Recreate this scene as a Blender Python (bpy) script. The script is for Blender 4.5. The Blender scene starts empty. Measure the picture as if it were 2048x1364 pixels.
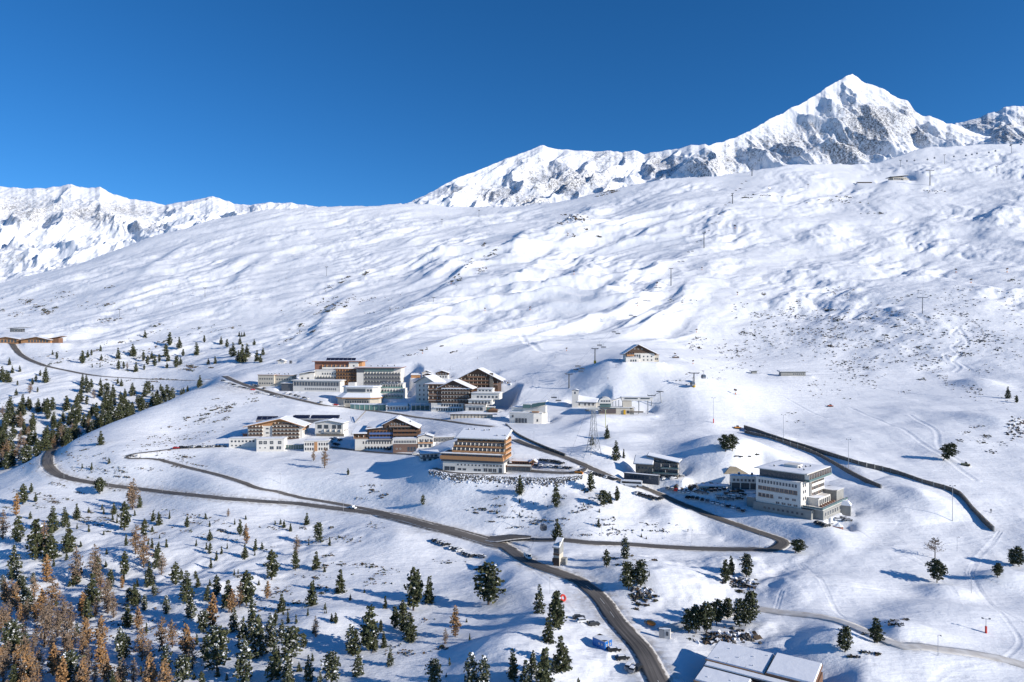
import bpy, bmesh, math, random
import numpy as np
from mathutils import Vector, Matrix

# ------------------------------------------------------------------ camera, sky, sun, exposure
W, H, F, HOR, Z0 = 2048.0, 1364.0, 1365.3, 682.0, 130.0
sc = bpy.context.scene
cam = bpy.data.cameras.new("camera"); camo = bpy.data.objects.new("camera", cam)
sc.collection.objects.link(camo); sc.camera = camo
camo.location = (0, 0, Z0); camo.rotation_euler = (math.radians(90), 0, 0)
cam.sensor_width = 36.0; cam.lens = 24.0; cam.clip_start = 1.0; cam.clip_end = 30000
SUN_EL, SUN_A = math.radians(21.5), math.radians(24)
sdir = Vector((math.cos(SUN_EL)*math.cos(SUN_A), -math.cos(SUN_EL)*math.sin(SUN_A), math.sin(SUN_EL)))
wd = bpy.data.worlds.new("World"); sc.world = wd; wd.use_nodes = True
nt = wd.node_tree; nt.nodes.clear()
sky = nt.nodes.new("ShaderNodeTexSky"); sky.sky_type = 'NISHITA'; sky.sun_disc = False
sky.sun_elevation = SUN_EL; sky.sun_rotation = math.radians(90) + SUN_A
sky.altitude = 2600; sky.air_density = 1.0; sky.dust_density = 0.1; sky.ozone_density = 6.0
bg = nt.nodes.new("ShaderNodeBackground"); bg.inputs[1].default_value = 0.125
wo = nt.nodes.new("ShaderNodeOutputWorld")
hs = nt.nodes.new("ShaderNodeHueSaturation"); hs.inputs['Saturation'].default_value = 1.16
nt.links.new(sky.outputs[0], hs.inputs['Color']); nt.links.new(hs.outputs[0], bg.inputs[0]); nt.links.new(bg.outputs[0], wo.inputs[0])
sl = bpy.data.lights.new("sun", 'SUN'); sl.energy = 4.9; sl.angle = math.radians(0.5); sl.color = (1.0, 0.94, 0.86)
so = bpy.data.objects.new("sun", sl); sc.collection.objects.link(so)
so.rotation_euler = sdir.to_track_quat('Z', 'Y').to_euler()
sc.view_settings.view_transform = 'Standard'; sc.view_settings.look = 'None'
sc.view_settings.gamma = 1.0; sc.view_settings.exposure = 0.13
sc.cycles.max_bounces = 4; sc.cycles.diffuse_bounces = 2

# ------------------------------------------------------------------ noise
_r = np.random.RandomState(7)
_P = _r.permutation(4096)
_G = _r.rand(4096)*2*np.pi
_GX, _GY = np.cos(_G), np.sin(_G)
def perlin(x, y, seed=0):
    x = x + seed*17.31; y = y + seed*9.77
    xi = np.floor(x).astype(np.int64); yi = np.floor(y).astype(np.int64)
    xf = x-xi; yf = y-yi
    u = xf*xf*xf*(xf*(xf*6-15)+10); v = yf*yf*yf*(yf*(yf*6-15)+10)
    def g(a, b, fx, fy):
        h = _P[(_P[a & 4095] + b) & 4095]
        return _GX[h]*fx + _GY[h]*fy
    n00 = g(xi, yi, xf, yf); n10 = g(xi+1, yi, xf-1, yf)
    n01 = g(xi, yi+1, xf, yf-1); n11 = g(xi+1, yi+1, xf-1, yf-1)
    return 1.5*((n00*(1-u)+n10*u)*(1-v) + (n01*(1-u)+n11*u)*v)
def fbm(x, y, o=4, seed=0, gain=.5):
    s = 0; a = 1
    for i in range(o):
        s = s + a*perlin(x, y, seed+i*3); x = x*2.03; y = y*2.03; a *= gain
    return s
def ridged(x, y, o=5, seed=0, gain=.5):
    s = 0; a = 1; w = 1.0
    for i in range(o):
        n = (1-np.abs(perlin(x, y, seed+i*3)))**2
        s = s + a*n*w; w = np.clip(n*1.4, 0, 1); x = x*2.07; y = y*2.07; a *= gain
    return s
def smooth(e0, e1, x):
    t = np.clip((x-e0)/(e1-e0), 0, 1); return t*t*(3-2*t)
def interp(px, pts):
    return np.interp(px, [p[0] for p in pts], [p[1] for p in pts])

# ------------------------------------------------------------------ terrain control points: bearing, depression, distance
CP = [
 # main road and its surroundings
 (1300,1364,205),(1180,1220,262),(1058,1118,310),(900,1060,358),(760,1030,385),(600,1012,402),(300,985,432),(200,975,444),
 (100,950,465),(78,925,492),(100,905,515),(185,862,560),
 (1000,1070,350),(1250,1095,330),(1500,1100,322),(1575,1085,326),(1500,1050,352),(1400,1020,372),(1330,1000,382),
 (1265,968,395),(1160,930,408),(1080,893,440),(1030,872,470),(980,845,515),
 (870,835,560),(760,825,590),(650,800,625),(500,770,680),(450,757,715),
 (600,985,415),(450,945,440),(255,912,476),(450,893,500),
 # left ridge and the wooded gully behind it
 (300,815,610),(240,840,580),(380,782,660),(440,760,712),(350,870,545),(450,830,580),(560,830,570),(350,950,452),
 (300,824,680),(240,852,650),(380,792,715),(300,800,745),(200,860,650),(150,880,640),(50,930,580),(-50,960,560),(0,870,660),(0,790,760),
 (150,800,735),(300,757,830),(200,745,845),(60,712,930),(20,690,990),(-80,690,980),(400,762,770),(60,682,1010),
 (200,690,1000),(400,690,980),(480,720,870),(550,700,900),(620,700,860),
 # big slope left
 (0,650,1180),(200,630,1200),(400,610,1200),(0,600,1450),(200,560,1500),(400,520,1600),(600,480,1700),(600,560,1350),(600,640,1050),
 (800,690,780),(800,620,1020),(800,520,1450),(800,450,1850),(1000,640,900),(1000,560,1180),(1000,480,1550),
 # village terraces
 (550,900,492),(470,900,492),(650,900,490),(760,902,470),(830,905,455),(620,872,520),(900,942,402),(1000,942,400),(1080,945,398),(860,915,430),
 (700,818,612),(800,826,588),(590,785,660),(650,745,720),(800,748,690),(900,828,560),(1000,828,555),(930,770,650),(1000,770,640),(900,858,505),(1000,850,520),
 (1050,857,495),(1150,815,560),(1220,828,535),(1300,822,545),(1120,850,505),(1190,890,455),(1230,930,410),
 (1285,727,630),(1230,735,610),(1350,735,620),(1190,722,680),(1100,740,650),(1050,780,600),(1140,775,600),(1390,773,570),(1280,775,580),(1285,705,690),
 # slope below the village
 (800,960,415),(700,950,430),(620,945,440),(900,985,388),(1000,1000,375),(1100,1010,368),(1200,1010,362),(1300,1050,352),
 (1450,1070,345),(1310,960,403),(1400,985,388),(1480,1010,370),(1580,1045,350),(1690,1030,357),(1400,900,430),(1460,900,428),(1500,930,405),
 # foreground
 (0,1000,430),(0,1150,335),(0,1364,238),(-250,1364,240),(300,1040,385),(300,1100,345),(300,1364,228),(600,1040,382),(600,1120,325),(600,1364,216),
 (800,1080,345),(800,1130,315),(900,1120,325),(900,1180,286),(800,1364,210),(1000,1140,303),(1000,1200,272),(1040,1364,198),(1120,1250,245),(1150,1364,203),
 (150,1000,425),(0,1080,375),
 (1250,1140,298),(1250,1200,268),(1400,1130,308),(1400,1180,280),(1330,1260,240),(1500,1225,258),(1500,1160,290),(1600,1364,196),(1740,1364,200),
 (1700,1100,315),(1870,1160,290),(2048,1130,304),(2000,1280,240),(1700,1280,236),(1850,1230,260),(2048,1364,205),(2300,1300,225),
 # ski run on the right
 (1990,1060,340),(1985,1000,372),(1880,1000,372),(1750,960,398),(1600,900,450),(1475,855,505),(1800,850,510),(2048,900,450),(2300,900,450),
 (1600,800,600),(1585,752,680),(1427,845,505),(1700,720,760),(2000,790,610),(2048,820,560),(2300,800,600),(1900,730,730),
 (1500,750,680),(1450,700,800),(1400,650,880),
 (1845,628,870),(1600,620,980),(1340,572,1060),(1200,640,900),(1408,497,1360),(1465,406,1750),(1700,560,1120),(2048,600,940),(2300,600,940),
 (1900,500,1350),(1700,460,1520),(1700,375,1950),(2048,400,1700),(2300,420,1600),(1200,500,1400),(1250,430,1750),(1550,500,1350),
]
CP += [(px, 682+112*F/95, 95) for px in (-250, 400, 1024, 1650, 2300)] + [(px, 682+109*F/150, 150) for px in (-250, 400, 1024, 1650, 2300)]
# the skyline of this slope: bearing -> (depression, distance)
RIDGE = [(-400,585,1650),(0,563,1700),(180,520,1800),(310,470,1900),(440,435,2000),(540,417,2050),(640,414,2100),(820,407,2150),(940,412,2150),
         (1022,414,2100),(1113,405,2080),(1234,376,2100),(1310,361,2130),(1400,354,2150),(1487,347,2150),(1580,328,2200),(1748,326,2250),
         (1853,294,2350),(2048,286,2400),(2400,290,2400)]
cpa = np.array(CP + [(r[0], r[1], r[2]) for r in RIDGE], float)
cu = (cpa[:,0]-1024)/F*1.3; cs = np.log(cpa[:,2])
cz = cpa[:,1]
# bend: interpolate the ground slope seen from the centre line
def tps(r2): return 0.5*r2*np.log(r2+1e-9)
n = len(cu)
K = tps((cu[:,None]-cu[None])**2+(cs[:,None]-cs[None])**2) + np.eye(n)*2e-4
Pm = np.c_[np.ones(n), cu, cs]
A = np.zeros((n+3, n+3)); A[:n,:n] = K; A[:n,n:] = Pm; A[n:,:n] = Pm.T
sol = np.linalg.solve(A, np.r_[cz, 0, 0, 0])
PX = np.arange(-300, 2349, 2.0)
NR = 1300
_s = np.linspace(math.log(95), math.log(3000), 4000)
_d = np.interp(np.exp(_s), [95, 170, 250, 330, 560, 700, 1100, 2400, 3000], [.35, .7, 1.6, 2.6, 2.6, 1.6, .9, .9, .25])
_c = np.cumsum(_d); _c = (_c-_c[0])/(_c[-1]-_c[0])
S = np.interp(np.linspace(0, 1, NR), _c, _s)     # rows are closest together round the village
YR = np.exp(S)
def rbf_grid():
    out = np.zeros((NR, len(PX)))
    gu = (PX-1024)/F*1.3
    for j0 in range(0, NR, 60):
        s = S[j0:j0+60]
        acc = sol[n] + sol[n+1]*gu[None,:] + sol[n+2]*s[:,None]
        for i in range(n):
            acc = acc + sol[i]*tps((gu[None,:]-cu[i])**2 + (s[:,None]-cs[i])**2)
        out[j0:j0+60] = acc
    return out
PYb = rbf_grid()
XX = ((PX[None,:]-1024)/F)*YR[:,None]; YY = YR[:,None]*np.ones_like(XX)
PXg = np.ones_like(YY)*PX[None,:]
# nothing rises above the ridge; past it the ground falls away
rp = [(r[0], r[1]) for r in RIDGE]; ry = [(r[0], r[2]) for r in RIDGE]
Sk = interp(PX, rp) + 4.0*fbm(PX/75., PX*0, 5, 5, .55)
Yr = interp(PX, ry)
PYb = np.where(YR[:,None] > Yr[None,:]*.6, np.maximum(PYb, Sk[None,:]+0*YY), PYb)
ZG = Z0-(PYb-HOR)*YY/F
zr = Z0-(Sk-HOR)*Yr/F
back = YY > Yr[None,:]
ZG = np.where(back, zr[None,:]-0.22*(YY-Yr[None,:]), ZG)

# ---- undulations: drifts and gullies, stronger on the open mountainside
ca, sa = math.cos(math.radians(35)), math.sin(math.radians(35))
AX = XX*ca+YY*sa; AY = -XX*sa+YY*ca                 # AX runs along the gullies
far = smooth(620, 1000, YY)
mid = smooth(1.0, 0.0, far)
edge = 1-smooth(0.93, 1.0, YY/Yr[None,:])*0.7
warp = 62*fbm(XX/300., YY/260., 2, 3)
gul = smooth(700, 950, PXg)*smooth(1500, 1250, PXg)*smooth(700, 900, YY)*smooth(1900, 1500, YY)
var = smooth(-.5, .6, fbm(XX/170., YY/230., 3, 15))
nz = far*edge*(8.0*fbm(AX/420., (AY+warp)/150., 2, 11) + (1.0+3.4*var)*fbm(AX/125., (AY+warp)/50., 3, 21) + (.3+1.6*var)*fbm(AX/60., AY/22., 3, 31) - (.8+1.7*var)*(ridged(AX/110.+.3*perlin(XX/50., YY/50., 7), (AY+warp)/46., 4, 35, .55)-.9))
nz += gul*20*(ridged(AX/520., (AY+warp)/120., 3, 41)-.9)
rgt = smooth(1500, 1700, PXg)
nz += (1-far)*(.25+.75*var)*(1.3*fbm(XX/52., YY/60., 3, 51) + rgt*1.6*fbm(XX/70., YY/45., 2, 55))
nz += far*edge*((.8+1.6*var)*fbm(XX/75., YY/75., 5, 131, .55) + 1.3*fbm(XX/120., YY/60., 4, 141, .6))
fg = smooth(415, 340, YY)*(1-.65*rgt)
nz += fg*(.2+.8*var)*(1.7*fbm(AX/34., AY/20., 3, 61) + .30*fbm(XX/6., YY/7., 2, 71))
nz += smooth(420, 380, YY)*1.8*smooth(640, 1150, PXg)*smooth(1250, 1000, PXg)*(ridged(XX/60., YY/60., 2, 65)-.8)
ZG = ZG + nz
# ------------------------------------------------------------------ picture bearing/depression -> ground position
C = sc.collection
def pygrid(): return HOR-(ZG-Z0)*F/YY
PYf = pygrid()
ROWI = np.arange(NR, dtype=float)
def hit(px, py):
    """first ground point seen along a bearing"""
    c = (px+300)/2.0; i = int(np.clip(c, 0, len(PX)-2)); f = c-i
    col = PYf[:, i]*(1-f)+PYf[:, i+1]*f
    k = int(np.argmax(col <= py))
    if k == 0: y = YR[0] if col[0] <= py else YR[-1]
    else:
        t = (col[k-1]-py)/max(1e-6, col[k-1]-col[k]); y = math.exp(S[k-1]+(S[k]-S[k-1])*t)
    return (px-1024)/F*y, y, Z0-(py-HOR)*y/F
def gz(x, y):
    px = x/y*F+1024; c = np.clip((px+300)/2.0, 0, len(PX)-1.001); r = min(max(float(np.interp(math.log(y), S, ROWI)), 0), NR-1.001)
    i = int(c); j = int(r); a = c-i; b = r-j
    return float((ZG[j,i]*(1-a)+ZG[j,i+1]*a)*(1-b)+(ZG[j+1,i]*(1-a)+ZG[j+1,i+1]*a)*b)
def catmull(P, step=3.0):
    P = [np.array(p, float) for p in P]; out = []
    Q = [2*P[0]-P[1]]+P+[2*P[-1]-P[-2]]
    for i in range(1, len(Q)-2):
        m = max(2, int(np.linalg.norm((Q[i+1]-Q[i])[:2])/step))
        for k in range(m):
            t = k/m
            out.append(.5*((2*Q[i])+(Q[i+1]-Q[i-1])*t+(2*Q[i-1]-5*Q[i]+4*Q[i+1]-Q[i+2])*t*t+(3*Q[i]-Q[i-1]-3*Q[i+1]+Q[i+2])*t**3))
    out.append(P[-1]); return np.array(out)
def box_rows(x0, x1, y0, y1):
    j0 = max(0, int(np.searchsorted(YR, max(y0, 96)))-1); j1 = min(NR, int(np.searchsorted(YR, y1))+1)
    return j0, j1
def dist_poly(L, R, more=False):
    """for grid cells within R of the polyline: (rows, cols) window, distance, height of the line there"""
    x0, y0 = L[:,0].min()-R, L[:,1].min()-R; x1, y1 = L[:,0].max()+R, L[:,1].max()+R
    D = np.full(ZG.shape, 1e9, np.float32); Zl = np.zeros(ZG.shape, np.float32)
    if more: Tn = np.zeros(ZG.shape, np.float32); Sd = np.zeros(ZG.shape, np.float32)
    ns = len(L)-1
    for kk, (a, b) in enumerate(zip(L[:-1], L[1:])):
        j0, j1 = box_rows(0, 0, min(a[1], b[1])-R, max(a[1], b[1])+R)
        pxs = [(x/y*F+1024) for x in (min(a[0], b[0])-R, max(a[0], b[0])+R) for y in (max(50, min(a[1], b[1])-R), max(a[1], b[1])+R)]
        i0 = max(0, int((min(pxs)+300)/2)); i1 = min(len(PX), int((max(pxs)+300)/2)+2)
        if i1 <= i0 or j1 <= j0: continue
        x = XX[j0:j1, i0:i1]; y = YY[j0:j1, i0:i1]
        d = b[:2]-a[:2]; l2 = max(1e-6, float(d@d))
        t = np.clip(((x-a[0])*d[0]+(y-a[1])*d[1])/l2, 0, 1)
        dd = np.hypot(x-a[0]-t*d[0], y-a[1]-t*d[1])
        w = D[j0:j1, i0:i1]; m = dd < w
        w[m] = dd[m]; Zl[j0:j1, i0:i1][m] = (a[2]+(b[2]-a[2])*t)[m]
        if more:
            Tn[j0:j1, i0:i1][m] = ((kk+t)/ns)[m]; Sd[j0:j1, i0:i1][m] = np.sign(d[0]*(y-a[1])-d[1]*(x-a[0]))[m]
    if more: return D, Zl, Tn, Sd
    return D, Zl
def pix_line(pts, smoothn=9, step=3.0):
    P = [hit(*p) for p in pts]
    L = catmull(P, step)
    z = L[:,2].copy()
    for _ in range(smoothn):
        z[1:-1] = (z[:-2]+2*z[1:-1]+z[2:])/4
    L[:,2] = z; return L
def carve_road(L, hw, bank=.7, blend=7.0):
    global ZG
    D, Zl = dist_poly(L, hw+blend+2)
    m = D < hw+blend
    w = 1-smooth(hw+.8, hw+blend, D)
    b = .6*bank*np.exp(-((D-hw-2.8)/1.9)**2)*(.75+.5*fbm(XX/9., YY/9., 2, 77)) if bank else 0
    t = Zl-.16+b
    ZG = np.where(m, ZG*(1-w)+t*w, ZG)
def pad(poly, z, blend=5.0, mask=False):
    """level the ground under a convex footprint (list of x,y)"""
    global ZG
    P = np.array(poly); c = P.mean(0)
    R = np.hypot(*(P-c).T).max()+blend
    j0, j1 = box_rows(0, 0, c[1]-R, c[1]+R)
    pxs = [(x/y*F+1024) for x in (c[0]-R, c[0]+R) for y in (c[1]-R, c[1]+R)]
    i0 = max(0, int((min(pxs)+300)/2)); i1 = min(len(PX), int((max(pxs)+300)/2)+2)
    x = XX[j0:j1, i0:i1]; y = YY[j0:j1, i0:i1]
    d = np.full(x.shape, -1e9)
    area = sum(P[k][0]*P[(k+1)%len(P)][1]-P[(k+1)%len(P)][0]*P[k][1] for k in range(len(P)))
    sg = 1 if area > 0 else -1
    for k in range(len(P)):
        a, b = P[k], P[(k+1)%len(P)]; e = b-a; L = np.hypot(*e)+1e-9
        d = np.maximum(d, sg*((x-a[0])*e[1]-(y-a[1])*e[0])/L)
    if mask:
        m = np.zeros(ZG.shape, bool); m[j0:j1, i0:i1] = d < .8; return m
    w = 1-smooth(.5, blend, d)
    ZG[j0:j1, i0:i1] = ZG[j0:j1, i0:i1]*(1-w)+z*w
def carve_track(pts, hw=.5, depth=.35):
    global ZG
    L = pix_line(pts, 2, 2.0); D, _ = dist_poly(L, hw*3+1)
    ZG = ZG-depth*np.exp(-(D/hw)**2)+.45*depth*np.exp(-((D-1.9*hw)/(.6*hw))**2)

# ------------------------------------------------------------------ materials
MATS = {}
def mat(name, col, rough=.7, metal=0, nscale=0, namp=.0, spec=.4, col2=None, bump=0, bscale=4.0, coord='Object'):
    if name in MATS: return MATS[name]
    m = bpy.data.materials.new(name); m.use_nodes = True; t = m.node_tree; b = t.nodes['Principled BSDF']
    b.inputs['Base Color'].default_value = (*col, 1); b.inputs['Roughness'].default_value = rough
    b.inputs['Metallic'].default_value = metal; b.inputs['Specular IOR Level'].default_value = spec
    tc = t.nodes.new('ShaderNodeTexCoord')
    if nscale:
        nz = t.nodes.new('ShaderNodeTexNoise'); nz.inputs['Scale'].default_value = nscale; nz.inputs['Detail'].default_value = 5
        t.links.new(tc.outputs[coord], nz.inputs['Vector'])
        mr = t.nodes.new('ShaderNodeMapRange'); mr.inputs[1].default_value = .3; mr.inputs[2].default_value = .7
        t.links.new(nz.outputs[0], mr.inputs[0])
        mx = t.nodes.new('ShaderNodeMix'); mx.data_type = 'RGBA'
        c2 = col2 or tuple(c*(1-namp) for c in col)
        mx.inputs[6].default_value = (*col, 1); mx.inputs[7].default_value = (*c2, 1)
        t.links.new(mr.outputs[0], mx.inputs[0]); t.links.new(mx.outputs[2], b.inputs['Base Color'])
    if bump:
        n2 = t.nodes.new('ShaderNodeTexNoise'); n2.inputs['Scale'].default_value = bscale; n2.inputs['Detail'].default_value = 6
        bp = t.nodes.new('ShaderNodeBump'); bp.inputs['Strength'].default_value = bump; bp.inputs['Distance'].default_value = 1.0
        t.links.new(tc.outputs[coord], n2.inputs['Vector']); t.links.new(n2.outputs[0], bp.inputs['Height']); t.links.new(bp.outputs[0], b.inputs['Normal'])
    MATS[name] = m; return m
def snow_ground():
    """snow with bare heath / rock showing where the vertex attribute and a fine noise allow it"""
    m = bpy.data.materials.new('snow_ground'); m.use_nodes = True; t = m.node_tree; N = t.nodes; L = t.links; b = N['Principled BSDF']
    geo = N.new('ShaderNodeNewGeometry')
    def noise(scale, det=6, vec=None, rough=.6):
        n = N.new('ShaderNodeTexNoise'); n.inputs['Scale'].default_value = scale; n.inputs['Detail'].default_value = det; n.inputs['Roughness'].default_value = rough
        L.new(vec or geo.outputs['Position'], n.inputs['Vector']); return n.outputs[0]
    def mth(op, a, c, clamp=False):
        n = N.new('ShaderNodeMath'); n.operation = op; n.use_clamp = clamp
        for k, v in enumerate((a, c)):
            if isinstance(v, (int, float)): n.inputs[k].default_value = v
            else: L.new(v, n.inputs[k])
        return n.outputs[0]
    at = N.new('ShaderNodeAttribute'); at.attribute_name = 'bare'
    fine = noise(.55, 4); rockn = noise(.05, 9, rough=.72)
    sep = N.new('ShaderNodeSeparateXYZ'); L.new(geo.outputs['Normal'], sep.inputs[0])
    # heath: near range, small speckle
    thr = mth('SUBTRACT', 1.0, mth('MULTIPLY', at.outputs['Fac'], .5))
    heath = mth('MULTIPLY', mth('SUBTRACT', fine, thr), 14.0, True)
    hue = noise(.9, 3)
    mx = N.new('ShaderNodeMix'); mx.data_type = 'RGBA'; mx.inputs[6].default_value = (.10, .075, .045, 1); mx.inputs[7].default_value = (.22, .18, .13, 1)
    L.new(hue, mx.inputs[0])
    tint = noise(.02, 3)
    sn = N.new('ShaderNodeMix'); sn.data_type = 'RGBA'; sn.inputs[6].default_value = (.84, .85, .87, 1); sn.inputs[7].default_value = (.90, .905, .915, 1)
    L.new(tint, sn.inputs[0])
    m2 = N.new('ShaderNodeMix'); m2.data_type = 'RGBA'; L.new(heath, m2.inputs[0]); L.new(sn.outputs[2], m2.inputs[6]); L.new(mx.outputs[2], m2.inputs[7])
    # dirty, driven-over snow
    at2 = N.new('ShaderNodeAttribute'); at2.attribute_name = 'dirt'
    dn = mth('MULTIPLY', at2.outputs['Fac'], mth('MULTIPLY', mth('SUBTRACT', noise(.35, 6), .38), 4.0, True), True)
    m3 = N.new('ShaderNodeMix'); m3.data_type = 'RGBA'; L.new(dn, m3.inputs[0]); L.new(m2.outputs[2], m3.inputs[6]); m3.inputs[7].default_value = (.36, .32, .27, 1)
    L.new(m3.outputs[2], b.inputs['Base Color'])
    b.inputs['Roughness'].default_value = .65; b.inputs['Specular IOR Level'].default_value = .25
    bp = N.new('ShaderNodeBump'); bp.inputs['Strength'].default_value = .38; bp.inputs['Distance'].default_value = .8
    mp = N.new('ShaderNodeMapping'); mp.inputs['Rotation'].default_value = (0, 0, math.radians(-35)); mp.inputs['Scale'].default_value = (.25, 1, 1); L.new(geo.outputs['Position'], mp.inputs[0])
    L.new(mth('ADD', mth('ADD', noise(.25, 7), mth('MULTIPLY', noise(.10, 8, mp.outputs[0], .68), 5.0)), mth('MULTIPLY', noise(.035, 4), 3.0)), bp.inputs['Height']); L.new(bp.outputs[0], b.inputs['Normal'])
    return m
def mountain_mat():
    m = bpy.data.materials.new('mountain_snow_and_rock'); m.use_nodes = True; t = m.node_tree; N = t.nodes; L = t.links; b = N['Principled BSDF']
    geo = N.new('ShaderNodeNewGeometry')
    def noise(scale, det=8, rough=.65, vec=None):
        n = N.new('ShaderNodeTexNoise'); n.inputs['Scale'].default_value = scale; n.inputs['Detail'].default_value = det; n.inputs['Roughness'].default_value = rough
        L.new(vec or geo.outputs['Position'], n.inputs['Vector']); return n.outputs[0]
    def mth(op, a, c, clamp=False):
        n = N.new('ShaderNodeMath'); n.operation = op; n.use_clamp = clamp
        for k, v in enumerate((a, c)):
            if isinstance(v, (int, float)): n.inputs[k].default_value = v
            else: L.new(v, n.inputs[k])
        return n.outputs[0]
    at = N.new('ShaderNodeAttribute'); at.attribute_name = 'rock'
    st = N.new('ShaderNodeMapping'); st.inputs['Scale'].default_value = (1, 1, .45); L.new(geo.outputs['Position'], st.inputs[0])
    n1 = noise(.055, 10, .9, st.outputs[0]); n2 = noise(.006, 4)
    v = mth('ADD', mth('ADD', n1, mth('MULTIPLY', n2, .22)), mth('MULTIPLY', at.outputs['Fac'], .20))
    f = mth('MULTIPLY', mth('SUBTRACT', v, .705), 9.0, True)
    f = mth('MULTIPLY', f, mth('MULTIPLY', mth('SUBTRACT', noise(.16, 5, .7), .40), 6.0, True))
    rc = N.new('ShaderNodeMix'); rc.data_type = 'RGBA'; rc.inputs[6].default_value = (.07, .072, .08, 1); rc.inputs[7].default_value = (.20, .195, .19, 1)
    L.new(noise(.05, 8), rc.inputs[0])
    mx = N.new('ShaderNodeMix'); mx.data_type = 'RGBA'; L.new(f, mx.inputs[0]); mx.inputs[6].default_value = (.88, .885, .9, 1); L.new(rc.outputs[2], mx.inputs[7])
    L.new(mx.outputs[2], b.inputs['Base Color']); b.inputs['Roughness'].default_value = .8; b.inputs['Specular IOR Level'].default_value = .15
    bp = N.new('ShaderNodeBump'); bp.inputs['Strength'].default_value = .45; bp.inputs['Distance'].default_value = 10
    L.new(noise(.02, 9), bp.inputs['Height']); L.new(bp.outputs[0], b.inputs['Normal'])
    return m
def asphalt(name, c1, c2):
    """lanes worn along the road, slush and snow creeping in from the edges"""
    m = bpy.data.materials.new(name); m.use_nodes = True; t = m.node_tree; N = t.nodes; L = t.links; b = N['Principled BSDF']
    u = N.new('ShaderNodeAttribute'); u.attribute_name = 'across'; v = N.new('ShaderNodeAttribute'); v.attribute_name = 'along'
    cx = N.new('ShaderNodeCombineXYZ'); 
    def mth(op, a, c, clamp=False):
        n = N.new('ShaderNodeMath'); n.operation = op; n.use_clamp = clamp
        for k, q in enumerate((a, c)):
            if isinstance(q, (int, float)): n.inputs[k].default_value = q
            else: L.new(q, n.inputs[k])
        return n.outputs[0]
    L.new(mth('MULTIPLY', u.outputs['Fac'], 5.5), cx.inputs[0]); L.new(mth('MULTIPLY', v.outputs['Fac'], .035), cx.inputs[1])
    def noise(scale, vec, det=6):
        n = N.new('ShaderNodeTexNoise'); n.inputs['Scale'].default_value = scale; n.inputs['Detail'].default_value = det; L.new(vec, n.inputs['Vector']); return n.outputs[0]
    geo = N.new('ShaderNodeNewGeometry')
    f = mth('MULTIPLY', mth('SUBTRACT', mth('ADD', mth('MULTIPLY', noise(1.0, cx.outputs[0]), .7), mth('MULTIPLY', noise(.06, geo.outputs['Position']), .3)), .38), 4.0, True)
    mx = N.new('ShaderNodeMix'); mx.data_type = 'RGBA'; L.new(f, mx.inputs[0]); mx.inputs[6].default_value = (*c1, 1); mx.inputs[7].default_value = (*c2, 1)
    e = mth('MULTIPLY', mth('SUBTRACT', mth('ADD', mth('ABSOLUTE', u.outputs['Fac'], 0), mth('MULTIPLY', noise(.5, geo.outputs['Position']), .55)), 1.08), 7.0, True)
    m2 = N.new('ShaderNodeMix'); m2.data_type = 'RGBA'; L.new(e, m2.inputs[0]); L.new(mx.outputs[2], m2.inputs[6]); m2.inputs[7].default_value = (.60, .58, .56, 1)
    L.new(m2.outputs[2], b.inputs['Base Color']); b.inputs['Roughness'].default_value = .75; b.inputs['Specular IOR Level'].default_value = .3
    return m

def grid_mesh(name, X, Y, Z, material, attrs=None):
    nr, nc = X.shape
    me = bpy.data.meshes.new(name)
    co = np.stack([X, Y, Z], -1).reshape(-1).astype(np.float32)
    idx = np.arange(nr*nc, dtype=np.int32).reshape(nr, nc)
    q = np.stack([idx[:-1,:-1], idx[:-1,1:], idx[1:,1:], idx[1:,:-1]], -1).reshape(-1)
    nf = (nr-1)*(nc-1)
    me.vertices.add(nr*nc); me.vertices.foreach_set('co', co)
    me.loops.add(nf*4); me.loops.foreach_set('vertex_index', q)
    me.polygons.add(nf); me.polygons.foreach_set('loop_start', np.arange(nf, dtype=np.int32)*4)
    try: me.polygons.foreach_set('loop_total', np.full(nf, 4, np.int32))
    except Exception: pass
    me.update(calc_edges=True)
    me.shade_smooth()
    for k, v in (attrs or {}).items():
        a = me.attributes.new(k, 'FLOAT', 'POINT'); a.data.foreach_set('value', v.reshape(-1).astype(np.float32))
    me.materials.append(material)
    o = bpy.data.objects.new(name, me); C.objects.link(o); return o
def struct(o, kind='structure'): o['kind'] = kind; return o

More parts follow.
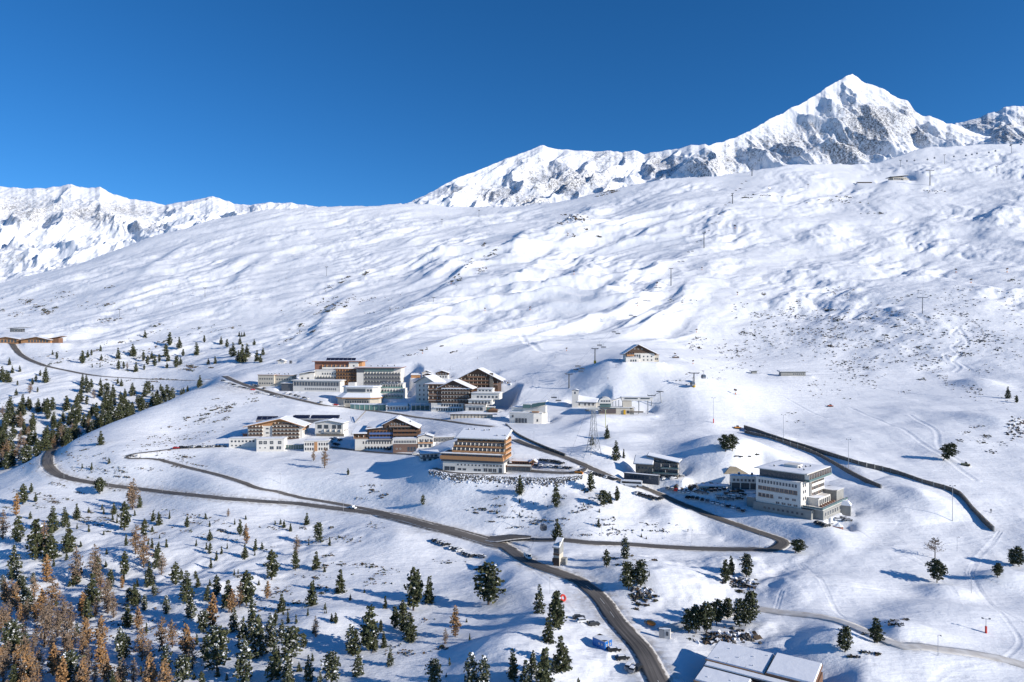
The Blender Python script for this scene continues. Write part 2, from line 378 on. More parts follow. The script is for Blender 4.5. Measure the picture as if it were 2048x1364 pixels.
# ------------------------------------------------------------------ far mountains (own masses behind the slope)
MM = mountain_mat()
def mountain(name, ridge, foot, Yf, Yd, seed, rocks, amp=60, spur=1.0, shear=0.0, jag=3.0, step=1.6, sp=240.):
    """ridge / foot: bearing -> depression; Yf / Yd: distance of foot and of the crest"""
    px0, px1 = ridge[0][0], ridge[-1][0]
    px = np.arange(px0, px1+1, step); nr = 420
    t = np.linspace(0, 1.35, nr)[:,None]
    rid = interp(px, [(r[0], r[1]) for r in ridge]) + jag*fbm(px/22., px*0+seed, 5, seed)
    ft = interp(px, foot) if isinstance(foot, list) else np.full(px.shape, float(foot))
    Yr_ = interp(px, Yd) if isinstance(Yd, list) else np.full(px.shape, float(Yd))
    Y = Yf+(Yr_[None,:]-Yf)*t
    X = (px[None,:]-1024)/F*Y
    zr = Z0-(rid-HOR)*Yr_/F; zf = Z0-(ft-HOR)*Yf/F
    tt = np.clip(t, 0, 1)
    prof = tt**1.25
    Z = zf[None,:]+(zr-zf)[None,:]*prof
    body = np.clip(np.sin(np.clip(t, 0, 1)*np.pi), 0, 1)**.7
    u = X + shear*(Y-Yf)
    ft = (np.abs(tt-.5)*0+1)
    spx = ridged(u/sp+.35*fbm(u/sp, Y/sp, 2, seed), Y/(sp*2.0), 5, seed+50, .42)-1.05
    Z = Z + body*amp*spur*spx + body*amp*.16*fbm(X/90., Y/90., 4, seed+80) + .10*amp*(ridged(X/70., Y/110., 4, seed+60)-1)*np.clip(body+.12, 0, 1)*(t<1.0)
    Z = np.where(t > 1, zr[None,:]-(t-1)*(Yr_[None,:]-Yf)*.6, Z)
    # keep the crest as the skyline
    PYm = HOR-(Z-Z0)*F/Y
    PYm = np.maximum(PYm, rid[None,:]); Z = Z0-(PYm-HOR)*Y/F
    # rock where given in bearing/depression, weighted to steep ground
    gy = np.gradient(Z, axis=0)/np.gradient(Y, axis=0); gx = np.gradient(Z, axis=1)/np.maximum(np.gradient(X, axis=1), 1e-3)
    steep = np.clip(np.hypot(gx, gy)*.55, 0, 1)
    R = np.zeros_like(Z)
    for (cx, cy, rx, ry, w) in rocks:
        R = np.maximum(R, w*np.exp(-(((px[None,:]-cx)/rx)**2+((PYm-cy)/ry)**2)))
    R = R*(.55+.6*steep) + .18*steep
    o = grid_mesh(name, X, Y, Z, MM, {'rock': R}); return struct(o)
def build_mountains():
    mountain('mountain', [(-420,392),(-150,385),(0,372),(45,376),(90,376),(142,368),(170,375),(200,374),(225,388),(260,398),(295,402),(330,409),(370,404),(400,398),(425,393),(450,400),(470,408),(500,409),(540,404),(590,407),(625,411),(700,424),(900,470)],
             [(-420,640),(0,600),(300,540),(500,470),(900,520)], 2500, 4300, 3, [(60,420,90,38,.9),(180,430,90,30,.95),(250,420,70,20,.85),(330,420,60,12,.6),(20,510,60,30,.55),(290,455,60,18,.6),(-150,440,120,50,.8),(520,425,90,12,.5)], amp=75, shear=.4, jag=1.8, sp=300)
    mountain('mountain', [(640,470),(760,432),(820,404),(860,385),(900,362),(950,343),(1000,322),(1050,303),(1075,294),(1085,289),(1095,294),(1115,298),(1160,301),(1200,303),(1222,300),(1245,306),(1268,300),(1290,308),(1320,302),(1345,299),(1380,291),(1410,288),(1440,300),(1500,335),(1600,380)],
             [(640,520),(820,440),(1100,450),(1400,420),(1600,430)], 2350, [(640,2600),(820,2750),(1085,3250),(1300,3300),(1600,3250)], 9, [(1130,360,110,42,1.0),(1000,390,70,22,.9),(900,385,60,22,.55),(1040,325,60,16,.6),(1240,312,110,16,.9),(1190,340,60,25,.7),(1330,335,60,30,1.0),(1060,400,60,20,.9)], amp=48, shear=-.4, jag=1.9, sp=170)
    mountain('mountain', [(1240,420),(1300,378),(1340,355),(1375,320),(1410,292),(1450,282),(1500,262),(1540,238),(1570,222),(1600,208),(1630,190),(1655,172),(1680,158),(1695,151),(1706,148),(1716,156),(1735,166),(1760,175),(1780,188),(1800,198),(1815,202),(1830,222),(1850,232),(1870,236),(1890,244),(1912,248),(1940,262),(1990,275),(2048,285),(2200,300),(2420,320)],
             [(1240,440),(1500,410),(1750,380),(1900,350),(2420,360)], 2500, [(1240,2750),(1410,2950),(1560,3200),(1706,3500),(1850,3450),(2420,3400)], 20, [(1740,250,70,55,1.0),(1690,300,60,40,1.0),(1800,225,50,30,.8),(1560,290,120,40,.75),(1640,260,80,25,.6),(1430,325,80,35,.8),(1830,270,40,25,.9),(1920,270,60,15,.5)], amp=82, shear=.5, jag=2.4, sp=230)
    mountain('mountain', [(1840,300),(1880,262),(1912,246),(1950,238),(1975,228),(2000,220),(2012,213),(2048,212),(2120,206),(2250,225),(2420,240)],
             [(1840,340),(2420,340)], 3300, 4300, 31, [(1960,245,60,20,.9),(2020,262,45,22,1.0),(2100,250,90,40,.9)], amp=70, jag=2.2, sp=200)
    mountain('mountain', [(1905,300),(1940,292),(1980,275),(2000,262),(2020,255),(2048,252),(2080,262),(2200,290),(2420,300)],
             [(1905,330),(2420,340)], 2500, 2900, 44, [(2005,270,45,22,1.0),(2080,270,60,30,.9)], amp=40, jag=1.5, sp=160)
# ------------------------------------------------------------------ banks, knolls and drift ridges
KNOLLS = [(1300,1162,30,22,6.5),(1465,1135,14,12,3.5),(1345,1036,12,12,5),(1455,905,30,22,9),(1250,752,55,40,9),(1765,1292,30,18,8),(1895,1192,10,7,3.5),
          (2015,1165,14,8,4.5),(1905,1245,25,14,5),(1640,1180,22,14,4),(1190,905,14,10,5),(1240,880,18,12,4),(1130,960,16,10,3.5),
          (1060,985,18,9,3),(1330,1190,16,8,2.5),(2000,850,25,25,7),(1960,770,20,20,6),(1500,1010,14,10,2),(1000,1300,14,10,4),(640,1250,18,14,4),(420,1180,22,14,4),(220,1120,22,14,4)]
RIDGES = [([(1492,862),(1560,884),(1660,915),(1761,968)],9,4.5),([(1650,965),(1760,1005),(1850,1050)],7,4),([(1745,965),(1830,1000),(1900,1045)],8,5),
          ([(1000,1125),(1060,1200),(1110,1290),(1150,1364)],11,5),([(660,1042),(760,1072),(870,1095),(960,1125)],14,3.2),([(1205,520),(1160,555),(1110,592)],20,15),
          ([(1065,465),(1030,500),(990,536)],20,15),([(925,478),(870,520),(820,560)],17,10),([(1200,412),(1150,445),(1110,482)],24,18),([(1290,555),(1240,578),(1200,604)],18,12),
          ([(1150,470),(1080,530),(1010,590)],14,8),([(700,590),(660,630),(620,680)],10,5),([(2040,400),(1990,440),(1960,480)],24,14),([(1900,430),(1860,450),(1840,480)],20,10),
          ([(1680,440),(1640,470),(1620,500)],20,9),([(1280,830),(1190,850),(1130,880)],10,5),([(1160,990),(1130,1010),(1080,1030)],8,3),([(400,480),(330,520),(280,560)],16,8),
          ([(560,500),(500,540),(470,570)],16,8),([(1010,740),(1000,770),(1020,800)],8,4),([(1590,590),(1560,610),(1540,620)],12,8)]
def relief():
    global ZG, PYf
    A = []
    for px, py, rx, ry, h in KNOLLS:
        x, y, z = hit(px, py); A.append((x, y, rx, ry, h))
    B = [(pix_line(p, 6, 6.0), hw, h) for p, hw, h in RIDGES]
    for x, y, rx, ry, h in A:
        d2 = ((XX-x)/rx)**2+((YY-y)/ry)**2
        ZG = ZG + h*np.exp(-d2**1.3)
    for L, hw, h in B:        # steep on the side away from the sun, long and soft on the other
        D, _, T, Sg = dist_poly(L, hw*4.2, True)
        left = (Sg > 0) == (L[-1][1] > L[0][1])
        wd_ = np.where(left, hw*1.15, hw*2.0)
        tp = np.clip(np.sin(np.clip(T, 0, 1)*np.pi), 0, 1)**.8
        ZG = ZG + h*tp*np.exp(-(D/wd_)**2)*(1+.35*fbm(XX/40., YY/40., 3, 99))*(D < 1e8)
    PYf = pygrid()
# ------------------------------------------------------------------ roads
ROADS = [
 ('apron', [(735,1022),(773,1030),(856,1049),(920,1066),(975,1084),(1030,1104)], 6.6, 'asphalt'),
 ('fork', [(945,1070),(985,1076),(1030,1076),(1062,1074)], 6.0, 'asphalt'),
 ('lot', [(1012,941),(1050,942),(1100,944),(1150,946),(1172,936)], 4.2, 'asphalt'),
 ('front', [(868,936),(900,945),(960,948),(1012,947)], 1.8, 'asphalt'),
 ('main', [(1345,1420),(1316,1364),(1286,1300),(1240,1250),(1200,1200),(1160,1162),(1120,1143),(1080,1128),(1049,1116),(1010,1098),(975,1086),(920,1066),(856,1049),(773,1030),(678,1018),(600,1009),(520,1002),(444,995),(370,988),(296,981),(207,969),(160,962),(125,953),(102,938),(95,917),(107,895),(135,878),(160,867),(182,860)], 4.0, 'asphalt'),
 ('branch', [(985,1078),(1010,1068),(1050,1070),(1099,1074),(1178,1082),(1257,1090),(1340,1096),(1420,1099),(1500,1101),(1540,1098),(1560,1091),(1566,1083),(1555,1076),(1530,1068),(1494,1057),(1443,1040),(1392,1022),(1354,1005),(1325,993),(1291,978),(1240,960),(1217,949),(1178,932),(1138,917),(1099,904),(1059,890),(1029,879)], 3.6, 'asphalt'),
 ('side', [(775,1027),(761,1022),(714,1009),(649,992),(560,975),(500,962),(399,938),(324,922),(274,913),(256,910),(262,906),(285,904),(311,902),(354,898),(424,894),(452,893)], 2.6, 'asphalt'),
 ('village', [(985,853),(940,848),(903,843),(870,839),(833,835),(795,828),(760,823),(700,817),(645,809),(584,796),(530,782),(491,770),(462,758),(449,752)], 3.7, 'asphalt'),
 ('terrace', [(655,893),(706,900),(768,906),(829,909),(850,913)], 2.6, 'asphalt'),
 ('upper', [(20,684),(27,690),(32,700),(50,715),(87,730),(137,742),(199,752),(274,757),(349,760),(399,761),(415,759)], 4.2, 'asphalt'),
 ('track', [(1325,1262),(1360,1248),(1430,1232),(1500,1222),(1560,1226),(1660,1242),(1780,1270),(1850,1288),(1980,1318),(2048,1334),(2140,1352)], 2.6, 'snow_track'),
]
# building pads are filled in before the roads are cut (see PADS)
PADS = []
def make_ground():
    global ZG, PYf

    Z00 = ZG.copy(); core = np.zeros(ZG.shape, bool)
    for poly, z, bl in PADS: pad(poly, z, bl); 
    for poly, z, bl in PADS: pad(poly, z, .8)
    zp = ZG.copy()
    for poly, z, bl in PADS: core |= pad(poly, z, bl, True)
    PYf = pygrid()
    lines = []
    for nm, pts, hw, kind in ROADS:
        lines.append((nm, pix_line(pts, 40 if nm != 'terrace' else 8), hw, kind))
    for q in (0, 1):       # the wide junction shares the heights of the roads it joins
        M = np.vstack([lines[4][1], lines[5][1]])
        for p in lines[q][1]: p[2] = M[np.argmin(np.hypot(M[:,0]-p[0], M[:,1]-p[1])), 2]
    Mn = lines[4][1]
    for q in (5, 6):       # side roads run level into the main road
        for p in lines[q][1]:
            dd = np.hypot(Mn[:,0]-p[0], Mn[:,1]-p[1]); j = int(np.argmin(dd)); w = float(smooth(7, 32, dd[j])); p[2] = Mn[j,2]*(1-w)+p[2]*w
    for nm, L, hw, kind in lines:
        carve_road(L, hw, bank=0 if kind == 'snow_track' else (.8 if nm in ('main', 'branch') else .45), blend=9.0)
    for nm, L, hw, kind in lines:      # second pass without banks: open the junctions
        D, Zl = dist_poly(L, hw+2)
        ZG = np.where(D < hw+.6, np.minimum(ZG, Zl-.14), ZG); core |= D < hw+.9
    chg = (np.abs(ZG-Z00) > .04) & ~core
    g = chg.copy()
    for _ in range(6): g[1:-1,1:-1] |= g[:-2,1:-1] | g[2:,1:-1] | g[1:-1,:-2] | g[1:-1,2:]
    g &= ~core
    for _ in range(70):
        m = ZG.copy(); m[1:-1,1:-1] = .3*ZG[1:-1,1:-1]+.2*(ZG[:-2,1:-1]+ZG[2:,1:-1])+.15*(ZG[1:-1,:-2]+ZG[1:-1,2:])
        ZG = np.where(g, m, ZG)
    PYf = pygrid()
    am = asphalt('asphalt', (.06, .056, .053), (.19, .17, .15)); tm = mat('packed_snow_track', (.50, .46, .41), .8, nscale=.3, col2=(.72, .70, .67))
    k = 0
    for nm, L, hw, kind in lines:
        k += 1
        nl = L[:, :2]; d = np.gradient(nl, axis=0); d /= np.maximum(np.hypot(*d.T)[:,None], 1e-6)
        nrm = np.c_[-d[:,1], d[:,0]]
        al = np.r_[0, np.cumsum(np.hypot(*np.diff(nl, axis=0).T))]
        jit = .35*np.array([fbm(np.array([q*.31]), np.array([k*3.3]), 2)[0] for q in range(len(L))])
        tp = np.ones(len(L))
        if nm in ('apron', 'fork', 'lot'): tp = .3+.7*np.clip(np.minimum(al, al[-1]-al)/14., 0, 1)
        prof = [(-1, -.25), (-1, 0), (-.5, .02), (0, .03), (.5, .02), (1, 0), (1, -.25)]
        Xr = np.array([L[:,0]+nrm[:,0]*(hw*p*tp+(jit if abs(p)==1 else 0)) for p, _ in prof]); Yr2 = np.array([L[:,1]+nrm[:,1]*(hw*p*tp+(jit if abs(p)==1 else 0)) for p, _ in prof])
        Zr = np.array([L[:,2]+h+.004*k for _, h in prof])
        o = grid_mesh('road' if kind == 'asphalt' else 'snow_track', Xr, Yr2, Zr, am if kind == 'asphalt' else tm, {'across': np.array([[p]*len(L) for p, _ in prof], float), 'along': np.array([al]*len(prof))}); struct(o)
    return lines
def road_marks(L, s0, s1, off, dash, gap, wdt):
    """painted centre dashes on the main road"""
    seg = np.hypot(*np.diff(L[:, :2], axis=0).T); cum = np.r_[0, np.cumsum(seg)]
    V = []; Fc = []
    s = s0
    while s < min(s1, cum[-1]-dash):
        q = []
        for ss in (s, s+dash):
            p = np.array([np.interp(ss, cum, L[:,k]) for k in range(3)]); p2 = np.array([np.interp(ss+.5, cum, L[:,k]) for k in range(3)])
            d = (p2-p)[:2]; d /= np.hypot(*d)+1e-9; nn = np.array([-d[1], d[0]])
            for sg in (-1, 1): q.append((*(p[:2]+nn*(off+sg*wdt/2)), p[2]+.05))
        n0 = len(V); V += q; Fc.append((n0, n0+1, n0+3, n0+2)); s += dash+gap
    me = bpy.data.meshes.new('road_marking'); me.from_pydata(V, [], Fc); me.materials.append(mat('road_paint', (.75, .75, .73), .6))
    o = bpy.data.objects.new('road_marking', me); C.objects.link(o); struct(o)

def blob(cx, cy, rx, ry, w, P=None):
    P = PYf if P is None else P
    return w*np.exp(-(((PXg-cx)/rx)**2+((P-cy)/ry)**2))
def attributes():
    B = np.zeros_like(ZG)
    for b in [(1700,680,230,70,.62),(1900,600,200,60,.5),(1950,860,90,60,.75),(200,690,260,50,.62),(560,640,200,60,.45),(150,580,160,60,.62),(100,840,160,90,.85),
              (420,830,130,30,.66),(200,900,120,30,.6),(350,935,150,30,.45),(150,1010,120,60,.62),(300,1200,400,200,.62),(1000,960,200,40,.6),(1200,1000,150,50,.62),
              (1000,1015,140,25,.7),(1300,1110,150,35,.58),(1450,1145,100,25,.72),(1290,1185,60,30,.72),(800,1280,250,90,.5),(700,1090,90,60,.5),(1700,1230,120,40,.5),(1430,1265,130,30,.85),
              (1600,400,300,60,.35),(1150,440,150,50,.5),(1950,770,120,40,.6),(900,520,300,90,.4),(950,590,350,30,.45),(1130,890,90,25,.55),(640,1050,80,40,.55)]:
        B = np.maximum(B, blob(*b))
    B = B*(.75+.9*(fbm(XX/60., YY/60., 4, 91)))
    return np.clip(B, 0, 1)
def finish_ground(lines):
    D = np.zeros_like(ZG)
    for nm, L, hw, kind in lines:
        d, _ = dist_poly(L, hw+7)
        w = {'main': .8, 'branch': .6}.get(nm, .4)
        D = np.maximum(D, w*(1-smooth(hw, hw+(5.5 if nm == 'main' else 2.5), d)))
    for b in [(880,1060,60,10,.7),(1170,1190,50,50,.5),(1110,940,60,8,.8),(470,775,50,12,.6),(1330,990,40,12,.5),(1440,1000,60,12,.3)]:
        D = np.maximum(D, blob(*b))
    # ground continues to both sides and behind the viewer
    o = grid_mesh('snow_ground', XX, YY, ZG, snow_ground(), {'bare': attributes(), 'dirt': D}); struct(o)
    R = 9000.; zb = float(ZG[0].mean())-6
    zb = float(ZG[0].min())-.5
    V = [(-R,-R,zb-300),(R,-R,zb-300),(R,97,zb),(-R,97,zb)]
    me = bpy.data.meshes.new('valley_floor'); me.from_pydata(V, [], [(0,1,2,3)]); me.materials.append(mat('valley_snow', (.86,.87,.89), .8))
    o = bpy.data.objects.new('valley_floor', me); C.objects.link(o); struct(o)
# ------------------------------------------------------------------ mesh and object helpers
class MB:
    """collects faces of several materials into ONE mesh"""
    def __init__(s): s.v = []; s.f = []; s.m = []; s.mats = []
    def mi(s, m):
        if m not in s.mats: s.mats.append(m)
        return s.mats.index(m)
    def face(s, pts, m):
        n = len(s.v); s.v += [tuple(p) for p in pts]; s.f.append(tuple(range(n, n+len(pts)))); s.m.append(s.mi(m))
    def solid(s, P, quads, m):
        n = len(s.v); s.v += [tuple(p) for p in P]; k = s.mi(m)
        for q in quads: s.f.append(tuple(n+i for i in q)); s.m.append(k)
    def box(s, x0, x1, y0, y1, z0, z1, m, M=None):
        P = [(x0,y0,z0),(x1,y0,z0),(x1,y1,z0),(x0,y1,z0),(x0,y0,z1),(x1,y0,z1),(x1,y1,z1),(x0,y1,z1)]
        if M is not None: P = [tuple(M @ Vector(p)) for p in P]
        s.solid(P, [(0,3,2,1),(4,5,6,7),(0,1,5,4),(1,2,6,5),(2,3,7,6),(3,0,4,7)], m)
    def prism(s, poly, y0, y1, m):
        """poly: list of (x,z) counter-clockwise seen from -y"""
        n = len(poly); P = [(x, y0, z) for x, z in poly]+[(x, y1, z) for x, z in poly]
        s.solid(P, [tuple(range(n)), tuple(range(2*n-1, n-1, -1))]+[(i, i+n, (i+1) % n+n, (i+1) % n) for i in range(n)], m)
    def hull(s, poly, z0, z1, m, top=None):
        """vertical extrusion of (x,y) polygon; top: optional other polygon"""
        t = top or poly; n = len(poly); P = [(x, y, z0) for x, y in poly]+[(x, y, z1) for x, y in t]
        s.solid(P, [tuple(range(n-1, -1, -1)), tuple(range(n, 2*n))]+[(i, (i+1) % n, (i+1) % n+n, i+n) for i in range(n)], m)
    def tube(s, a, b, ra, rb, m, n=6):
        a = Vector(a); b = Vector(b); d = (b-a).normalized(); u = d.orthogonal().normalized(); w = d.cross(u)
        P = [a+(u*math.cos(2*math.pi*i/n)+w*math.sin(2*math.pi*i/n))*ra for i in range(n)]+[b+(u*math.cos(2*math.pi*i/n)+w*math.sin(2*math.pi*i/n))*rb for i in range(n)]
        s.solid(P, [(i, (i+1) % n, (i+1) % n+n, i+n) for i in range(n)]+[tuple(range(n-1, -1, -1)), tuple(range(n, 2*n))], m)
    def mesh(s, name, sm=False):
        me = bpy.data.meshes.new(name); me.from_pydata(s.v, [], s.f)
        for m in s.mats: me.materials.append(m)
        me.polygons.foreach_set('material_index', s.m)
        if sm: me.shade_smooth()
        me.update(); return me
    def build(s, name, parent=None, sm=False, **kw):
        o = bpy.data.objects.new(name, s.mesh(name, sm)); C.objects.link(o)
        if parent: o.parent = parent
        return o
def thing(name, label, cat, loc, rz=0, group=None, scale=1):
    o = bpy.data.objects.new(name, None); C.objects.link(o); o.location = loc; o.rotation_euler = (0, 0, rz); o.scale = (scale,)*3
    o['label'] = label; o['category'] = cat; o.empty_display_size = .5
    if group: o['group'] = group
    return o
def tagm(o, label, cat, group=None):
    o['label'] = label; o['category'] = cat
    if group: o['group'] = group
    return o
def part(name, me, parent, loc=(0,0,0), rz=0):
    o = bpy.data.objects.new(name, me); C.objects.link(o); o.parent = parent; o.location = loc; o.rotation_euler = (0, 0, rz); return o
def dup(root, loc, rz=0, label=None, group=None, scale=None):
    r = root.copy(); C.objects.link(r); r.location = loc; r.rotation_euler = (root.rotation_euler.x, root.rotation_euler.y, rz)
    if label: r['label'] = label
    if group: r['group'] = group
    if scale is not None: r.scale = (scale,)*3 if not hasattr(scale, '__len__') else scale
    for ch in list(root.children):
        c = ch.copy(); C.objects.link(c); c.parent = r
        for g in list(ch.children):
            d = g.copy(); C.objects.link(d); d.parent = c
    return r

# ------------------------------------------------------------------ trees (10 m tall prototypes)
M_SN = mat('snow', (.86, .87, .89), .7, bump=.13, bscale=.35)
M_BARK = mat('bark', (.09, .065, .05), .9, nscale=6, namp=.5)
M_N1 = mat('pine_needles', (.075, .088, .040), .8, nscale=1.6, col2=(.035, .046, .022), coord='Object')
M_N2 = mat('pine_needles_olive', (.115, .115, .045), .8, nscale=1.6, col2=(.05, .06, .026))
M_L1 = mat('larch_needles_orange', (.44, .24, .09), .8, nscale=1.5, col2=(.30, .18, .09))
M_L2 = mat('larch_needles_brown', (.30, .215, .14), .85, nscale=1.5, col2=(.22, .16, .12))
M_TW = mat('larch_twigs', (.22, .16, .12), .9)
def conifer(seed, rad=.2, low=.1, shape='pine', needles=None, snow=.1, dens=1.3, twigs=0, face=.37, fill=1.35):
    R = random.Random(seed); cr = MB(); nd = needles or [M_N1, M_N1, M_N2]
    tr = MB(); h = 10.0
    bend = (R.uniform(-.2,.2), R.uniform(-.2,.2))
    pts = [Vector((bend[0]*t*t*1.5, bend[1]*t*t*1.5, h*t-.6*(t==0))) for t in (0, .3, .6, .97)]
    for i in range(3):
        r = [.17, .13, .08, .025]; tr.tube(pts[i], pts[i+1], r[i]*1.25, r[i+1]*1.25, M_BARK, 6)
    def ax(t): return Vector((bend[0]*t*t*1.5, bend[1]*t*t*1.5, h*t))
    nl = 17
    lob = [(R.uniform(0, 6.28), R.uniform(.75, 1.2)) for _ in range(4)]
    for i in range(nl):
        t = low+(1-low)*(i+R.uniform(-.3,.3))/nl; t = min(max(t, low), .985); q = (t-low)/(1-low)
        if shape == 'pine': rr = rad*h*(min(1, .45+3.0*q))*(1-q**2.2)**.75
        elif shape == 'spruce': rr = rad*h*(1-q)**.85*1.05+.1
        elif shape == 'round': rr = rad*h*math.sqrt(max(.02, 1-(2*q-.9)**2*.8))
        else: rr = rad*h*min(1, .3+2.2*q)*(1-q)**.7
        nb = max(3, int((5+rr*3.2)*dens))
        for b in range(nb):
            a = R.uniform(0, 6.283); L = rr*R.uniform(.65, 1.12)*(1+.22*math.cos(a*2-lob[i % 4][0]))*(lob[(i//3) % 4][1])
            c = ax(t); droop = R.uniform(-.28, .12) if shape != 'larch' else R.uniform(-.05, .3)
            if R.random() < .1: continue
            tip = c+Vector((math.cos(a)*L, math.sin(a)*L, droop*L+.25*L*(q-.3)))
            if twigs and R.random() < twigs: cr.tube(c, tip, .035, .012, M_TW, 3)
            nc = max(1, int(L/.42*fill))
            m = R.choice(nd)
            for k in range(nc):
                s = (k+1)/nc if nc > 1 else 1
                if s < .25 and nc > 2: continue
                p = c.lerp(tip, s)+Vector((R.gauss(0,.12), R.gauss(0,.12), R.gauss(0,.12)))
                for _ in range(2):
                    f = face*R.uniform(.7, 1.35); n = Vector((R.gauss(0,.55), R.gauss(0,.55), 1)).normalized() if _ == 0 else Vector((R.gauss(0,1), R.gauss(0,1), .25)).normalized()
                    u = n.orthogonal().normalized(); w = n.cross(u); rot = R.uniform(0, 6.28); u2 = u*math.cos(rot)+w*math.sin(rot); w2 = n.cross(u2)
                    sn = _ == 0 and R.random() < snow
                    P = [p+u2*f*.9+w2*f*.1, p+w2*f*.75, p-u2*f*.8+w2*f*.15, p-w2*f*.7+u2*f*.1]
                    P[R.randrange(4)] += Vector((0, 0, -.15))
                    if sn: P = [x+Vector((0,0,.07)) for x in P]
                    cr.face(P, M_SN if sn else m)
    return tr.mesh('trunk'), cr.mesh('crown')
def bare_tree(seed, lean=0.0):
    R = random.Random(seed); tr = MB(); cr = MB()
    top = Vector((lean*6, 0, 9.6)); base = Vector((0, 0, -.5))
    tr.tube(base, Vector((lean*1.2, 0, 2.6)), .2, .17, M_BARK); tr.tube(Vector((lean*1.2, 0, 2.6)), top, .17, .03, M_BARK)
    for i in range(46):
        t = R.uniform(.2, .97); c = Vector((lean*1.2, 0, 2.6)).lerp(top, (t-.2)/.8); a = R.uniform(0, 6.28); L = (1-t)**.55*3.9*R.uniform(.6, 1.1)+.3
        d = Vector((math.cos(a), math.sin(a), R.uniform(.15, .8))).normalized(); tip = c+d*L; cr.tube(c, tip, .06, .02, M_TW, 3)
        for k in range(9):
            s = R.uniform(.25, 1); q = c.lerp(tip, s); dd = (d+Vector((R.gauss(0,.7), R.gauss(0,.7), R.gauss(.1,.5)))).normalized(); q2 = q+dd*L*.32
            cr.tube(q, q2, .028, .012, M_TW, 3)
            if R.random() < .5: cr.face([q2, q2+Vector((.25,.1,.15)), q2+Vector((.1,.05,.35)), q2+Vector((-.1,0,.2))], M_L2)
    return tr.mesh('trunk'), cr.mesh('crown')
PROTO = {
 'p': [conifer(1, .19, .08, 'pine', snow=.05), conifer(2, .21, .06, 'spruce', snow=.04), conifer(3, .17, .10, 'pine', snow=.08, needles=[M_N1, M_N2]), conifer(4, .23, .05, 'spruce', snow=.03, needles=[M_N2, M_N1])],
 's': [conifer(11, .19, .06, 'pine', snow=.34), conifer(12, .22, .05, 'spruce', snow=.30), conifer(13, .24, .16, 'round', snow=.26, dens=1.2)],
 'r': [conifer(15, .27, .2, 'round', snow=.1, dens=1.35), conifer(16, .24, .16, 'round', snow=.14, dens=1.3, needles=[M_N1, M_N2])],
 'o': [conifer(21, .25, .1, 'larch', [M_L1, M_L1, M_L2], 0, 1.2, .4, .29, 1.8), conifer(22, .22, .08, 'larch', [M_L1], 0, 1.2, .3, .29, 1.8), conifer(23, .24, .08, 'larch', [M_L1, M_L2], 0, 1.2, .4, .29, 1.8)],
 'b': [conifer(31, .24, .08, 'larch', [M_L2], 0, 1.2, .9, .19, 1.6), conifer(32, .26, .12, 'larch', [M_L2, M_L2, M_L1], 0, 1.2, .9, .19, 1.6)],
 'y': [conifer(41, .19, .02, 'spruce', snow=.03, dens=.6, face=.6), conifer(42, .15, .02, 'spruce', snow=.05, dens=.6, face=.6)],
 'd': [bare_tree(51)],
}
TNAME = {'p': 'pine_tree', 's': 'pine_tree', 'r': 'pine_tree', 'o': 'larch_tree', 'b': 'larch_tree', 'y': 'conifer_sapling', 'd': 'bare_tree'}
TLOOK = {'p': 'dark green pine', 's': 'snow-dusted green pine', 'r': 'round-crowned stone pine', 'o': 'orange autumn larch', 'b': 'thin brown twiggy larch', 'y': 'tiny green conifer sapling', 'd': 'leafless tree'}
_tr = random.Random(5)
TREES = []
AUTO = {}
NTH = 'first second third fourth fifth sixth seventh eighth ninth tenth eleventh twelfth thirteenth fourteenth fifteenth sixteenth seventeenth eighteenth nineteenth twentieth'.split()
def tree(kind, px, py, hpx, label=None, group=None, lean=0, wid=1.0):
    x, y, z = hit(px, py)
    tree_at(kind, x, y, hpx*1.03*y/F, label, group, lean, wid*(1.08 if kind in 'psob' else 1.05), px, py)
def tree_at(kind, x, y, h, label=None, group=None, lean=0, wid=1.0, px=0, py=0):
    me = _tr.choice(PROTO[kind]); s = h/10.0
    size = 'tall' if h > 11.5 else ('small' if h < 6 else 'medium-sized')
    if label is None:
        reg = region(px, py)
        label = ('%s%s %s' % ('' if kind in 'yd' else size+' ', TLOOK[kind], reg)).strip(); group = group or label; auto = True
    else: auto = False
    rot = _tr.uniform(0, 6.28); sc3 = (s*wid*_tr.uniform(.9, 1.15), s*wid*_tr.uniform(.9, 1.15), s)
    TREES.append((x, y, h)); job = (kind, me, label, group, (x, y, gz(x, y)-.1), rot, sc3, lean, auto, px, py, h*F/y)
    if TNAME[kind] == 'pine_tree': PINES.append(job)
    else: make_tree(*job)
def make_tree(kind, me, label, group, loc, rot, sc3, lean, auto, px, py, size):
    o = thing(TNAME[kind], label, 'sapling' if kind == 'y' else 'tree', loc, rot, group)
    o.scale = sc3
    if lean: o.rotation_euler = (0, lean, 0)
    part('trunk', me[0], o); part('crown', me[1], o)
    if auto: AUTO.setdefault(label, []).append((px, py, o))
    return o
PINES = []
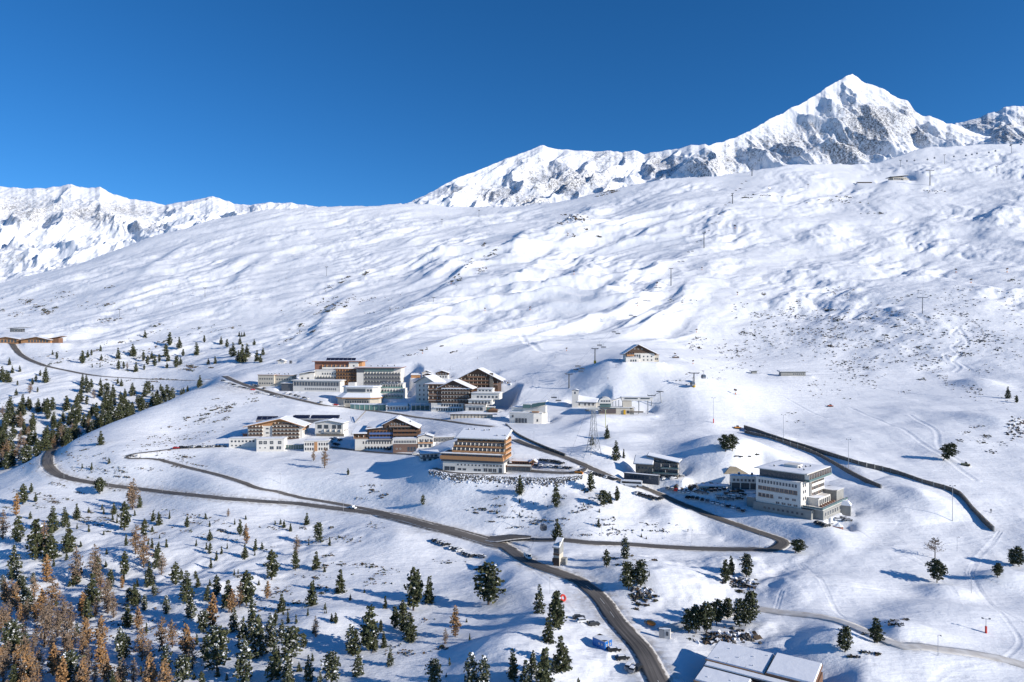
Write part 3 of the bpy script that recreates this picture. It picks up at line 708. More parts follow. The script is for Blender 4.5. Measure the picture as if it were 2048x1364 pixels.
def make_pines(limit=290):
    """the pines that show largest are things; the tiny rest is one object"""
    PINES.sort(key=lambda j: (not j[8] and 'forest belt' not in j[2], j[11]), reverse=True)
    for j in PINES[:limit]: make_tree(*j)
    cache = {}; V = []; Q = []; MI = []; n0 = 0; mats = []
    for j in PINES[limit:]:
        M = Matrix.Translation(j[4]) @ Matrix.Rotation(j[5], 4, 'Z') @ Matrix.Diagonal((*j[6], 1)); M = np.array(M)
        for me in j[1]:
            if me.name not in cache:
                co = np.zeros(len(me.vertices)*3); me.vertices.foreach_get('co', co); ls = np.zeros(len(me.polygons), int); lt = ls.copy(); mi = ls.copy()
                me.polygons.foreach_get('loop_start', ls); me.polygons.foreach_get('loop_total', lt); me.polygons.foreach_get('material_index', mi)
                vi = np.zeros(len(me.loops), int); me.loops.foreach_get('vertex_index', vi); k = lt == 4
                loc_ = []
                for m in me.materials:
                    if m not in mats: mats.append(m)
                    loc_.append(mats.index(m))
                cache[me.name] = (co.reshape(-1, 3), vi[ls[k][:,None]+np.arange(4)], np.array(loc_)[mi[k]])
            co, q, mi = cache[me.name]
            V.append(co @ M[:3,:3].T + M[:3,3]); Q.append(q+n0); MI.append(mi); n0 += len(co)
    if not V: return
    V = np.vstack(V); Q = np.vstack(Q); MI = np.concatenate(MI)
    me = bpy.data.meshes.new('pine_wood'); me.vertices.add(len(V)); me.vertices.foreach_set('co', V.reshape(-1).astype(np.float32)); me.loops.add(Q.size); me.loops.foreach_set('vertex_index', Q.reshape(-1).astype(np.int32))
    me.polygons.add(len(Q)); me.polygons.foreach_set('loop_start', np.arange(len(Q), dtype=np.int32)*4)
    for m in mats: me.materials.append(m)
    me.update(calc_edges=True); me.polygons.foreach_set('material_index', MI.astype(np.int32)); me.update()
    o = bpy.data.objects.new('pine_wood', me); C.objects.link(o); o['kind'] = 'stuff'; o['label'] = 'smallest far-off pines of the forest belt and the left slopes'; o['category'] = 'wood'
def region(px, py):
    if py < 760 and px < 250: return 'beside the upper left road' if py > 690 else 'above the upper left road'
    if py < 765 and px < 600: return 'left of the big stepped hotel' if px > 420 else ('on the open left slope, upper part' if py < 715 else 'on the open left slope, lower part')
    if py < 960 and px < 420: return 'around the left road bend'
    if px < 160: return 'at left edge below the bend' if py < 1080 else ('at left edge of larch wood' if py < 1220 else 'in the bottom left corner')
    if px < 420: return ('just below the long road' if py < 1080 else 'upper side of the larch wood') if py < 1160 else ('middle of the larch wood' if py < 1270 else 'bottom of the larch wood')
    if px < 640: return ('in the sapling plantation' if py < 1110 else 'below the sapling plantation') if py < 1200 else ('in the bottom pine group' if px < 540 else 'right of the bottom pine group')
    if px < 900 and py > 1060: return 'on the white slope below the parked cars' if py < 1240 else 'at the bottom left of centre'
    if px < 1180 and py > 1180: return 'beside the shaded hollow'
    if py < 960 : return 'on the bank above the road'
    if px < 1350 and py < 1100: return 'on the slope under the orange hotel'
    return 'near the lower right snow track'
CROPS = {
 3: (0, 960, 3.377, """p155,165,140 p210,85,65 p240,150,60 b895,200,210 p945,185,85 p770,230,80 p520,260,105 p355,345,170 p440,310,125 y205,260,50 o110,240,150 b20,400,200 p120,420,180
 p840,340,195 p1033,275,70 y1075,300,90 y1145,260,50 p1262,320,75 y1388,260,40 y1415,315,40 p1418,405,75 y1395,470,50 p1418,500,80 y1425,595,75 y1325,445,45 y1535,465,40 y1497,500,55 b1540,250,60
 p1620,370,100 o1665,430,135 p1655,525,95 y1725,475,80 y1770,465,50 y1585,300,40 y1660,265,30 y1895,300,40 y1918,320,55 y1963,345,55 y1858,300,30 p1835,675,205 p1995,610,140 b2000,500,130 p975,380,120 b915,500,200 b970,590,220
 y1028,460,70 y1070,485,70 y1124,455,60 y1028,350,45 y1078,395,30 p840,650,170 o825,730,90 p1010,710,160 p1062,590,120 b1090,640,150 p1185,710,160 p1260,810,200 p1320,670,60 y1583,645,45 y1608,635,35 p1665,850,240 b1620,860,180
 p1545,850,180 p1462,790,150 p1400,820,110 o1805,800,120 y1748,710,40 p1905,885,120 y1945,965,80 p250,530,270 b300,470,200 s100,660,220 p345,530,200 p465,480,190 b515,700,250 p510,700,120 b650,670,240 p655,660,150 o315,690,190 s225,700,80 s20,745,110 s120,740,90 s150,745,100
 b350,900,250 b230,810,160 p620,830,200 p590,960,170 b680,760,160 b730,900,240 p742,730,130 y715,585,45 s1045,780,80 s875,830,100 p915,840,140 s975,880,110 p862,985,150 s1123,905,130 s1295,925,130 o1435,1000,240
 s1375,1030,150 s1580,1020,160 s1710,1050,240 s1640,1120,200 s1740,1190,280 s1830,1130,220 p1860,960,80 s1905,1060,120 s1465,1290,300 s1390,1220,170 s1965,1230,240 p1855,1340,240 s1650,1360,290 s1940,1374,200 p1360,1400,110 s1235,1374,190
 s1120,1300,200 o1260,1190,220 b1165,1130,190 b1090,1150,230 b1010,1270,200 b960,1220,240 s810,1160,170 s520,1050,90 o680,1110,190 o580,1130,200 b440,1120,230 b300,1130,280 s80,1180,230 s130,1180,160 o140,960,130 o240,960,150 b180,950,150
 o175,1390,250 o360,1320,220 b270,1300,170 b220,1180,150 o680,1280,220 o720,1374,200 s470,1374,220 s530,1390,150 b20,1374,220 b30,1100,220 b600,1290,180 o1010,1430,260 b560,1200,180 p400,1000,80 b640,1374,160 b390,1060,200 b480,1180,210 b330,1010,200 o110,1290,180 b60,960,150 b150,1100,170 o40,840,150 b420,960,180
 b60,1280,200 o420,1420,230 b250,1420,210 o560,1400,200 p100,1420,180 b820,1400,200 b900,1390,190 p760,1440,160 o1110,1440,230 b1300,1280,200 p700,230,40 p600,220,40 y690,200,40 y600,350,50 y545,450,40 y720,500,40 y450,540,60 y700,370,30 y520,330,40 y910,240,40 y760,270,40 y790,290,45"""),
 4: (560, 960, 3.376, """p180,300,80 s258,420,135 p242,600,120 y70,345,50 y28,320,45 p405,760,160 p212,850,165 y195,440,30 y475,810,45 y712,868,90 b240,1060,140 y350,950,55 p375,970,75 y188,915,55
 p160,1135,105 p600,1145,300 s480,1170,200 p510,1170,165 p645,1150,100 p682,1030,90 p703,1130,110 p900,880,290 p930,800,200 p1003,830,180 p780,1000,150 p832,1030,220 p880,1080,190 y1260,960,30 y1280,1080,45
 s345,1374,210 s525,1320,180 s195,1350,170 s745,1250,120 s1040,1400,190 y1145,1250,55 y1122,1330,30 s1290,1420,260 s1375,1420,240 p1575,1340,195 s1670,1420,200 s1710,1300,150 p1780,1440,300 s270,1400,110 s60,1390,150 p300,900,20 y570,760,30 y312,900,30"""),
 5: (1040, 1040, 4.096, """p235,1000,210 p300,870,290 p340,1230,290 p190,1380,330 p50,1380,240 s100,1250,170 p480,1390,100 y1058,460,50 s275,1240,120 s380,1210,180"""),
 9: (980, 860, 5.053, """y1105,830,40 y1097,975,90 y300,735,50 y70,845,50 y1350,280,90 y300,865,40 y1240,1000,30 y1530,1080,40 y1580,1100,30 y945,760,30 y580,780,25 y440,750,25"""),
 2: (0, 640, 4.012, """p1165,140,60 p1360,205,110 p1440,225,90 p1330,300,110 p1350,330,70 p1640,180,60 p1580,280,100 p1775,195,65 p1820,220,70 p1925,195,60 p1873,290,110 p1845,280,60 p1945,340,150 p1915,330,90 p1985,300,110 y1920,130,40 y1960,130,40 y1940,135,40
 p660,350,105 p703,300,60 p735,285,50 p808,250,50 p813,320,50 p950,310,90 p1065,290,100 p1080,280,70 p1150,330,80 p1185,360,80 p1218,310,60 p1240,370,90 p1277,340,70 p1340,385,50 p1425,330,50 p1415,380,90 p1450,355,60 p1468,290,60 p1158,400,50
 p950,400,80 p992,390,60 b1022,395,60 p1090,415,80 p1672,355,50 p1728,350,60 p455,315,60 y422,280,40 y740,380,30 y803,380,30 p75,360,60 p160,415,50 p100,425,60 p322,450,50 p365,500,120 p288,495,60 p262,520,55 b240,590,90 p302,580,45 p130,605,55 p140,525,40
 p30,500,100 p70,500,90 p15,480,110 p55,480,80 p1605,530,90 p1590,545,60 p1505,575,50 p1475,590,50 p1450,600,40 y875,1150,50 y735,1200,60 y660,1190,40 p735,550,80 p805,525,60 p945,510,50 p975,530,60 p690,520,80 p660,525,90 p1225,565,50 p1290,570,60 p2060,330,90 p2090,340,70 p2040,200,50 p2110,280,60"""),
}
def place_trees():
    for key, (ox, oy, k, txt) in CROPS.items():
        for tok in txt.split():
            kd = tok[0]; a, b, c = map(float, tok[1:].split(','))
            tree(kd, ox+a/k, oy+b/k, c/k)
    T = tree
    T('r', 200, 976+12, 33, 'bushy dark pine standing alone right beside the lower edge of the long road')
    T('p', 202, 889, 28, 'lone dark pine on the bare snow hill inside the road bend')
    T('r', 977, 1209, 80, 'broad multi-stemmed pine at the top of the shaded hollow below the parked cars', wid=1.25)
    T('o', 911, 1273, 62, 'single orange larch standing alone in the blue shaded hollow')
    T('b', 890, 1288, 32, 'thin bare larch just left of the single orange larch')
    T('s', 1079, 1225, 56, 'wide snow-dusted pine left of the red sledge ring beside the lower road')
    T('p', 1113, 1250, 70, 'narrow dark pine right against the red ring beside the lower road')
    T('p', 1115, 1078, 42, 'dark pine standing directly behind the narrow tower hut')
    T('s', 1250, 1117, 46, 'pine on the bank just below the middle of the branch road')
    T('p', 1213, 1134, 36, 'small leaning pine on the shaded bank right of the tower hut')
    T('r', 1257, 1179, 55, 'left one of the two close pines above the scrubby bank right of the lower road')
    T('r', 1281, 1174, 52, 'right one of the two close pines above the scrubby bank right of the lower road')
    T('p', 1452, 1164, 46, 'left pine of the pair on the hump below the branch road hairpin')
    T('p', 1462, 1150, 38, 'slim pine tucked behind the left pine of the pair on the hump')
    T('s', 1493, 1154, 46, 'right pine of the pair on the hump below the branch road hairpin')
    for i, (x, y, h, lb) in enumerate([(1377,1266,48,'leftmost thin stemmed pine of the dense row above the rocky garden'),(1392,1267,56,'second thin stemmed pine from the left in the row above the rocky garden'),
        (1413,1266,62,'third pine from the left in the row above the rocky garden, tall and dense'),(1433,1250,52,'fourth pine from the left in the row above the rocky garden, behind the others'),
        (1455,1238,42,'fifth pine from the left in the row above the rocky garden, smallest'),(1479,1253,56,'sixth pine from the left in the row above the rocky garden'),(1491,1252,48,'seventh pine from the left in the row above the rocky garden'),(1501,1246,64,'rightmost and tallest pine of the row above the rocky garden')]):
        T('r' if i != 5 else 's', x, y, h, lb, wid=.9)
    T('p', 1040, 987, 38, 'lone pine on the snow slope directly below the orange hotel terrace')
    T('p', 1112, 1014, 47, 'tall lone pine in the middle of the snow slope left of the bus')
    T('p', 1182, 983, 40, 'dark pine below the row of cars between the orange snow groomer and the bus')
    T('r', 1208, 1014, 34, 'left pine of the tight trio below the white bus')
    T('p', 1220, 1006, 24, 'middle shorter pine of the tight trio below the white bus')
    T('p', 1234, 1002, 30, 'right pine of the tight trio below the white bus')
    T('p', 1232, 919, 38, 'dark pine on the snow bank left of the stone villa')
    T('p', 1214, 877, 27, 'pine on the slope under the yellow pole below the lift station')
    T('s', 1184, 890, 22, 'snowy pine standing between the legs of the lattice pylon')
    T('r', 1451, 903, 34, 'left of the two pines on the snow knoll above the villa'); T('r', 1465, 902, 34, 'right of the two pines on the snow knoll above the villa')
    T('r', 1886, 921, 40, 'crooked pine leaning to the right on the ski run edge', lean=.5)
    T('p', 2016, 797, 24, 'dark pine in the shaded dip at the right edge'); T('p', 2033, 806, 16, 'smaller pine right of the dark pine in the shaded dip at the right edge')
    T('d', 1870, 1117, 40, 'bare leafless tree with round twiggy crown on the snowfield', wid=1.15)
    T('r', 1874, 1165, 46, 'round-crowned pine just below the bare leafless tree'); T('r', 1995, 1155, 29, 'small pine between the snowfield tracks left of the edge pair')
    T('r', 2026, 1131, 33, 'left one of the two pines at the right edge'); T('r', 2038, 1133, 40, 'right one of the two pines at the right edge')
    T('r', 1690, 1304, 51, 'left one of the two large pines beside the snow track at the lower right'); T('p', 1754, 1286, 51, 'right one of the two large pines beside the snow track at the lower right', wid=1.25)
    T('r', 1590, 1106, 30, 'windswept crooked pine at the outside of the road hairpin', lean=.35, wid=1.3)
    T('b', 649, 936, 42, 'tall thin bare larch below the white annex of the left hotel'); T('b', 627, 922, 22, 'small brown larch just left of the tall thin bare larch')
    T('p', 696, 950, 14, 'tiny pine on the snow below the chalet hotel'); T('p', 846, 1010, 22, 'slim pine on the white slope above the road fork')
    T('o', 262, 1010, 42, 'feathery pinkish larch beside the long road just right of the bushy pine')
    R = random.Random(8)
    for _ in range(44):
        px = abs(R.gauss(0, 150)); py = R.uniform(1200, 1440)
        T(R.choice('oobbbs' if px < 260 else 'obs'), px, py, R.uniform(38, 62))
    for _ in range(62):
        px = R.uniform(60, 660); py = R.uniform(1080, 1364)
        T('y', px, py, R.uniform(9, 24))
    # forest belt in the gully behind the bend
    R = random.Random(12); n = 0; tries = 0
    while n < 205 and tries < 20000:
        tries += 1
        px = R.uniform(-60, 395)*R.uniform(.6, 1); yr = np.interp(px, [-60, 50, 180, 240, 300, 380, 440], [560, 575, 590, 600, 630, 680, 720])
        y = R.uniform(yr, np.interp(px, [-60, 60, 200, 400], [700, 770, 810, 780])); x = (px-1024)/F*y; z = gz(x, y); py = HOR-(z-Z0)*F/y
        if py < np.interp(px, [-60, 40, 110, 200, 330, 400], [845, 815, 785, 782, 790, 800]): continue
        if any((x-a)**2+(y-b)**2 < 7 for a, b, c in TREES[-170:]): continue
        h = R.uniform(9, 17); mid_py = HOR-(z+h*.45-Z0)*F/y
        if px > 70 and mid_py > np.interp(px, [70, 100, 185, 240, 300, 380, 440], [925, 905, 862, 842, 817, 784, 760]): continue
        kd = R.choice('pppppppsb' if px < 200 else 'pppppppsss')
        where = 'left end of' if px < 90 else ('middle of' if px < 240 else 'right tip of')
        where = ('upper fringe, ' if py < np.interp(px, [0, 110, 200, 400], [850, 820, 808, 806]) else 'lower side, ')+where
        tree_at(kd, x, y, h, '%s %s in the crowded forest belt, %s it' % ('tall' if h > 14.5 else ('medium-sized' if h > 11.5 else 'short'), TLOOK[kd], where), '%ss of the forest belt' % TLOOK[kd], 0, 1.15); n += 1
    make_pines(); name_repeats()

def name_repeats():
    for lb, lst in AUTO.items():
        if len(lst) == 1: continue
        lst.sort(key=lambda t: t[0])
        for i, (px, py, o) in enumerate(lst):
            if i < 20: o['label'] = '%s, %s from left' % (lb, NTH[i])
            else: o['label'] = '%s, among the rightmost ones' % lb
# ------------------------------------------------------------------ scrub, stones (uncountable)
def scatter(name, n, regions, size, mats, seed, label, flat=.6, snow=0.0):
    R = random.Random(seed); b = MB(); tot = sum(r[5] for r in regions)
    for cx, cy, rx, ry, ang, w in regions:
        m = int(n*w/tot); clus = [(R.gauss(0, .5), R.gauss(0, .5), R.uniform(.02, .16)) for _ in range(max(3, m//16))]
        for _ in range(m):
            c = R.choice(clus); u = c[0]+R.gauss(0, c[2]); v = c[1]+R.gauss(0, c[2]*.7)
            px = cx+u*rx*1.2; py = cy+v*ry*1.2+ang*u*rx
            if not (-60 < px < 2110 and 380 < py < 1390): continue
            x, y, z = hit(px, py)
            if y > 2300: continue
            if any((x-a)**2+(y-bb)**2 < rr*rr for a, bb, rr in NOSCRUB): continue
            s = size*R.uniform(.4, 1.6)*(1+max(0, y-450)/420)
            mm = R.choice(mats)
            for k in range(3):
                a = R.uniform(0, 6.28); p = Vector((x+R.gauss(0, s*.5), y+R.gauss(0, s*.5), z-.1)); q = Vector((math.cos(a), math.sin(a), 0))*s*.6
                b.face([p-q, p+q*1.1, p+q*.4+Vector((0,0,s*flat*R.uniform(.6,1.3))), p-q*.5+Vector((0,0,s*flat*R.uniform(.5,1.1)))], mm)
                if snow and R.random() < snow: b.face([p-q+Vector((0,0,s*flat)), p+q+Vector((0,0,s*flat)), p+Vector((q.y,-q.x,s*flat*1.15))], M_SN)
    o = b.build(name); o['label'] = label; o['category'] = name; o['kind'] = 'stuff'; return o
NOSCRUB = []
def place_scrub():
    br = mat('scrub_brown', (.10, .07, .045), .9); gr = mat('scrub_green', (.04, .05, .025), .9); st = mat('stone', (.16, .15, .14), .9, nscale=1, namp=.4)
    scatter('scrub', 9000, [(1650,690,190,70,0,9),(1880,640,160,80,0,5),(1980,730,80,60,0,1.5),(1560,640,80,50,0,1),(150,600,150,30,-.2,1.2),(60,620,60,30,0,1),(250,690,160,25,-.25,1.2),(500,640,200,25,-.2,1),
        (230,720,120,20,0,1),(330,880,150,25,-.3,2),(440,825,100,22,-.3,2),(200,940,60,25,.2,1.5),(120,1000,70,20,.2,2),(320,925,80,18,.1,1),(160,1040,100,20,.2,1.2),(450,1060,150,25,.15,1.5),
        (1040,1035,90,14,.1,1.4),(1240,1060,100,22,0,1.1),(1160,1000,60,30,0,.8),(960,995,80,18,0,1),(1290,1195,22,14,0,2.2),(1480,1165,30,14,0,1.6),(1260,1120,50,15,0,1),
        (650,1080,60,30,0,1.2),(760,1150,120,25,0,1),(560,1180,120,50,.1,1.2),(200,1250,180,60,0,1.5),(900,1270,120,30,0,.6),(1450,1280,60,14,0,1.4),(1800,1250,60,20,0,.5),(1700,1310,50,10,0,.4),
        (1970,880,60,30,0,1.2),(1600,830,40,14,0,.1),(1490,912,24,8,0,.5),(740,985,60,14,0,.8),(1150,460,40,22,.3,.6),(1620,400,200,25,0,.8),(950,520,60,40,-.8,.8),(1180,390,60,10,-.2,.5),
        (640,640,50,16,-.6,1),(700,560,60,25,-.6,.5),(860,700,60,10,-.2,.5),(1400,690,60,30,0,.5),(120,860,100,50,0,1),(300,760,80,8,0,.6),(400,735,30,10,0,.8)], .62, [br, br, gr, gr, st], 77, 'low heath scrub and stones poking through the thin snow')
    # rubble bank under the orange hotel terrace
    R = random.Random(3); b = MB()
    for _ in range(2400):
        px = R.uniform(858, 1165); py = np.interp(px, [858, 900, 1000, 1100, 1165], [941, 948, 954, 957, 952])+abs(R.gauss(0, 6.0))*(.6 if px < 880 or px > 1140 else 1)
        x, y, z = hit(px, py); s = R.uniform(.3, .8)
        T = Matrix.Translation((x, y, z+.1)) @ Matrix.Rotation(R.uniform(0, 6), 4, Vector((R.random(), R.random(), R.random())).normalized())
        b.box(-s*.6, s*.6, -s*.5, s*.5, -s*.4, s*.4, st if R.random() < .62 else M_SN, T)
    o = b.build('rubble'); o['label'] = 'bank of dark snow-capped boulders below the orange hotel terrace'; o['category'] = 'boulders'; o['kind'] = 'stuff'
    b = MB()
    for cx, cy, rx, ry, n in [(1450,1275,45,14,110),(1500,1275,20,12,40),(975,762,50,6,200),(1400,975,45,6,200),(1480,1163,30,7,50),(1290,1185,18,8,40),(2030,855,18,22,110),(1150,437,26,7,60)]:
        for _ in range(n):
            px = cx+R.gauss(0, .5)*rx; py = cy+R.gauss(0, .5)*ry
            x, y, z = hit(px, py); s = R.uniform(.4, 1.7)*(1 if y < 700 else 3); z -= s*.15
            T = Matrix.Translation((x, y, z)) @ Matrix.Rotation(R.uniform(0, 6), 4, Vector((R.random(), R.random(), R.random())).normalized())
            b.box(-s*.6, s*.6, -s*.5, s*.5, -s*.4, s*.4, R.choice([st, st, M_SN, br]), T)
    o = b.build('rocks'); o['label'] = 'scattered boulders and broken stones half buried in snow'; o['category'] = 'rocks'; o['kind'] = 'stuff'
# ------------------------------------------------------------------ buildings
WH = mat('white_render', (.76, .72, .65), .8, nscale=.4, namp=.10)
CR = mat('cream_render', (.62, .56, .46), .8, nscale=.4, namp=.12)
GY = mat('grey_panel', (.33, .325, .30), .7, nscale=.5, namp=.2)
DG = mat('dark_panel', (.11, .115, .125), .5)
OR = mat('orange_timber', (.56, .29, .13), .7, nscale=3, namp=.3)
BR = mat('brown_timber', (.25, .135, .08), .75, nscale=3, namp=.35)
DB = mat('dark_brown_timber', (.12, .075, .052), .75, nscale=3, namp=.3)
RB = mat('reddish_panel', (.33, .15, .10), .7, nscale=2, namp=.2)
BK = mat('brick_brown', (.22, .14, .11), .85, nscale=3, namp=.3)
ST = mat('stone_wall', (.26, .23, .19), .9, nscale=1.5, namp=.45)
CN = mat('concrete', (.42, .40, .37), .85, nscale=.7, namp=.2)
GL = mat('window_glass', (.06, .075, .095), .12, spec=.8)
GLB = mat('balcony_glass', (.10, .17, .16), .15, spec=.8)
GLG = mat('green_glass', (.16, .30, .26), .15, spec=.8)
PV = mat('solar_cell', (.015, .02, .045), .25, spec=.6)
MT = mat('galvanised_steel', (.34, .35, .36), .45, metal=.6)
YE = mat('yellow_pad', (.65, .38, .02), .6)
SN = M_SN
_wc = {}
def win_mesh(w, h, st='w', deep=.12):
    key = (round(w, 1), round(h, 1), st)
    if key in _wc: return _wc[key]
    w, h = key[0], key[1]; fr = {'w': WH, 'd': DG, 'o': OR, 'b': DB}[st]; b = MB(); f = .12
    for a in ((-w/2, -w/2+f, 0, h), (w/2-f, w/2, 0, h), (-w/2+f, w/2-f, 0, f), (-w/2+f, w/2-f, h-f, h)):
        b.box(a[0], a[1], -.07, .0, a[2], a[3], fr)
    if w > 1.6: b.box(-.05, .05, -.06, 0, f, h-f, fr)
    b.box(-w/2+f, w/2-f, -.03, -.005, f, h-f, GL)
    _wc[key] = b.mesh('window'); return _wc[key]
class Bld:
    def __init__(s, name, label, cat, px, py, yaw=0, group=None, Y=None, foot=None, blend=5, dz=0, scl=(1, 1)):
        if Y is None: x, y, z = hit(px, py)
        else: y = Y; x = (px-1024)/F*y; z = Z0-(py-HOR)*y/F
        s.k = y/F; s.yaw = math.radians(yaw); s.o = (x, y, z+dz)
        s.scl = scl; s.root = thing(name, label, cat, s.o, s.yaw, group); s.root.scale = (scl[0], scl[1], 1)
        if foot: s.pad(*foot, blend=blend)
        NOSCRUB.append((x, y, 10))
    def W(s, x, y):
        c, n = math.cos(s.yaw), math.sin(s.yaw); x *= s.k*s.scl[0]; y *= s.k*s.scl[1]
        return (s.o[0]+x*c-y*n, s.o[1]+x*n+y*c)
    def pad(s, x0, x1, y0, y1, blend=5, dz=0):
        PADS.append(([s.W(x0, y0), s.W(x1, y0), s.W(x1, y1), s.W(x0, y1)], s.o[2]+dz, blend))
        cx, cy = s.W((x0+x1)/2, (y0+y1)/2); NOSCRUB.append((cx, cy, max(x1-x0, y1-y0)*s.k*.6))
    def box(s, x0, x1, y0, y1, z0, z1, m=WH, name='wall', label=None):
        b = MB(); k = s.k; b.box(x0*k, x1*k, y0*k, y1*k, (z0*k if z0 > 0 else z0*k-2.5), z1*k, m)
        o = b.build(name, s.root)
        if label: o['label'] = label
        return o
    def poly(s, pts, z0, z1, m=WH, name='wall', top=None):
        k = s.k; b = MB(); b.hull([(a*k, c*k) for a, c in pts], (z0*k if z0 > 0 else -2.5), z1*k, m, [(a*k, c*k) for a, c in top] if top else None)
        return b.build(name, s.root)
    def flat(s, x0, x1, y0, y1, z, t=1.2, m=WH, snow=1.6, over=1.2, name='roof'):
        k = s.k; b = MB(); b.box((x0-over)*k, (x1+over)*k, (y0-over)*k, (y1+over)*k, z*k, (z+t)*k, m); r = b.build(name, s.root)
        if snow:
            c = MB(); i = .25; X0, X1, Y0_, Y1_ = (x0-over)*k+i*.4, (x1+over)*k-i*.4, (y0-over)*k+i*.4, (y1+over)*k-i*.4; q = (z+t)*k
            nx = max(2, int((X1-X0)/1.6)); ny = max(2, int((Y1_-Y0_)/1.6))
            V = []; Fc = []
            for j in range(ny+1):
                for i2 in range(nx+1):
                    e = (i2 in (0, nx)) or (j in (0, ny)); xx = X0+(X1-X0)*i2/nx; yy = Y0_+(Y1_-Y0_)*j/ny
                    V.append((xx, yy, q+(0 if e else snow*k*.55)*(1+.3*math.sin(xx*1.3+yy*.7)*math.sin(yy*1.1)))) 
            for j in range(ny):
                for i2 in range(nx):
                    a = j*(nx+1)+i2; Fc.append((a, a+1, a+nx+2, a+nx+1))
            me = bpy.data.meshes.new('snow_cover'); me.from_pydata(V, [], Fc); me.materials.append(SN); me.shade_smooth()
            part('snow_cover', me, r)
        return r
    def slab(s, P, t, m=DB, snow=.35, name='roof', parent=None):
        """P: 4 corner points (x,y,z) in px units, upper surface, counter-clockwise from above"""
        k = s.k; P = [Vector(p)*k for p in P]; n = (P[1]-P[0]).cross(P[3]-P[0]).normalized()
        if n.z < 0: n = -n
        b = MB(); b.solid([p-n*t for p in P]+P, [(0,3,2,1),(4,5,6,7),(0,1,5,4),(1,2,6,5),(2,3,7,6),(3,0,4,7)], m); r = b.build(name, parent or s.root)
        if snow:
            c = sum(P, Vector())/4; Q = [p+(c-p).normalized()*.25+n*.01 for p in P]; Q2 = [p+(c-p).normalized()*.6+n*snow for p in P]
            b = MB(); b.solid(Q+Q2, [(0,3,2,1),(4,5,6,7),(0,1,5,4),(1,2,6,5),(2,3,7,6),(3,0,4,7)], SN); b.build('snow_cover', r)
        return r
    def gable(s, x0, x1, y0, y1, ze, zr, ax=None, oh=3, m=DB, wallm=None, zel=None, zer=None, t=.35, snow=.4, back=None):
        """gable front: ridge runs away from the viewer"""
        ax = (x0+x1)/2 if ax is None else ax; zl = ze if zel is None else zel; zR = ze if zer is None else zer
        sl = (zr-zl)/(ax-x0); sr = (zr-zR)/(x1-ax)
        if wallm:
            k = s.k; b = MB(); b.prism([(x0*k, zl*k), (x1*k, zR*k), (ax*k, zr*k)] if abs(zl-zR) < .01 else [(x0*k, min(zl,zR)*k), (x1*k, min(zl,zR)*k), (x1*k, zR*k), (ax*k, zr*k), (x0*k, zl*k)], y0*k, y1*k, wallm); b.build('gable_wall', s.root)
        u = .35/s.k
        s.slab([(x0-oh, y0-oh, zl-sl*oh+u), (ax, y0-oh, zr+u), (ax, y1+1, zr+u), (x0-oh, y1+1, zl-sl*oh+u)], t, m, snow)
        s.slab([(ax, y0-oh, zr+u), (x1+oh, y0-oh, zR-sr*oh+u), (x1+oh, y1+1, zR-sr*oh+u), (ax, y1+1, zr+u)], t, m, snow)
    def wins(s, face, a0, a1, n, z, w, h, at=0, st='w', skip=()):
        """n windows spread over a0..a1 along a face: f(y=at) r(x=at) l(x=at)"""
        k = s.k; me = win_mesh(max(.5, w*k), max(.5, h*k), st)
        for i in range(n):
            if i in skip: continue
            a = (a0+(a1-a0)*(i+.5)/n)*k
            if face == 'f': part('window', me, s.root, (a, at*k, z*k), 0)
            elif face == 'r': part('window', me, s.root, (at*k, a, z*k), math.pi/2)
            else: part('window', me, s.root, (at*k, a, z*k), -math.pi/2)
    def balc(s, face, a0, a1, z, at=0, d=3.6, rail=3.2, m=DB, posts=0, slabm=WH, pt=8.0, postm=None, name='balcony'):
        k = s.k; b = MB()
        def bx(u0, u1, v0, v1, z0, z1, mm):
            if face == 'f': b.box(u0*k, u1*k, (at-v1)*k, (at-v0)*k, z0*k, z1*k, mm)
            elif face == 'r': b.box((at+v0)*k, (at+v1)*k, u0*k, u1*k, z0*k, z1*k, mm)
            else: b.box((at-v1)*k, (at-v0)*k, u0*k, u1*k, z0*k, z1*k, mm)
        bx(a0, a1, 0, d, z-.5, z, slabm); bx(a0, a1, d-.35, d, z, z+rail, m); bx(a0, a0+.35, 0, d-.35, z, z+rail, m); bx(a1-.35, a1, 0, d-.35, z, z+rail, m)
        for i in range(posts+1):
            u = a0+(a1-a0)*i/max(1, posts); u = min(max(u, a0+.3), a1-.3); bx(u-.25, u+.25, .02, d-.4, z, z+pt-.6, postm or slabm)
        return b.build(name, s.root)
    def bays(s, face, a0, a1, n, z, at, w, h, **kw): s.wins(face, a0, a1, n, z, w, h, at, **kw)
    def chimney(s, x, y, z, h=4, w=2.2, m=DG):
        k = s.k; b = MB(); b.box((x-w/2)*k, (x+w/2)*k, (y-w/2)*k, (y+w/2)*k, z*k, (z+h)*k, m); b.box((x-w/2-.4)*k, (x+w/2+.4)*k, (y-w/2-.4)*k, (y+w/2+.4)*k, (z+h)*k, (z+h+.5)*k, SN); return b.build('chimney', s.root)
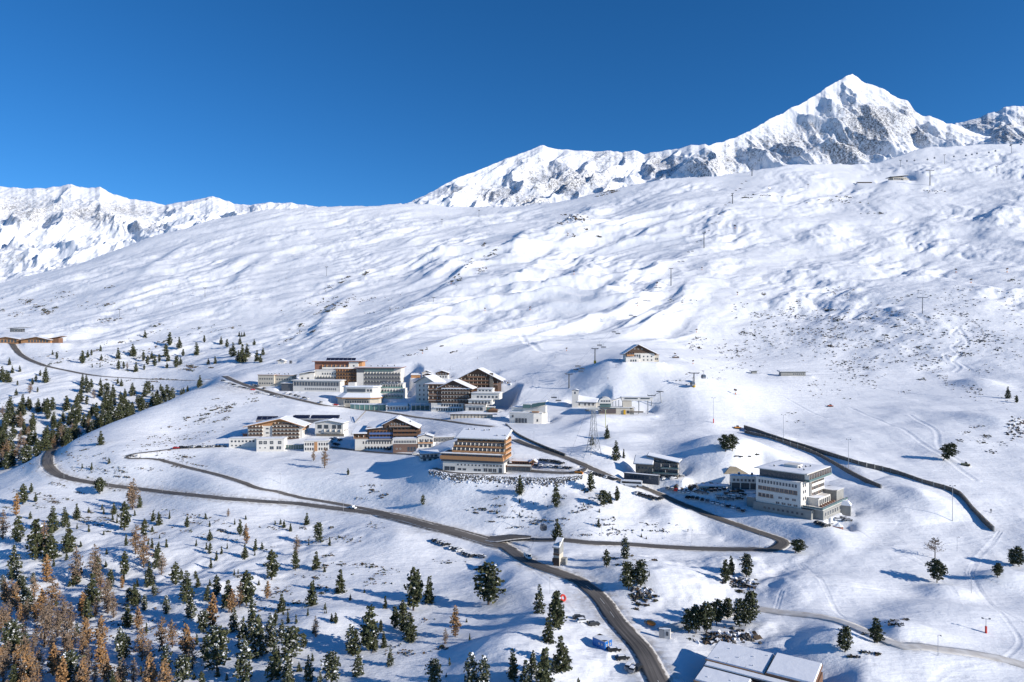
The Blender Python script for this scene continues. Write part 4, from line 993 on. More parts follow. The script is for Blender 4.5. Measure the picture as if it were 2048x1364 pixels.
    def solar(s, x0, x1, y, z, rows=1, h=4, d=4, n=4, gap=1):
        k = s.k
        for r in range(rows):
            for i in range(n):
                u0 = x0+(x1-x0)*i/n+.2; u1 = x0+(x1-x0)*(i+1)/n-.2; b = MB(); yy = y+r*(d+gap)
                P = [(u0, yy, z), (u1, yy, z), (u1, yy+d, z+h), (u0, yy+d, z+h)]; P = [Vector(p)*k for p in P]
                b.solid(P+[p+Vector((0,.1,-.12)) for p in P], [(0,1,2,3),(7,6,5,4),(0,4,5,1),(1,5,6,2),(2,6,7,3),(3,7,4,0)], PV)
                b.box(u0*k, (u0+.3)*k, (yy+d-.6)*k, (yy+d-.3)*k, (z-1)*k, (z+h-.8)*k, MT); b.box((u1-.3)*k, u1*k, (yy+d-.6)*k, (yy+d-.3)*k, (z-1)*k, (z+h-.8)*k, MT)
                b.build('solar_panel', s.root)
    def stack(s, face, a0, a1, n, z0, dz, fl, at=0, rail=3, d=3.6, rm=DB, posts=None, ww=3.4, wh=4.4, slabm=WH, st='w', postm=None):
        for i in range(fl):
            z = z0+i*dz
            s.balc(face, a0, a1, z, at, d, rail*1.25, rm, posts=n if posts is None else posts, slabm=slabm, pt=dz, postm=postm); s.wins(face, a0, a1, n, z+.6, ww, wh, at, st)

def village():
    # --- orange timber hotel
    b = Bld('hotel', 'stepped orange timber and glass hotel on a white base, snow on its tilted flat roof', 'hotel', 884, 941, yaw=-14, foot=(-6, 175, -8, 66), blend=6)
    b.box(2, 128, 0, 44, 0, 19, WH); b.box(-1, 127, -1.5, 46, 19.2, 23.5, DG, 'wall'); 
    b.box(-3, 127, -3.5, 46, 23.6, 30.5, OR, 'wall'); b.wins('f', -1, 125, 16, 30.6, 6.4, 4.2, -1.0, 'd'); b.box(-1, 125, -.9, 45, 30.5, 35, BR)
    b.flat(-3, 125, -2.5, 12, 35.2, .8, WH, over=.5)
    b.wins('f', 30, 82, 7, 12, 2.8, 3, 0, 'd'); b.wins('f', 32, 52, 2, 2.5, 7, 4, 0, 'd'); b.wins('f', 66, 82, 2, 2.5, 6.5, 4, 0, 'd'); b.wins('f', 86, 114, 3, 1.5, 8, 7.5, 0, 'w'); b.wins('f', 5, 28, 2, 1, 10, 8, 0, 'd'); b.wins('f', 116, 126, 1, 1, 6, 9, 0, 'd')
    b.wins('f', 84, 125, 6, 12, 5.6, 4.6, 0, 'w')
    b.box(20, 126, 8, 54, 35, 47, DG); b.balc('f', 20, 127, 37.6, 8, 4, 3.6, OR, 12, pt=9, slabm=BR, postm=WH); b.wins('f', 21, 126, 12, 38, 6, 5.5, 8, 'w')
    b.box(22, 126, 11, 55, 47, 57, DG); b.balc('f', 22, 127, 47.6, 11, 4, 3.4, OR, 12, pt=9, slabm=BR, postm=WH); b.wins('f', 23, 126, 12, 48, 6, 5.5, 11, 'w')
    b.box(28, 126, 15, 56, 57, 65, BR); b.balc('f', 28, 127, 57.4, 15, 3, 2.2, OR, 11, pt=7.4, slabm=BR, postm=BR); b.wins('f', 30, 126, 9, 58, 7, 5, 15, 'd')
    b.slab([(25, 9, 65.4), (131, 9, 65.4), (131, 60, 78), (25, 60, 78)], .5, WH, .4); b.box(28, 126, 34, 57, 64, 71, BR)
    for i in range(4): b.balc('r', 6, 52, 26+i*10.5, 127.2, 3, 4.8, OR, 5, pt=9, slabm=WH, postm=OR)
    b.wins('r', 8, 50, 4, 26.5, 4, 5, 127.05, 'w'); b.wins('r', 8, 50, 4, 37.5, 4, 5, 127.05, 'w')
    for x, y in ((40, 50), (52, 52), (74, 48), (84, 50), (108, 22), (124, 24)): b.chimney(x, y, 66+(y-9)*.25, 3, 2)
    # restaurant annex with terrace
    b = Bld('restaurant', 'low timber restaurant with snowy flat roof and fenced terrace right of the orange hotel', 'restaurant', 1013, 942, yaw=-8, foot=(-4, 60, -4, 44))
    b.box(0, 48, 0, 30, 0, 9, DG); b.wins('f', 1, 48, 5, 1.2, 8, 6, 0, 'd'); b.box(-1, 50, -1.5, 30, 9.2, 11, BR); b.balc('f', 2, 50, 11.2, -1.5, .4, 3, WH, 16, pt=3.5, name='terrace_rail')
    b.box(9, 52, 12, 34, 11, 18, RB); b.wins('f', 10, 50, 8, 12, 3.6, 4.6, 12, 'o'); b.flat(7, 54, 9, 36, 18.2, .8, OR)
    b.gable(46, 60, 6, 20, 17, 22, oh=1.5, m=OR, wallm=OR)
    # --- white hotel with the big brown gable, lower left
    b = Bld('hotel', 'white hotel with wide low gable, orange eaves and dark balconies behind a white annex', 'hotel', 495, 880, yaw=3, foot=(-8, 75, -20, 50), blend=4)
    b.box(0, 108, 0, 46, 0, 28, WH); 
    b.stack('f', 3, 30, 4, 1, 7.2, 4, 0, 3, 3.4, DB); b.wins('f', 33, 45, 1, 4, 5.5, 3, 0, 'd'); b.wins('f', 33, 45, 1, 12.5, 5.5, 3, 0, 'd'); b.wins('f', 33, 45, 1, 21, 5.5, 3, 0, 'd')
    b.stack('f', 50, 102, 7, 1, 7.2, 4, 0, 3, 3.4, DB, ww=4); b.balc('f', 54, 98, 30, 0, 3, 2.8, DB, 6, pt=6)
    b.gable(0, 108, 0, 46, 28, 42, ax=66, oh=7, m=OR, wallm=OR, t=.5)
    b.wins('f', 58, 92, 4, 30.4, 4.4, 4.4, -.1, 'w'); b.wins('r', 4, 42, 4, 3, 3.5, 3.5, 108.1, 'w'); b.wins('r', 4, 42, 4, 12, 3.5, 3.5, 108.1, 'w'); b.wins('r', 4, 42, 4, 21, 3.5, 3.5, 108.1, 'w')
    b.balc('r', 2, 44, 19, 108, 3, 3, OR, 5); b.box(-12, 0, 8, 30, 0, 11, RB); b.flat(-12, 0, 8, 30, 11, 1, RB)
    b = Bld('hotel_annex', 'cube-shaped white annex with four square black-framed windows on the slope edge', 'annex', 513, 903, yaw=3, foot=(-3, 60, -3, 26), blend=4)
    b.box(0, 54, 0, 24, 0, 25, WH); b.flat(0, 54, 0, 24, 25, 1, WH); 
    for x in (4.5, 13.5, 26, 42): b.wins('f', x, x+7.5, 1, 14.5, 6.6, 6.4, 0, 'd'); b.wins('f', x+2.2, x+5.3, 1, 16.4, 2.8, 2.8, -.35, 'w')
    b.wins('f', 26, 34, 2, 4, 3.6, 6, 0, 'd'); b.wins('f', 39, 49, 2, 4, 4, 6, 0, 'd'); b.wins('f', 5, 9, 1, 6, 2.5, 2.6, 0, 'd'); b.wins('f', 15, 19, 1, 6, 2.5, 2.6, 0, 'd')
    b = Bld('hotel_wing', 'long low white wing with small windows left of the cube-shaped annex', 'hotel wing', 458, 896, yaw=3, foot=(-3, 55, -3, 20), blend=4)
    b.box(0, 54, 0, 18, 0, 19, WH); b.flat(0, 54, 0, 18, 19, .8, WH); b.wins('f', 2, 52, 7, 11.5, 3.6, 3.6, 0, 'd'); b.wins('f', 2, 26, 3, 3.5, 3, 2.6, 0, 'd')
    b = Bld('glass_passage', 'glazed passage joining the cube annex to the small white house', 'passage', 566, 899, yaw=3, foot=(-2, 44, -2, 12), blend=3)
    b.box(0, 40, 2, 10, 0, 9, GLB); b.flat(0, 40, 2, 10, 9, .6, WH, 1.0)
    for i in range(9): b.box(i*5-.2 if i else 0, i*5+.3, 1.6, 2, 0, 9, WH, 'mullion')
    b = Bld('guest_house', 'small white house with two window rows and timber centre, right of the glass passage', 'house', 608, 903, yaw=2, foot=(-3, 53, -3, 24), blend=4)
    b.box(0, 49, 0, 22, 0, 21, WH); b.flat(0, 49, 0, 22, 21, 1, WH)
    for z in (2.5, 12): b.wins('f', 1, 20, 4, z, 2.8, 5, 0, 'b'); b.wins('f', 28, 48, 4, z, 2.8, 5, 0, 'b')
    b.box(20.5, 26.5, -.5, 0, 1, 19, OR, 'timber_panel')
    b = Bld('apartment_house', 'white apartment house with shallow snowy gable behind the small white house', 'house', 630, 872, yaw=-6, foot=(-4, 62, -4, 34), blend=5)
    b.box(0, 58, 0, 30, 0, 26, WH); b.wins('f', 3, 30, 2, 15, 9, 7.5, 0, 'd'); b.wins('f', 34, 56, 2, 15, 8, 7.5, 0, 'd'); b.wins('f', 6, 14, 1, 7, 5, 3, 0, 'd'); b.balc('f', 20, 54, 7, 0, 3, 2.4, GY, 3); b.box(3, 60, -1, 0, 0, 5, ST, 'stone_base')
    b.gable(0, 58, 0, 30, 26, 31, oh=3, m=GY, wallm=WH); b.wins('r', 3, 27, 3, 9, 4, 4, 58.1, 'w')
    b = Bld('solar_shed', 'low dark shed carrying a big tilted solar array behind the white apartment house', 'shed', 582, 846, yaw=0, foot=(-4, 100, -4, 22), blend=4)
    b.box(0, 96, 0, 18, 0, 7, DG); b.flat(0, 96, 0, 18, 7, .6, GY, 1); b.solar(2, 34, 2, 9, 2, 5.5, 6, 3, 1.5); b.solar(38, 94, 2, 9, 2, 5.5, 6, 4, 1.5)
    b = Bld('solar_shed', 'orange-walled flat building with tilted solar panels behind the left end of the gabled hotel', 'shed', 512, 850, yaw=0, foot=(-4, 48, -4, 20), blend=4)
    b.box(0, 42, 0, 16, 0, 9, OR); b.flat(0, 42, 0, 16, 9, .6, GY, 1); b.solar(0, 42, 1, 10.5, 1, 6.5, 7, 4)
    # --- brown chalet hotel
    b = Bld('chalet_hotel', 'brown timber chalet hotel with pointed snowy gable and blue-glass balconies', 'hotel', 706, 901, yaw=2, foot=(-4, 135, -6, 60), blend=4)
    b.box(4, 80, 0, 40, 0, 22, WH); b.wins('f', 22, 78, 9, 2.5, 3.4, 5.5, 0, 'b'); b.wins('f', 18, 78, 11, 13, 2.6, 5, 0, 'b'); b.box(30, 78, -2, 0, 19, 21.5, DG, 'canopy')
    b.box(0, 30, 6, 44, 22, 33, BR); b.balc('f', 0, 30, 23, 6, 3, 3, BR, 3); b.slab([(-4, 0, 33.4), (28, 0, 33.4), (26, 44, 44), (-2, 44, 44)], .35, DB, .4)
    b.box(28, 80, 5, 46, 22, 46, BR); b.stack('f', 32, 79, 7, 23.5, 8.2, 2, 5, 3, 3.4, mat('blue_panel', (.10, .17, .36), .3), ww=4.2, slabm=BR); b.wins('f', 40, 78, 5, 40.5, 4, 4, 5, 'd')
    b.slab([(24, 0, 42), (60, 0, 46), (60, 48, 56), (24, 48, 51)], .35, DB, .4)
    b.box(78, 128, 2, 50, 20, 47, DB); b.stack('f', 80, 127, 6, 21.5, 8, 3, 2, 3.2, 3.6, BR, ww=3.8, slabm=DB); b.gable(62, 128, 0, 50, 44, 64, ax=86, zel=52, zer=45, oh=5, m=DB, wallm=DB)
    b.wins('f', 74, 108, 6, 50, 2.6, 4.4, -.1, 'w'); b.balc('f', 72, 116, 47.5, 0, 2.6, 2.6, BR, 4, pt=4); b.balc('r', 4, 46, 29, 128, 3, 3, BR, 4, slabm=DB); b.balc('r', 4, 46, 37.5, 128, 3, 3, BR, 4, slabm=DB); b.wins('r', 4, 46, 4, 30, 4, 4, 128.1, 'w')
    b.chimney(112, 20, 52, 5, 2.5)
    b = Bld('hotel_annex', 'annex with brick-brown ground floor and a row of white windows above, snowy flat roof', 'annex', 786, 905, yaw=2, foot=(-2, 50, -3, 22), blend=3)
    b.box(0, 48, 0, 20, 0, 17, BK); b.box(-.4, 48.4, -.6, 20.4, 17.2, 27, WH); b.flat(0, 48, 0, 20, 27.2, .8, WH); b.wins('f', 2, 46, 14, 19, 2.2, 5, -.6, 'd'); b.wins('f', 4, 18, 2, 6, 3, 3, 0, 'w'); b.wins('f', 28, 46, 3, 2, 4.6, 9, 0, 'd')
    b = Bld('guest_house', 'white house with orange balcony and dark snow-capped roof right of the brick-based annex', 'house', 836, 896, yaw=3, foot=(-2, 34, -3, 22), blend=3)
    b.box(0, 30, 0, 20, 0, 22, WH); b.wins('f', 2, 28, 5, 12.5, 3, 5, 0, 'd'); b.balc('f', 0, 30, 9, 0, 3, 3, OR, 3); b.wins('f', 2, 28, 3, 1.5, 5, 6, 0, 'd'); b.gable(0, 30, 0, 20, 22, 26.5, oh=2, m=DB, wallm=WH)
    b = Bld('garage', 'low snow-roofed garage row tucked between the white house and the orange hotel', 'garage', 868, 884, yaw=6, foot=(-2, 44, -2, 22), blend=3)
    b.box(0, 40, 0, 18, 0, 9, DG); b.flat(0, 40, 0, 18, 9, 1, WH); b.wins('f', 2, 38, 4, 1, 6, 6, 0, 'w')
    b = Bld('villa', 'small dark two-storey house with snowy roof in the shade left of the orange hotel', 'house', 842, 923, yaw=16, foot=(-2, 40, -3, 24), blend=3)
    b.box(0, 36, 0, 20, 0, 15, WH); b.box(-.5, 36.5, -1.2, 20.4, 5.5, 8, DG, 'band'); b.wins('f', 2, 34, 4, 8.4, 6, 4, 0, 'd'); b.wins('f', 2, 34, 3, 1, 6, 4, 0, 'd'); b.slab([(-2, -3, 15.2), (39, -3, 15.2), (39, 22, 18), (-2, 22, 18)], .4, DG, .45)
    # --- big stepped complex above
    b = Bld('hotel_complex', 'large stepped hotel complex in brown and white with rooftop solar panels', 'hotel', 590, 785, yaw=0, foot=(-10, 225, -6, 92), blend=4)
    b.box(4, 34, 14, 60, 8, 38, WH, label='white gable-end block'); b.slab([(-4, 8, 35.5), (36, 8, 43), (36, 62, 46), (-4, 62, 38.5)], .4, GY, .4)
    for z in (12, 19, 26): b.wins('f', 6, 14, 1, z, 4, 3.4, 14, 'd'); b.wins('f', 18, 26, 1, z, 4, 3.4, 14, 'b')
    b.balc('f', 17, 25, 11, 14, 2.6, 10, BR); 
    b.box(34, 80, 18, 64, 8, 43, WH); b.stack('f', 38, 78, 7, 9.5, 8, 3, 18, 3, 3.6, DG, ww=3.8); b.wins('f', 48, 78, 6, 34.5, 3.4, 4.4, 18, 'w'); b.flat(34, 80, 18, 64, 43, 1, WH)
    b.box(78, 122, 16, 64, 8, 46, BR); b.stack('f', 80, 120, 7, 9.5, 7.2, 5, 16, 2.8, 3.6, DB, ww=3.4, slabm=OR, wh=4); b.flat(78, 122, 16, 64, 46, 1, OR)
    b.box(32, 48, 26, 60, 43, 61, RB); b.box(48, 102, 27, 60, 43, 61, RB); b.balc('f', 48, 102, 46.5, 27, 4.6, 3.6, WH, 6, pt=9, postm=OR); b.wins('f', 50, 100, 9, 47.5, 3.8, 6.5, 27, 'w')
    b.box(102, 121, 24, 58, 43, 60.5, WH); b.wins('f', 109, 115, 1, 51, 3, 3, 24, 'd'); b.box(121, 128, 27, 58, 43, 60, OR); b.flat(30, 130, 22, 62, 61.2, 1.2, RB, over=2); b.solar(54, 114, 30, 63.5, 1, 5, 6, 7)
    # right block
    b.box(122, 136, 6, 56, 6, 48, WH); b.box(136, 210, 9, 56, 6, 48, WH); b.stack('f', 137, 209, 12, 8.5, 8.2, 4, 9, 3, 3.6, DG, ww=4, wh=4.8); b.box(136.2, 196, 6.8, 9, 42, 48.5, GLB, 'glazing'); b.box(123, 137, 5.4, 8, 40, 48.5, GL, 'glazing'); b.flat(120, 212, 4, 58, 49, 1.2, RB, over=1.5)
    b.wins('l', 10, 50, 4, 14, 3, 3, 121.9, 'd')
    for x, y in ((146, 30), (158, 40), (180, 30), (192, 40), (170, 24)): b.chimney(x, y, 51, 3, 1.6)
    b = Bld('hotel_wing', 'cream two-storey wing with small square windows at the left end of the stepped complex', 'hotel wing', 516, 772, yaw=-8, foot=(-4, 76, -6, 30), blend=4)
    b.box(0, 34, 0, 22, 0, 22, CR); b.box(34, 70, 4, 24, 0, 21, CR); b.flat(0, 34, 0, 22, 22, .8, OR); b.flat(36, 70, 4, 24, 21, .8, OR)
    for z in (4, 13): b.wins('f', 2, 32, 6, z, 2.6, 3, 0, 'd')
    b.wins('f', 36, 68, 6, 12, 2.6, 3, 4, 'd')
    for x in (18, 24, 31, 40, 52, 60): b.chimney(x, 10, 23, 2.6, 1.5)
    b = Bld('hotel_hall', 'long low hall with dark window band in front of the stepped complex', 'hotel hall', 562, 782, yaw=-10, foot=(-4, 130, -6, 22), blend=4)
    b.box(0, 26, 2, 20, 0, 15, DG); b.poly([(26, 0), (126, 0), (126, 20), (26, 20)], 0, 21, WH); b.box(27, 124, -.8, 0, 11.5, 18.5, GL, 'window_band')
    for i in range(17): b.box(27+i*6, 27.5+i*6, -1.1, -.8, 11.5, 18.5, WH, 'mullion')
    b.flat(24, 128, -1, 20, 21.2, 1.2, WH); b.flat(0, 25, 2, 20, 15, 1, WH); b.wins('f', 50, 118, 16, 3, 2.2, 4, 0, 'd')
    b = Bld('rotunda', 'many-sided white rotunda with snowy hipped roof and a glazed drum on top', 'rotunda', 669, 808, yaw=-6, foot=(-4, 98, -6, 44), blend=4)
    def ring(x0, x1, y0, y1, ch): return [(x0+ch, y0), (x1-ch, y0), (x1, y0+ch*.6), (x1, y1), (x0, y1), (x0, y0+ch*.6)]
    b.poly(ring(2, 88, 2, 36, 16), 0, 11, CR); b.wins('f', 20, 70, 10, 2, 4, 5, 2, 'd'); b.wins('f', 20, 70, 1, 8, 46, 1.4, 1.8, 'b')
    b.poly(ring(-1, 91, -1, 38, 16), 11.2, 13, OR, 'roof_edge'); b.poly(ring(-.5, 90.5, -.5, 37.5, 16), 13.2, 21.5, SN, 'snow_cover', ring(10, 82, 10, 36, 12))
    b.poly(ring(12, 84, 12, 36, 10), 21.7, 33, WH); b.box(22, 60, 11, 12, 24, 30, GL, 'window_band'); b.wins('f', 62, 74, 2, 24.5, 4.4, 4.6, 12, 'd'); b.poly(ring(10, 86, 10, 38, 10), 33.2, 35.5, SN, 'snow_cover'); b.box(22, 36, 18, 30, 35, 42, WH)
    b = Bld('glass_pavilion', 'green glass pavilion with snowy roof right beside the village road', 'pavilion', 700, 820, yaw=-8, foot=(-2, 76, -4, 14), blend=3)
    b.poly([(0, 2), (16, 0), (68, 0), (74, 4), (74, 13), (0, 13)], 0, 11, GLG); b.poly([(-.5, 1.5), (16, -.8), (68, -.8), (75, 3.5), (75, 13.5), (-.5, 13.5)], 11.2, 13, SN, 'snow_cover')
    for x in (10, 20, 30, 40, 50, 60): b.box(x, x+.6, -.5, 0, 0, 11, WH, 'mullion')
    b = Bld('marquee', 'white snow-covered event tent right of the green glass pavilion', 'tent', 772, 820, yaw=-4, foot=(-2, 48, -3, 16), blend=3)
    b.box(0, 44, 0, 13, 0, 8, WH); b.slab([(-1, -1, 8.2), (45, -1, 8.2), (43, 7, 14), (1, 7, 14)], .3, WH, .3); b.slab([(1, 7, 14), (43, 7, 14), (45, 15, 8.2), (-1, 15, 8.2)], .3, WH, .3); b.wins('f', 2, 42, 7, 1, 3, 5, 0, 'b')
    b = Bld('terrace_house', 'terraced wing with three green-glass balcony levels at the right end of the complex', 'hotel wing', 752, 797, yaw=-6, foot=(-2, 64, -4, 40), blend=4)
    b.box(0, 56, 0, 30, 0, 11, WH); b.box(3, 56, 6, 30, 11, 20, WH); b.box(6, 52, 12, 32, 20, 29, WH)
    for i, (a0, a1, y) in enumerate(((0, 56, 0), (3, 56, 6), (6, 52, 12))): b.balc('f', a0, a1, 9.5*i+1.5, y, 3.4, 3, GLG, 9, pt=8.5); b.wins('f', a0, a1, 9, 9.5*i+2, 4, 5, y, 'w')
    b.flat(6, 52, 12, 32, 29.2, .8, WH)
    for i in range(6): b.slab([(8+i*7, 7, 31), (13+i*7, 7, 31), (13+i*7, 12, 35), (8+i*7, 12, 35)], .15, DG, 0, 'sunshade')
    b = Bld('bus_shelter', 'small shaded white shelter with tall posts between the tent and the dark timber hotel', 'shelter', 822, 821, yaw=0, foot=(-2, 42, -3, 14), blend=3)
    b.box(0, 36, 6, 12, 0, 9, GLB); b.flat(-2, 38, 0, 12, 13, .8, WH)
    for x in (0, 9, 18, 27, 36): b.box(x, x+1, 1, 2, 0, 13, WH, 'post')
    # --- dark timber twin gable hotel
    b = Bld('timber_hotel', 'dark timber twin-gabled hotel with balcony grid, white base and stone pillar', 'hotel', 862, 823, yaw=-8, foot=(-36, 150, -8, 100), blend=5)
    b.box(0, 66, 0, 40, 0, 17, WH); b.wins('f', 10, 64, 11, 1.5, 3.2, 5.5, 0, 'w'); b.wins('f', 20, 62, 8, 10.5, 3, 4.4, 0, 'b'); b.box(6, 66, -3, 0, 8.2, 9.4, SN, 'snow_ledge')
    b.box(-6, 24, 4, 44, 17, 54, BR); b.box(24, 78, 1, 44, 16, 46, DB); b.stack('f', 22, 78, 9, 17.5, 7.6, 4, 1, 3, 3.6, DB, ww=3.4, slabm=WH, wh=4.4); b.box(22, 82, -2.6, 1, 46, 47.5, SN, 'snow_ledge')
    b.balc('f', -6, 22, 22, 4, 3, 3, BR, 3); b.balc('f', -6, 22, 33, 4, 3, 3, BR, 3); b.balc('f', -6, 22, 44, 4, 3, 3, BR, 3); b.wins('f', -4, 20, 4, 23, 3.6, 4.6, 4, 'b'); b.wins('f', -4, 20, 4, 34, 3.6, 4.6, 4, 'b'); b.wins('f', -4, 20, 4, 45, 3.6, 4.6, 4, 'b')
    b.flat(-14, 24, 2, 46, 54, 1, BR); b.gable(14, 82, 0, 48, 46.5, 62, ax=46, oh=4, m=DB, wallm=DB); b.wins('f', 34, 58, 5, 49, 2.4, 3.6, -.1, 'w'); b.balc('f', 30, 62, 48, 0, 2.4, 2, BR, 4, pt=4)
    # rear gable
    b.box(44, 128, 44, 92, 30, 62, DB); b.gable(44, 132, 44, 92, 62, 84, ax=88, oh=6, m=DB, wallm=DB)
    for i, z in enumerate((44, 51.5, 59, 66.5)):
        a0, a1 = (52, 112) if i < 3 else (66, 106)
        b.balc('f', a0, a1, z, 43.9, 3, 2.8, BR, 7, slabm=DB, pt=7, postm=CR); b.wins('f', a0, a1, 7, z+.4, 3.6, 4, 43.9, 'b')
    b.box(112, 119, 40, 44, 30, 76, ST, 'pillar'); b.balc('f', 119, 128, 52, 43.9, 3, 3, BR, 1)
    b.box(60, 130, 38, 44, 34, 42, BR)
    b = Bld('guest_house', 'white gabled house with snowy roof in shade left of the dark timber hotel', 'house', 832, 806, yaw=-24, foot=(-3, 46, -3, 44), blend=4)
    b.box(0, 44, 0, 40, 0, 42, WH); b.gable(0, 44, 0, 40, 42, 54, oh=4, m=GY, wallm=WH); 
    for z in (6, 15, 24, 33): b.wins('f', 4, 42, 4, z, 3, 4, 0, 'd')
    b = Bld('terrace_building', 'white stepped terraces with snowy decks right of the dark timber hotel', 'hotel wing', 931, 822, yaw=-10, foot=(-3, 76, -4, 48), blend=4)
    b.box(0, 42, 0, 30, 0, 12, WH); b.wins('f', 6, 36, 4, 1.5, 6, 6, 0, 'd'); b.flat(0, 42, -2, 14, 12, .8, WH); b.box(4, 52, 8, 36, 12.5, 22, WH); b.balc('f', 0, 42, 13, 0, .4, 2.4, DB, 8, pt=3); b.wins('f', 10, 50, 6, 14.5, 3.6, 4.6, 8, 'd'); b.flat(4, 52, 6, 20, 22, .8, WH)
    b.box(8, 66, 16, 46, 22.5, 35, WH); b.wins('f', 18, 64, 6, 25.5, 4.4, 4.2, 16, 'd'); b.balc('f', 22, 64, 34.6, 16, .4, 2.4, WH, 9, pt=3); b.flat(8, 66, 15, 46, 35, .8, WH); b.box(18, 50, 26, 44, 36.4, 43, WH); b.wins('f', 20, 48, 4, 38, 4, 3, 26, 'd'); b.flat(18, 50, 26, 44, 43, .8, WH)
    b.box(44, 58, 2, 12, 0, 8, GLG); b.flat(44, 58, 2, 12, 8, .6, WH)
    b = Bld('retaining_wall', 'snow-topped wall of timber posts holding the terrace below the dark timber hotel', 'retaining wall', 901, 836, yaw=-4, foot=(-2, 96, 1, 8), blend=2)
    b.box(0, 84, 0, 6, 0, 7.5, CR); b.flat(-4, 92, -1.5, 7, 7.6, .8, DB, 1.5)
    for i in range(13): b.box(i*7, i*7+.6, -.6, 0, 0, 7.5, DB, 'post')
    b = Bld('pavilion', 'small brown hip-roofed pavilion at the end of the post wall', 'pavilion', 977, 825, yaw=0, foot=(-2, 22, -2, 14), blend=3)
    b.box(0, 18, 0, 10, 0, 4, DB); b.poly([(-2, -2), (20, -2), (20, 12), (-2, 12)], 4.2, 9, BR, 'roof', [(8, 4), (10, 4), (10, 6), (8, 6)])
    b = Bld('shed', 'ochre-walled barn with snowy roof squeezed behind the white gabled house', 'barn', 822, 756, yaw=4, foot=(-2, 46, -2, 16), blend=3)
    b.box(0, 18, 0, 12, 0, 6, OR); b.slab([(-1, -1, 6), (19, -1, 6), (19, 13, 9), (-1, 13, 9)], .3, OR, .3); b.box(22, 40, 2, 14, 0, 10, WH); b.gable(22, 40, 2, 14, 10, 14, oh=1.5, m=DB, wallm=WH); b.wins('f', 23, 39, 3, 3, 3, 4, 2, 'd')
    for px, py, w, lb in ((846, 762, 20, 'tiny white chalet left of the two roofs behind the dark timber hotel'), (872, 757, 24, 'brown and white chalet peeking over the dark timber hotel roof'), (836, 772, 16, 'small brown cabin just above the white gabled house')):
        b = Bld('chalet', lb, 'house', px, py, yaw=-6, foot=(-2, w+2, -2, 14), blend=3)
        b.box(0, w, 0, 12, 0, 7, WH); b.box(-.4, w+.4, -.4, 12.4, 7, 11, DB); b.gable(-.4, w+.4, 0, 12, 11, 15, oh=1.5, m=DB, wallm=DB); b.wins('f', 1, w-1, 4, 1.8, 2.4, 3.4, 0, 'd'); b.wins('f', 1, w-1, 4, 7.6, 2.4, 2.8, -.4, 'w')
    b = Bld('stairway', 'long covered stairway climbing the snow between village road and chalet hotel', 'stairway', 709, 846, yaw=18, foot=None)
    b.slab([(0, 0, 1), (1.6, 0, 1), (27, 34, 20), (25, 34, 20)], .5, CN, 0, 'steps'); b.slab([(1.8, 0, 4), (2.1, 0, 4), (27.6, 34, 23), (27.2, 34, 23)], .25, DB, 0, 'handrail')
    # --- white ski service building
    b = Bld('service_building', 'white curved ski service building with glazed band in blue shade beside the road', 'building', 1018, 846, yaw=-13, foot=(-3, 80, -6, 44), blend=4)
    b.poly([(0, 4), (50, 0), (66, 4), (72, 12), (72, 34), (0, 34)], 0, 20, WH); b.wins('f', 4, 10, 1, 11, 3.6, 5, 3, 'd'); b.wins('f', 12, 50, 6, 1, 5, 9, 1.2, 'd'); b.wins('f', 52, 60, 1, 4, 6, 5, 1.5, 'd'); b.flat(0, 66, 4, 32, 20, 1.5, WH)
    b.box(2, 30, 14, 30, 21.5, 30, WH); b.flat(2, 30, 14, 30, 30, .8, WH); b.slab([(26, 8, 30), (42, 8, 30), (42, 12, 37), (26, 12, 37)], .2, GLB, 0, 'glazed_roof'); b.slab([(44, 8, 31), (72, 8, 37), (72, 12, 43), (44, 12, 38)], .2, GLB, 0, 'glazed_roof'); b.box(26, 72, 12, 30, 21, 34, WH); b.slab([(25, 11.5, 38), (74, 11.5, 43), (74, 31, 44), (25, 31, 39)], .3, WH, .4); b.box(46, 60, 2, 8, 22, 24, OR, 'deck')
    # --- church
    b = Bld('church', 'small white church with square bell tower and long snow-covered roof', 'church', 1144, 815, yaw=-6, foot=(-3, 60, -4, 30), blend=4)
    b.box(0, 13, 0, 10, -4, 34, WH, 'tower'); b.wins('f', 3, 9, 1, 27, 2.8, 5, 0, 'd'); b.wins('r', 2, 8, 1, 27, 2.8, 5, 13, 'd')
    b.slab([(-1, -1, 34.2), (6.5, -1, 37), (6.5, 11, 37), (-1, 11, 34.2)], .3, DG, .3, 'tower_roof'); b.slab([(6.5, -1, 37), (14, -1, 34.2), (14, 11, 34.2), (6.5, 11, 37)], .3, DG, .3, 'tower_roof')
    b.box(10, 48, 2, 24, -4, 12, WH); b.wins('f', 12, 17, 1, 4, 2.8, 4.6, 2, 'd'); b.wins('f', 22, 46, 3, 4, 2.6, 5, 2, 'b')
    b.slab([(9, -1, 11), (50, -1, 10), (54, 13, 17), (9, 13, 24)], .4, DG, .5); b.slab([(9, 13, 24), (54, 13, 17), (50, 27, 10), (9, 27, 11)], .4, DG, .5); b.box(44, 54, 6, 20, -2, 15, WH)
    # --- lift stations
    b = Bld('lift_station', 'lift station with white barrel roof, long housing and open ochre base', 'lift station', 1198, 829, yaw=-4, foot=(-4, 110, -8, 50), blend=5)
    b.box(0, 62, 4, 28, 0, 13, CR); b.box(1, 34, 3.2, 4, 2, 12, GL, 'glazing'); b.wins('f', 2, 34, 8, 2, 3.2, 8, 3.2, 'o'); b.box(49, 53, 2, 4, 0, 9, YE, 'crash_mat'); b.box(56, 70, 6, 28, 0, 11, CR); b.wins('f', 54, 68, 2, 3, 5, 5, 4, 'd'); b.flat(0, 70, 4, 28, 13, .8, GY, 1)
    b.box(2, 24, 2, 26, 15, 27, GLB); 
    k = b.k; m = MB(); P = []
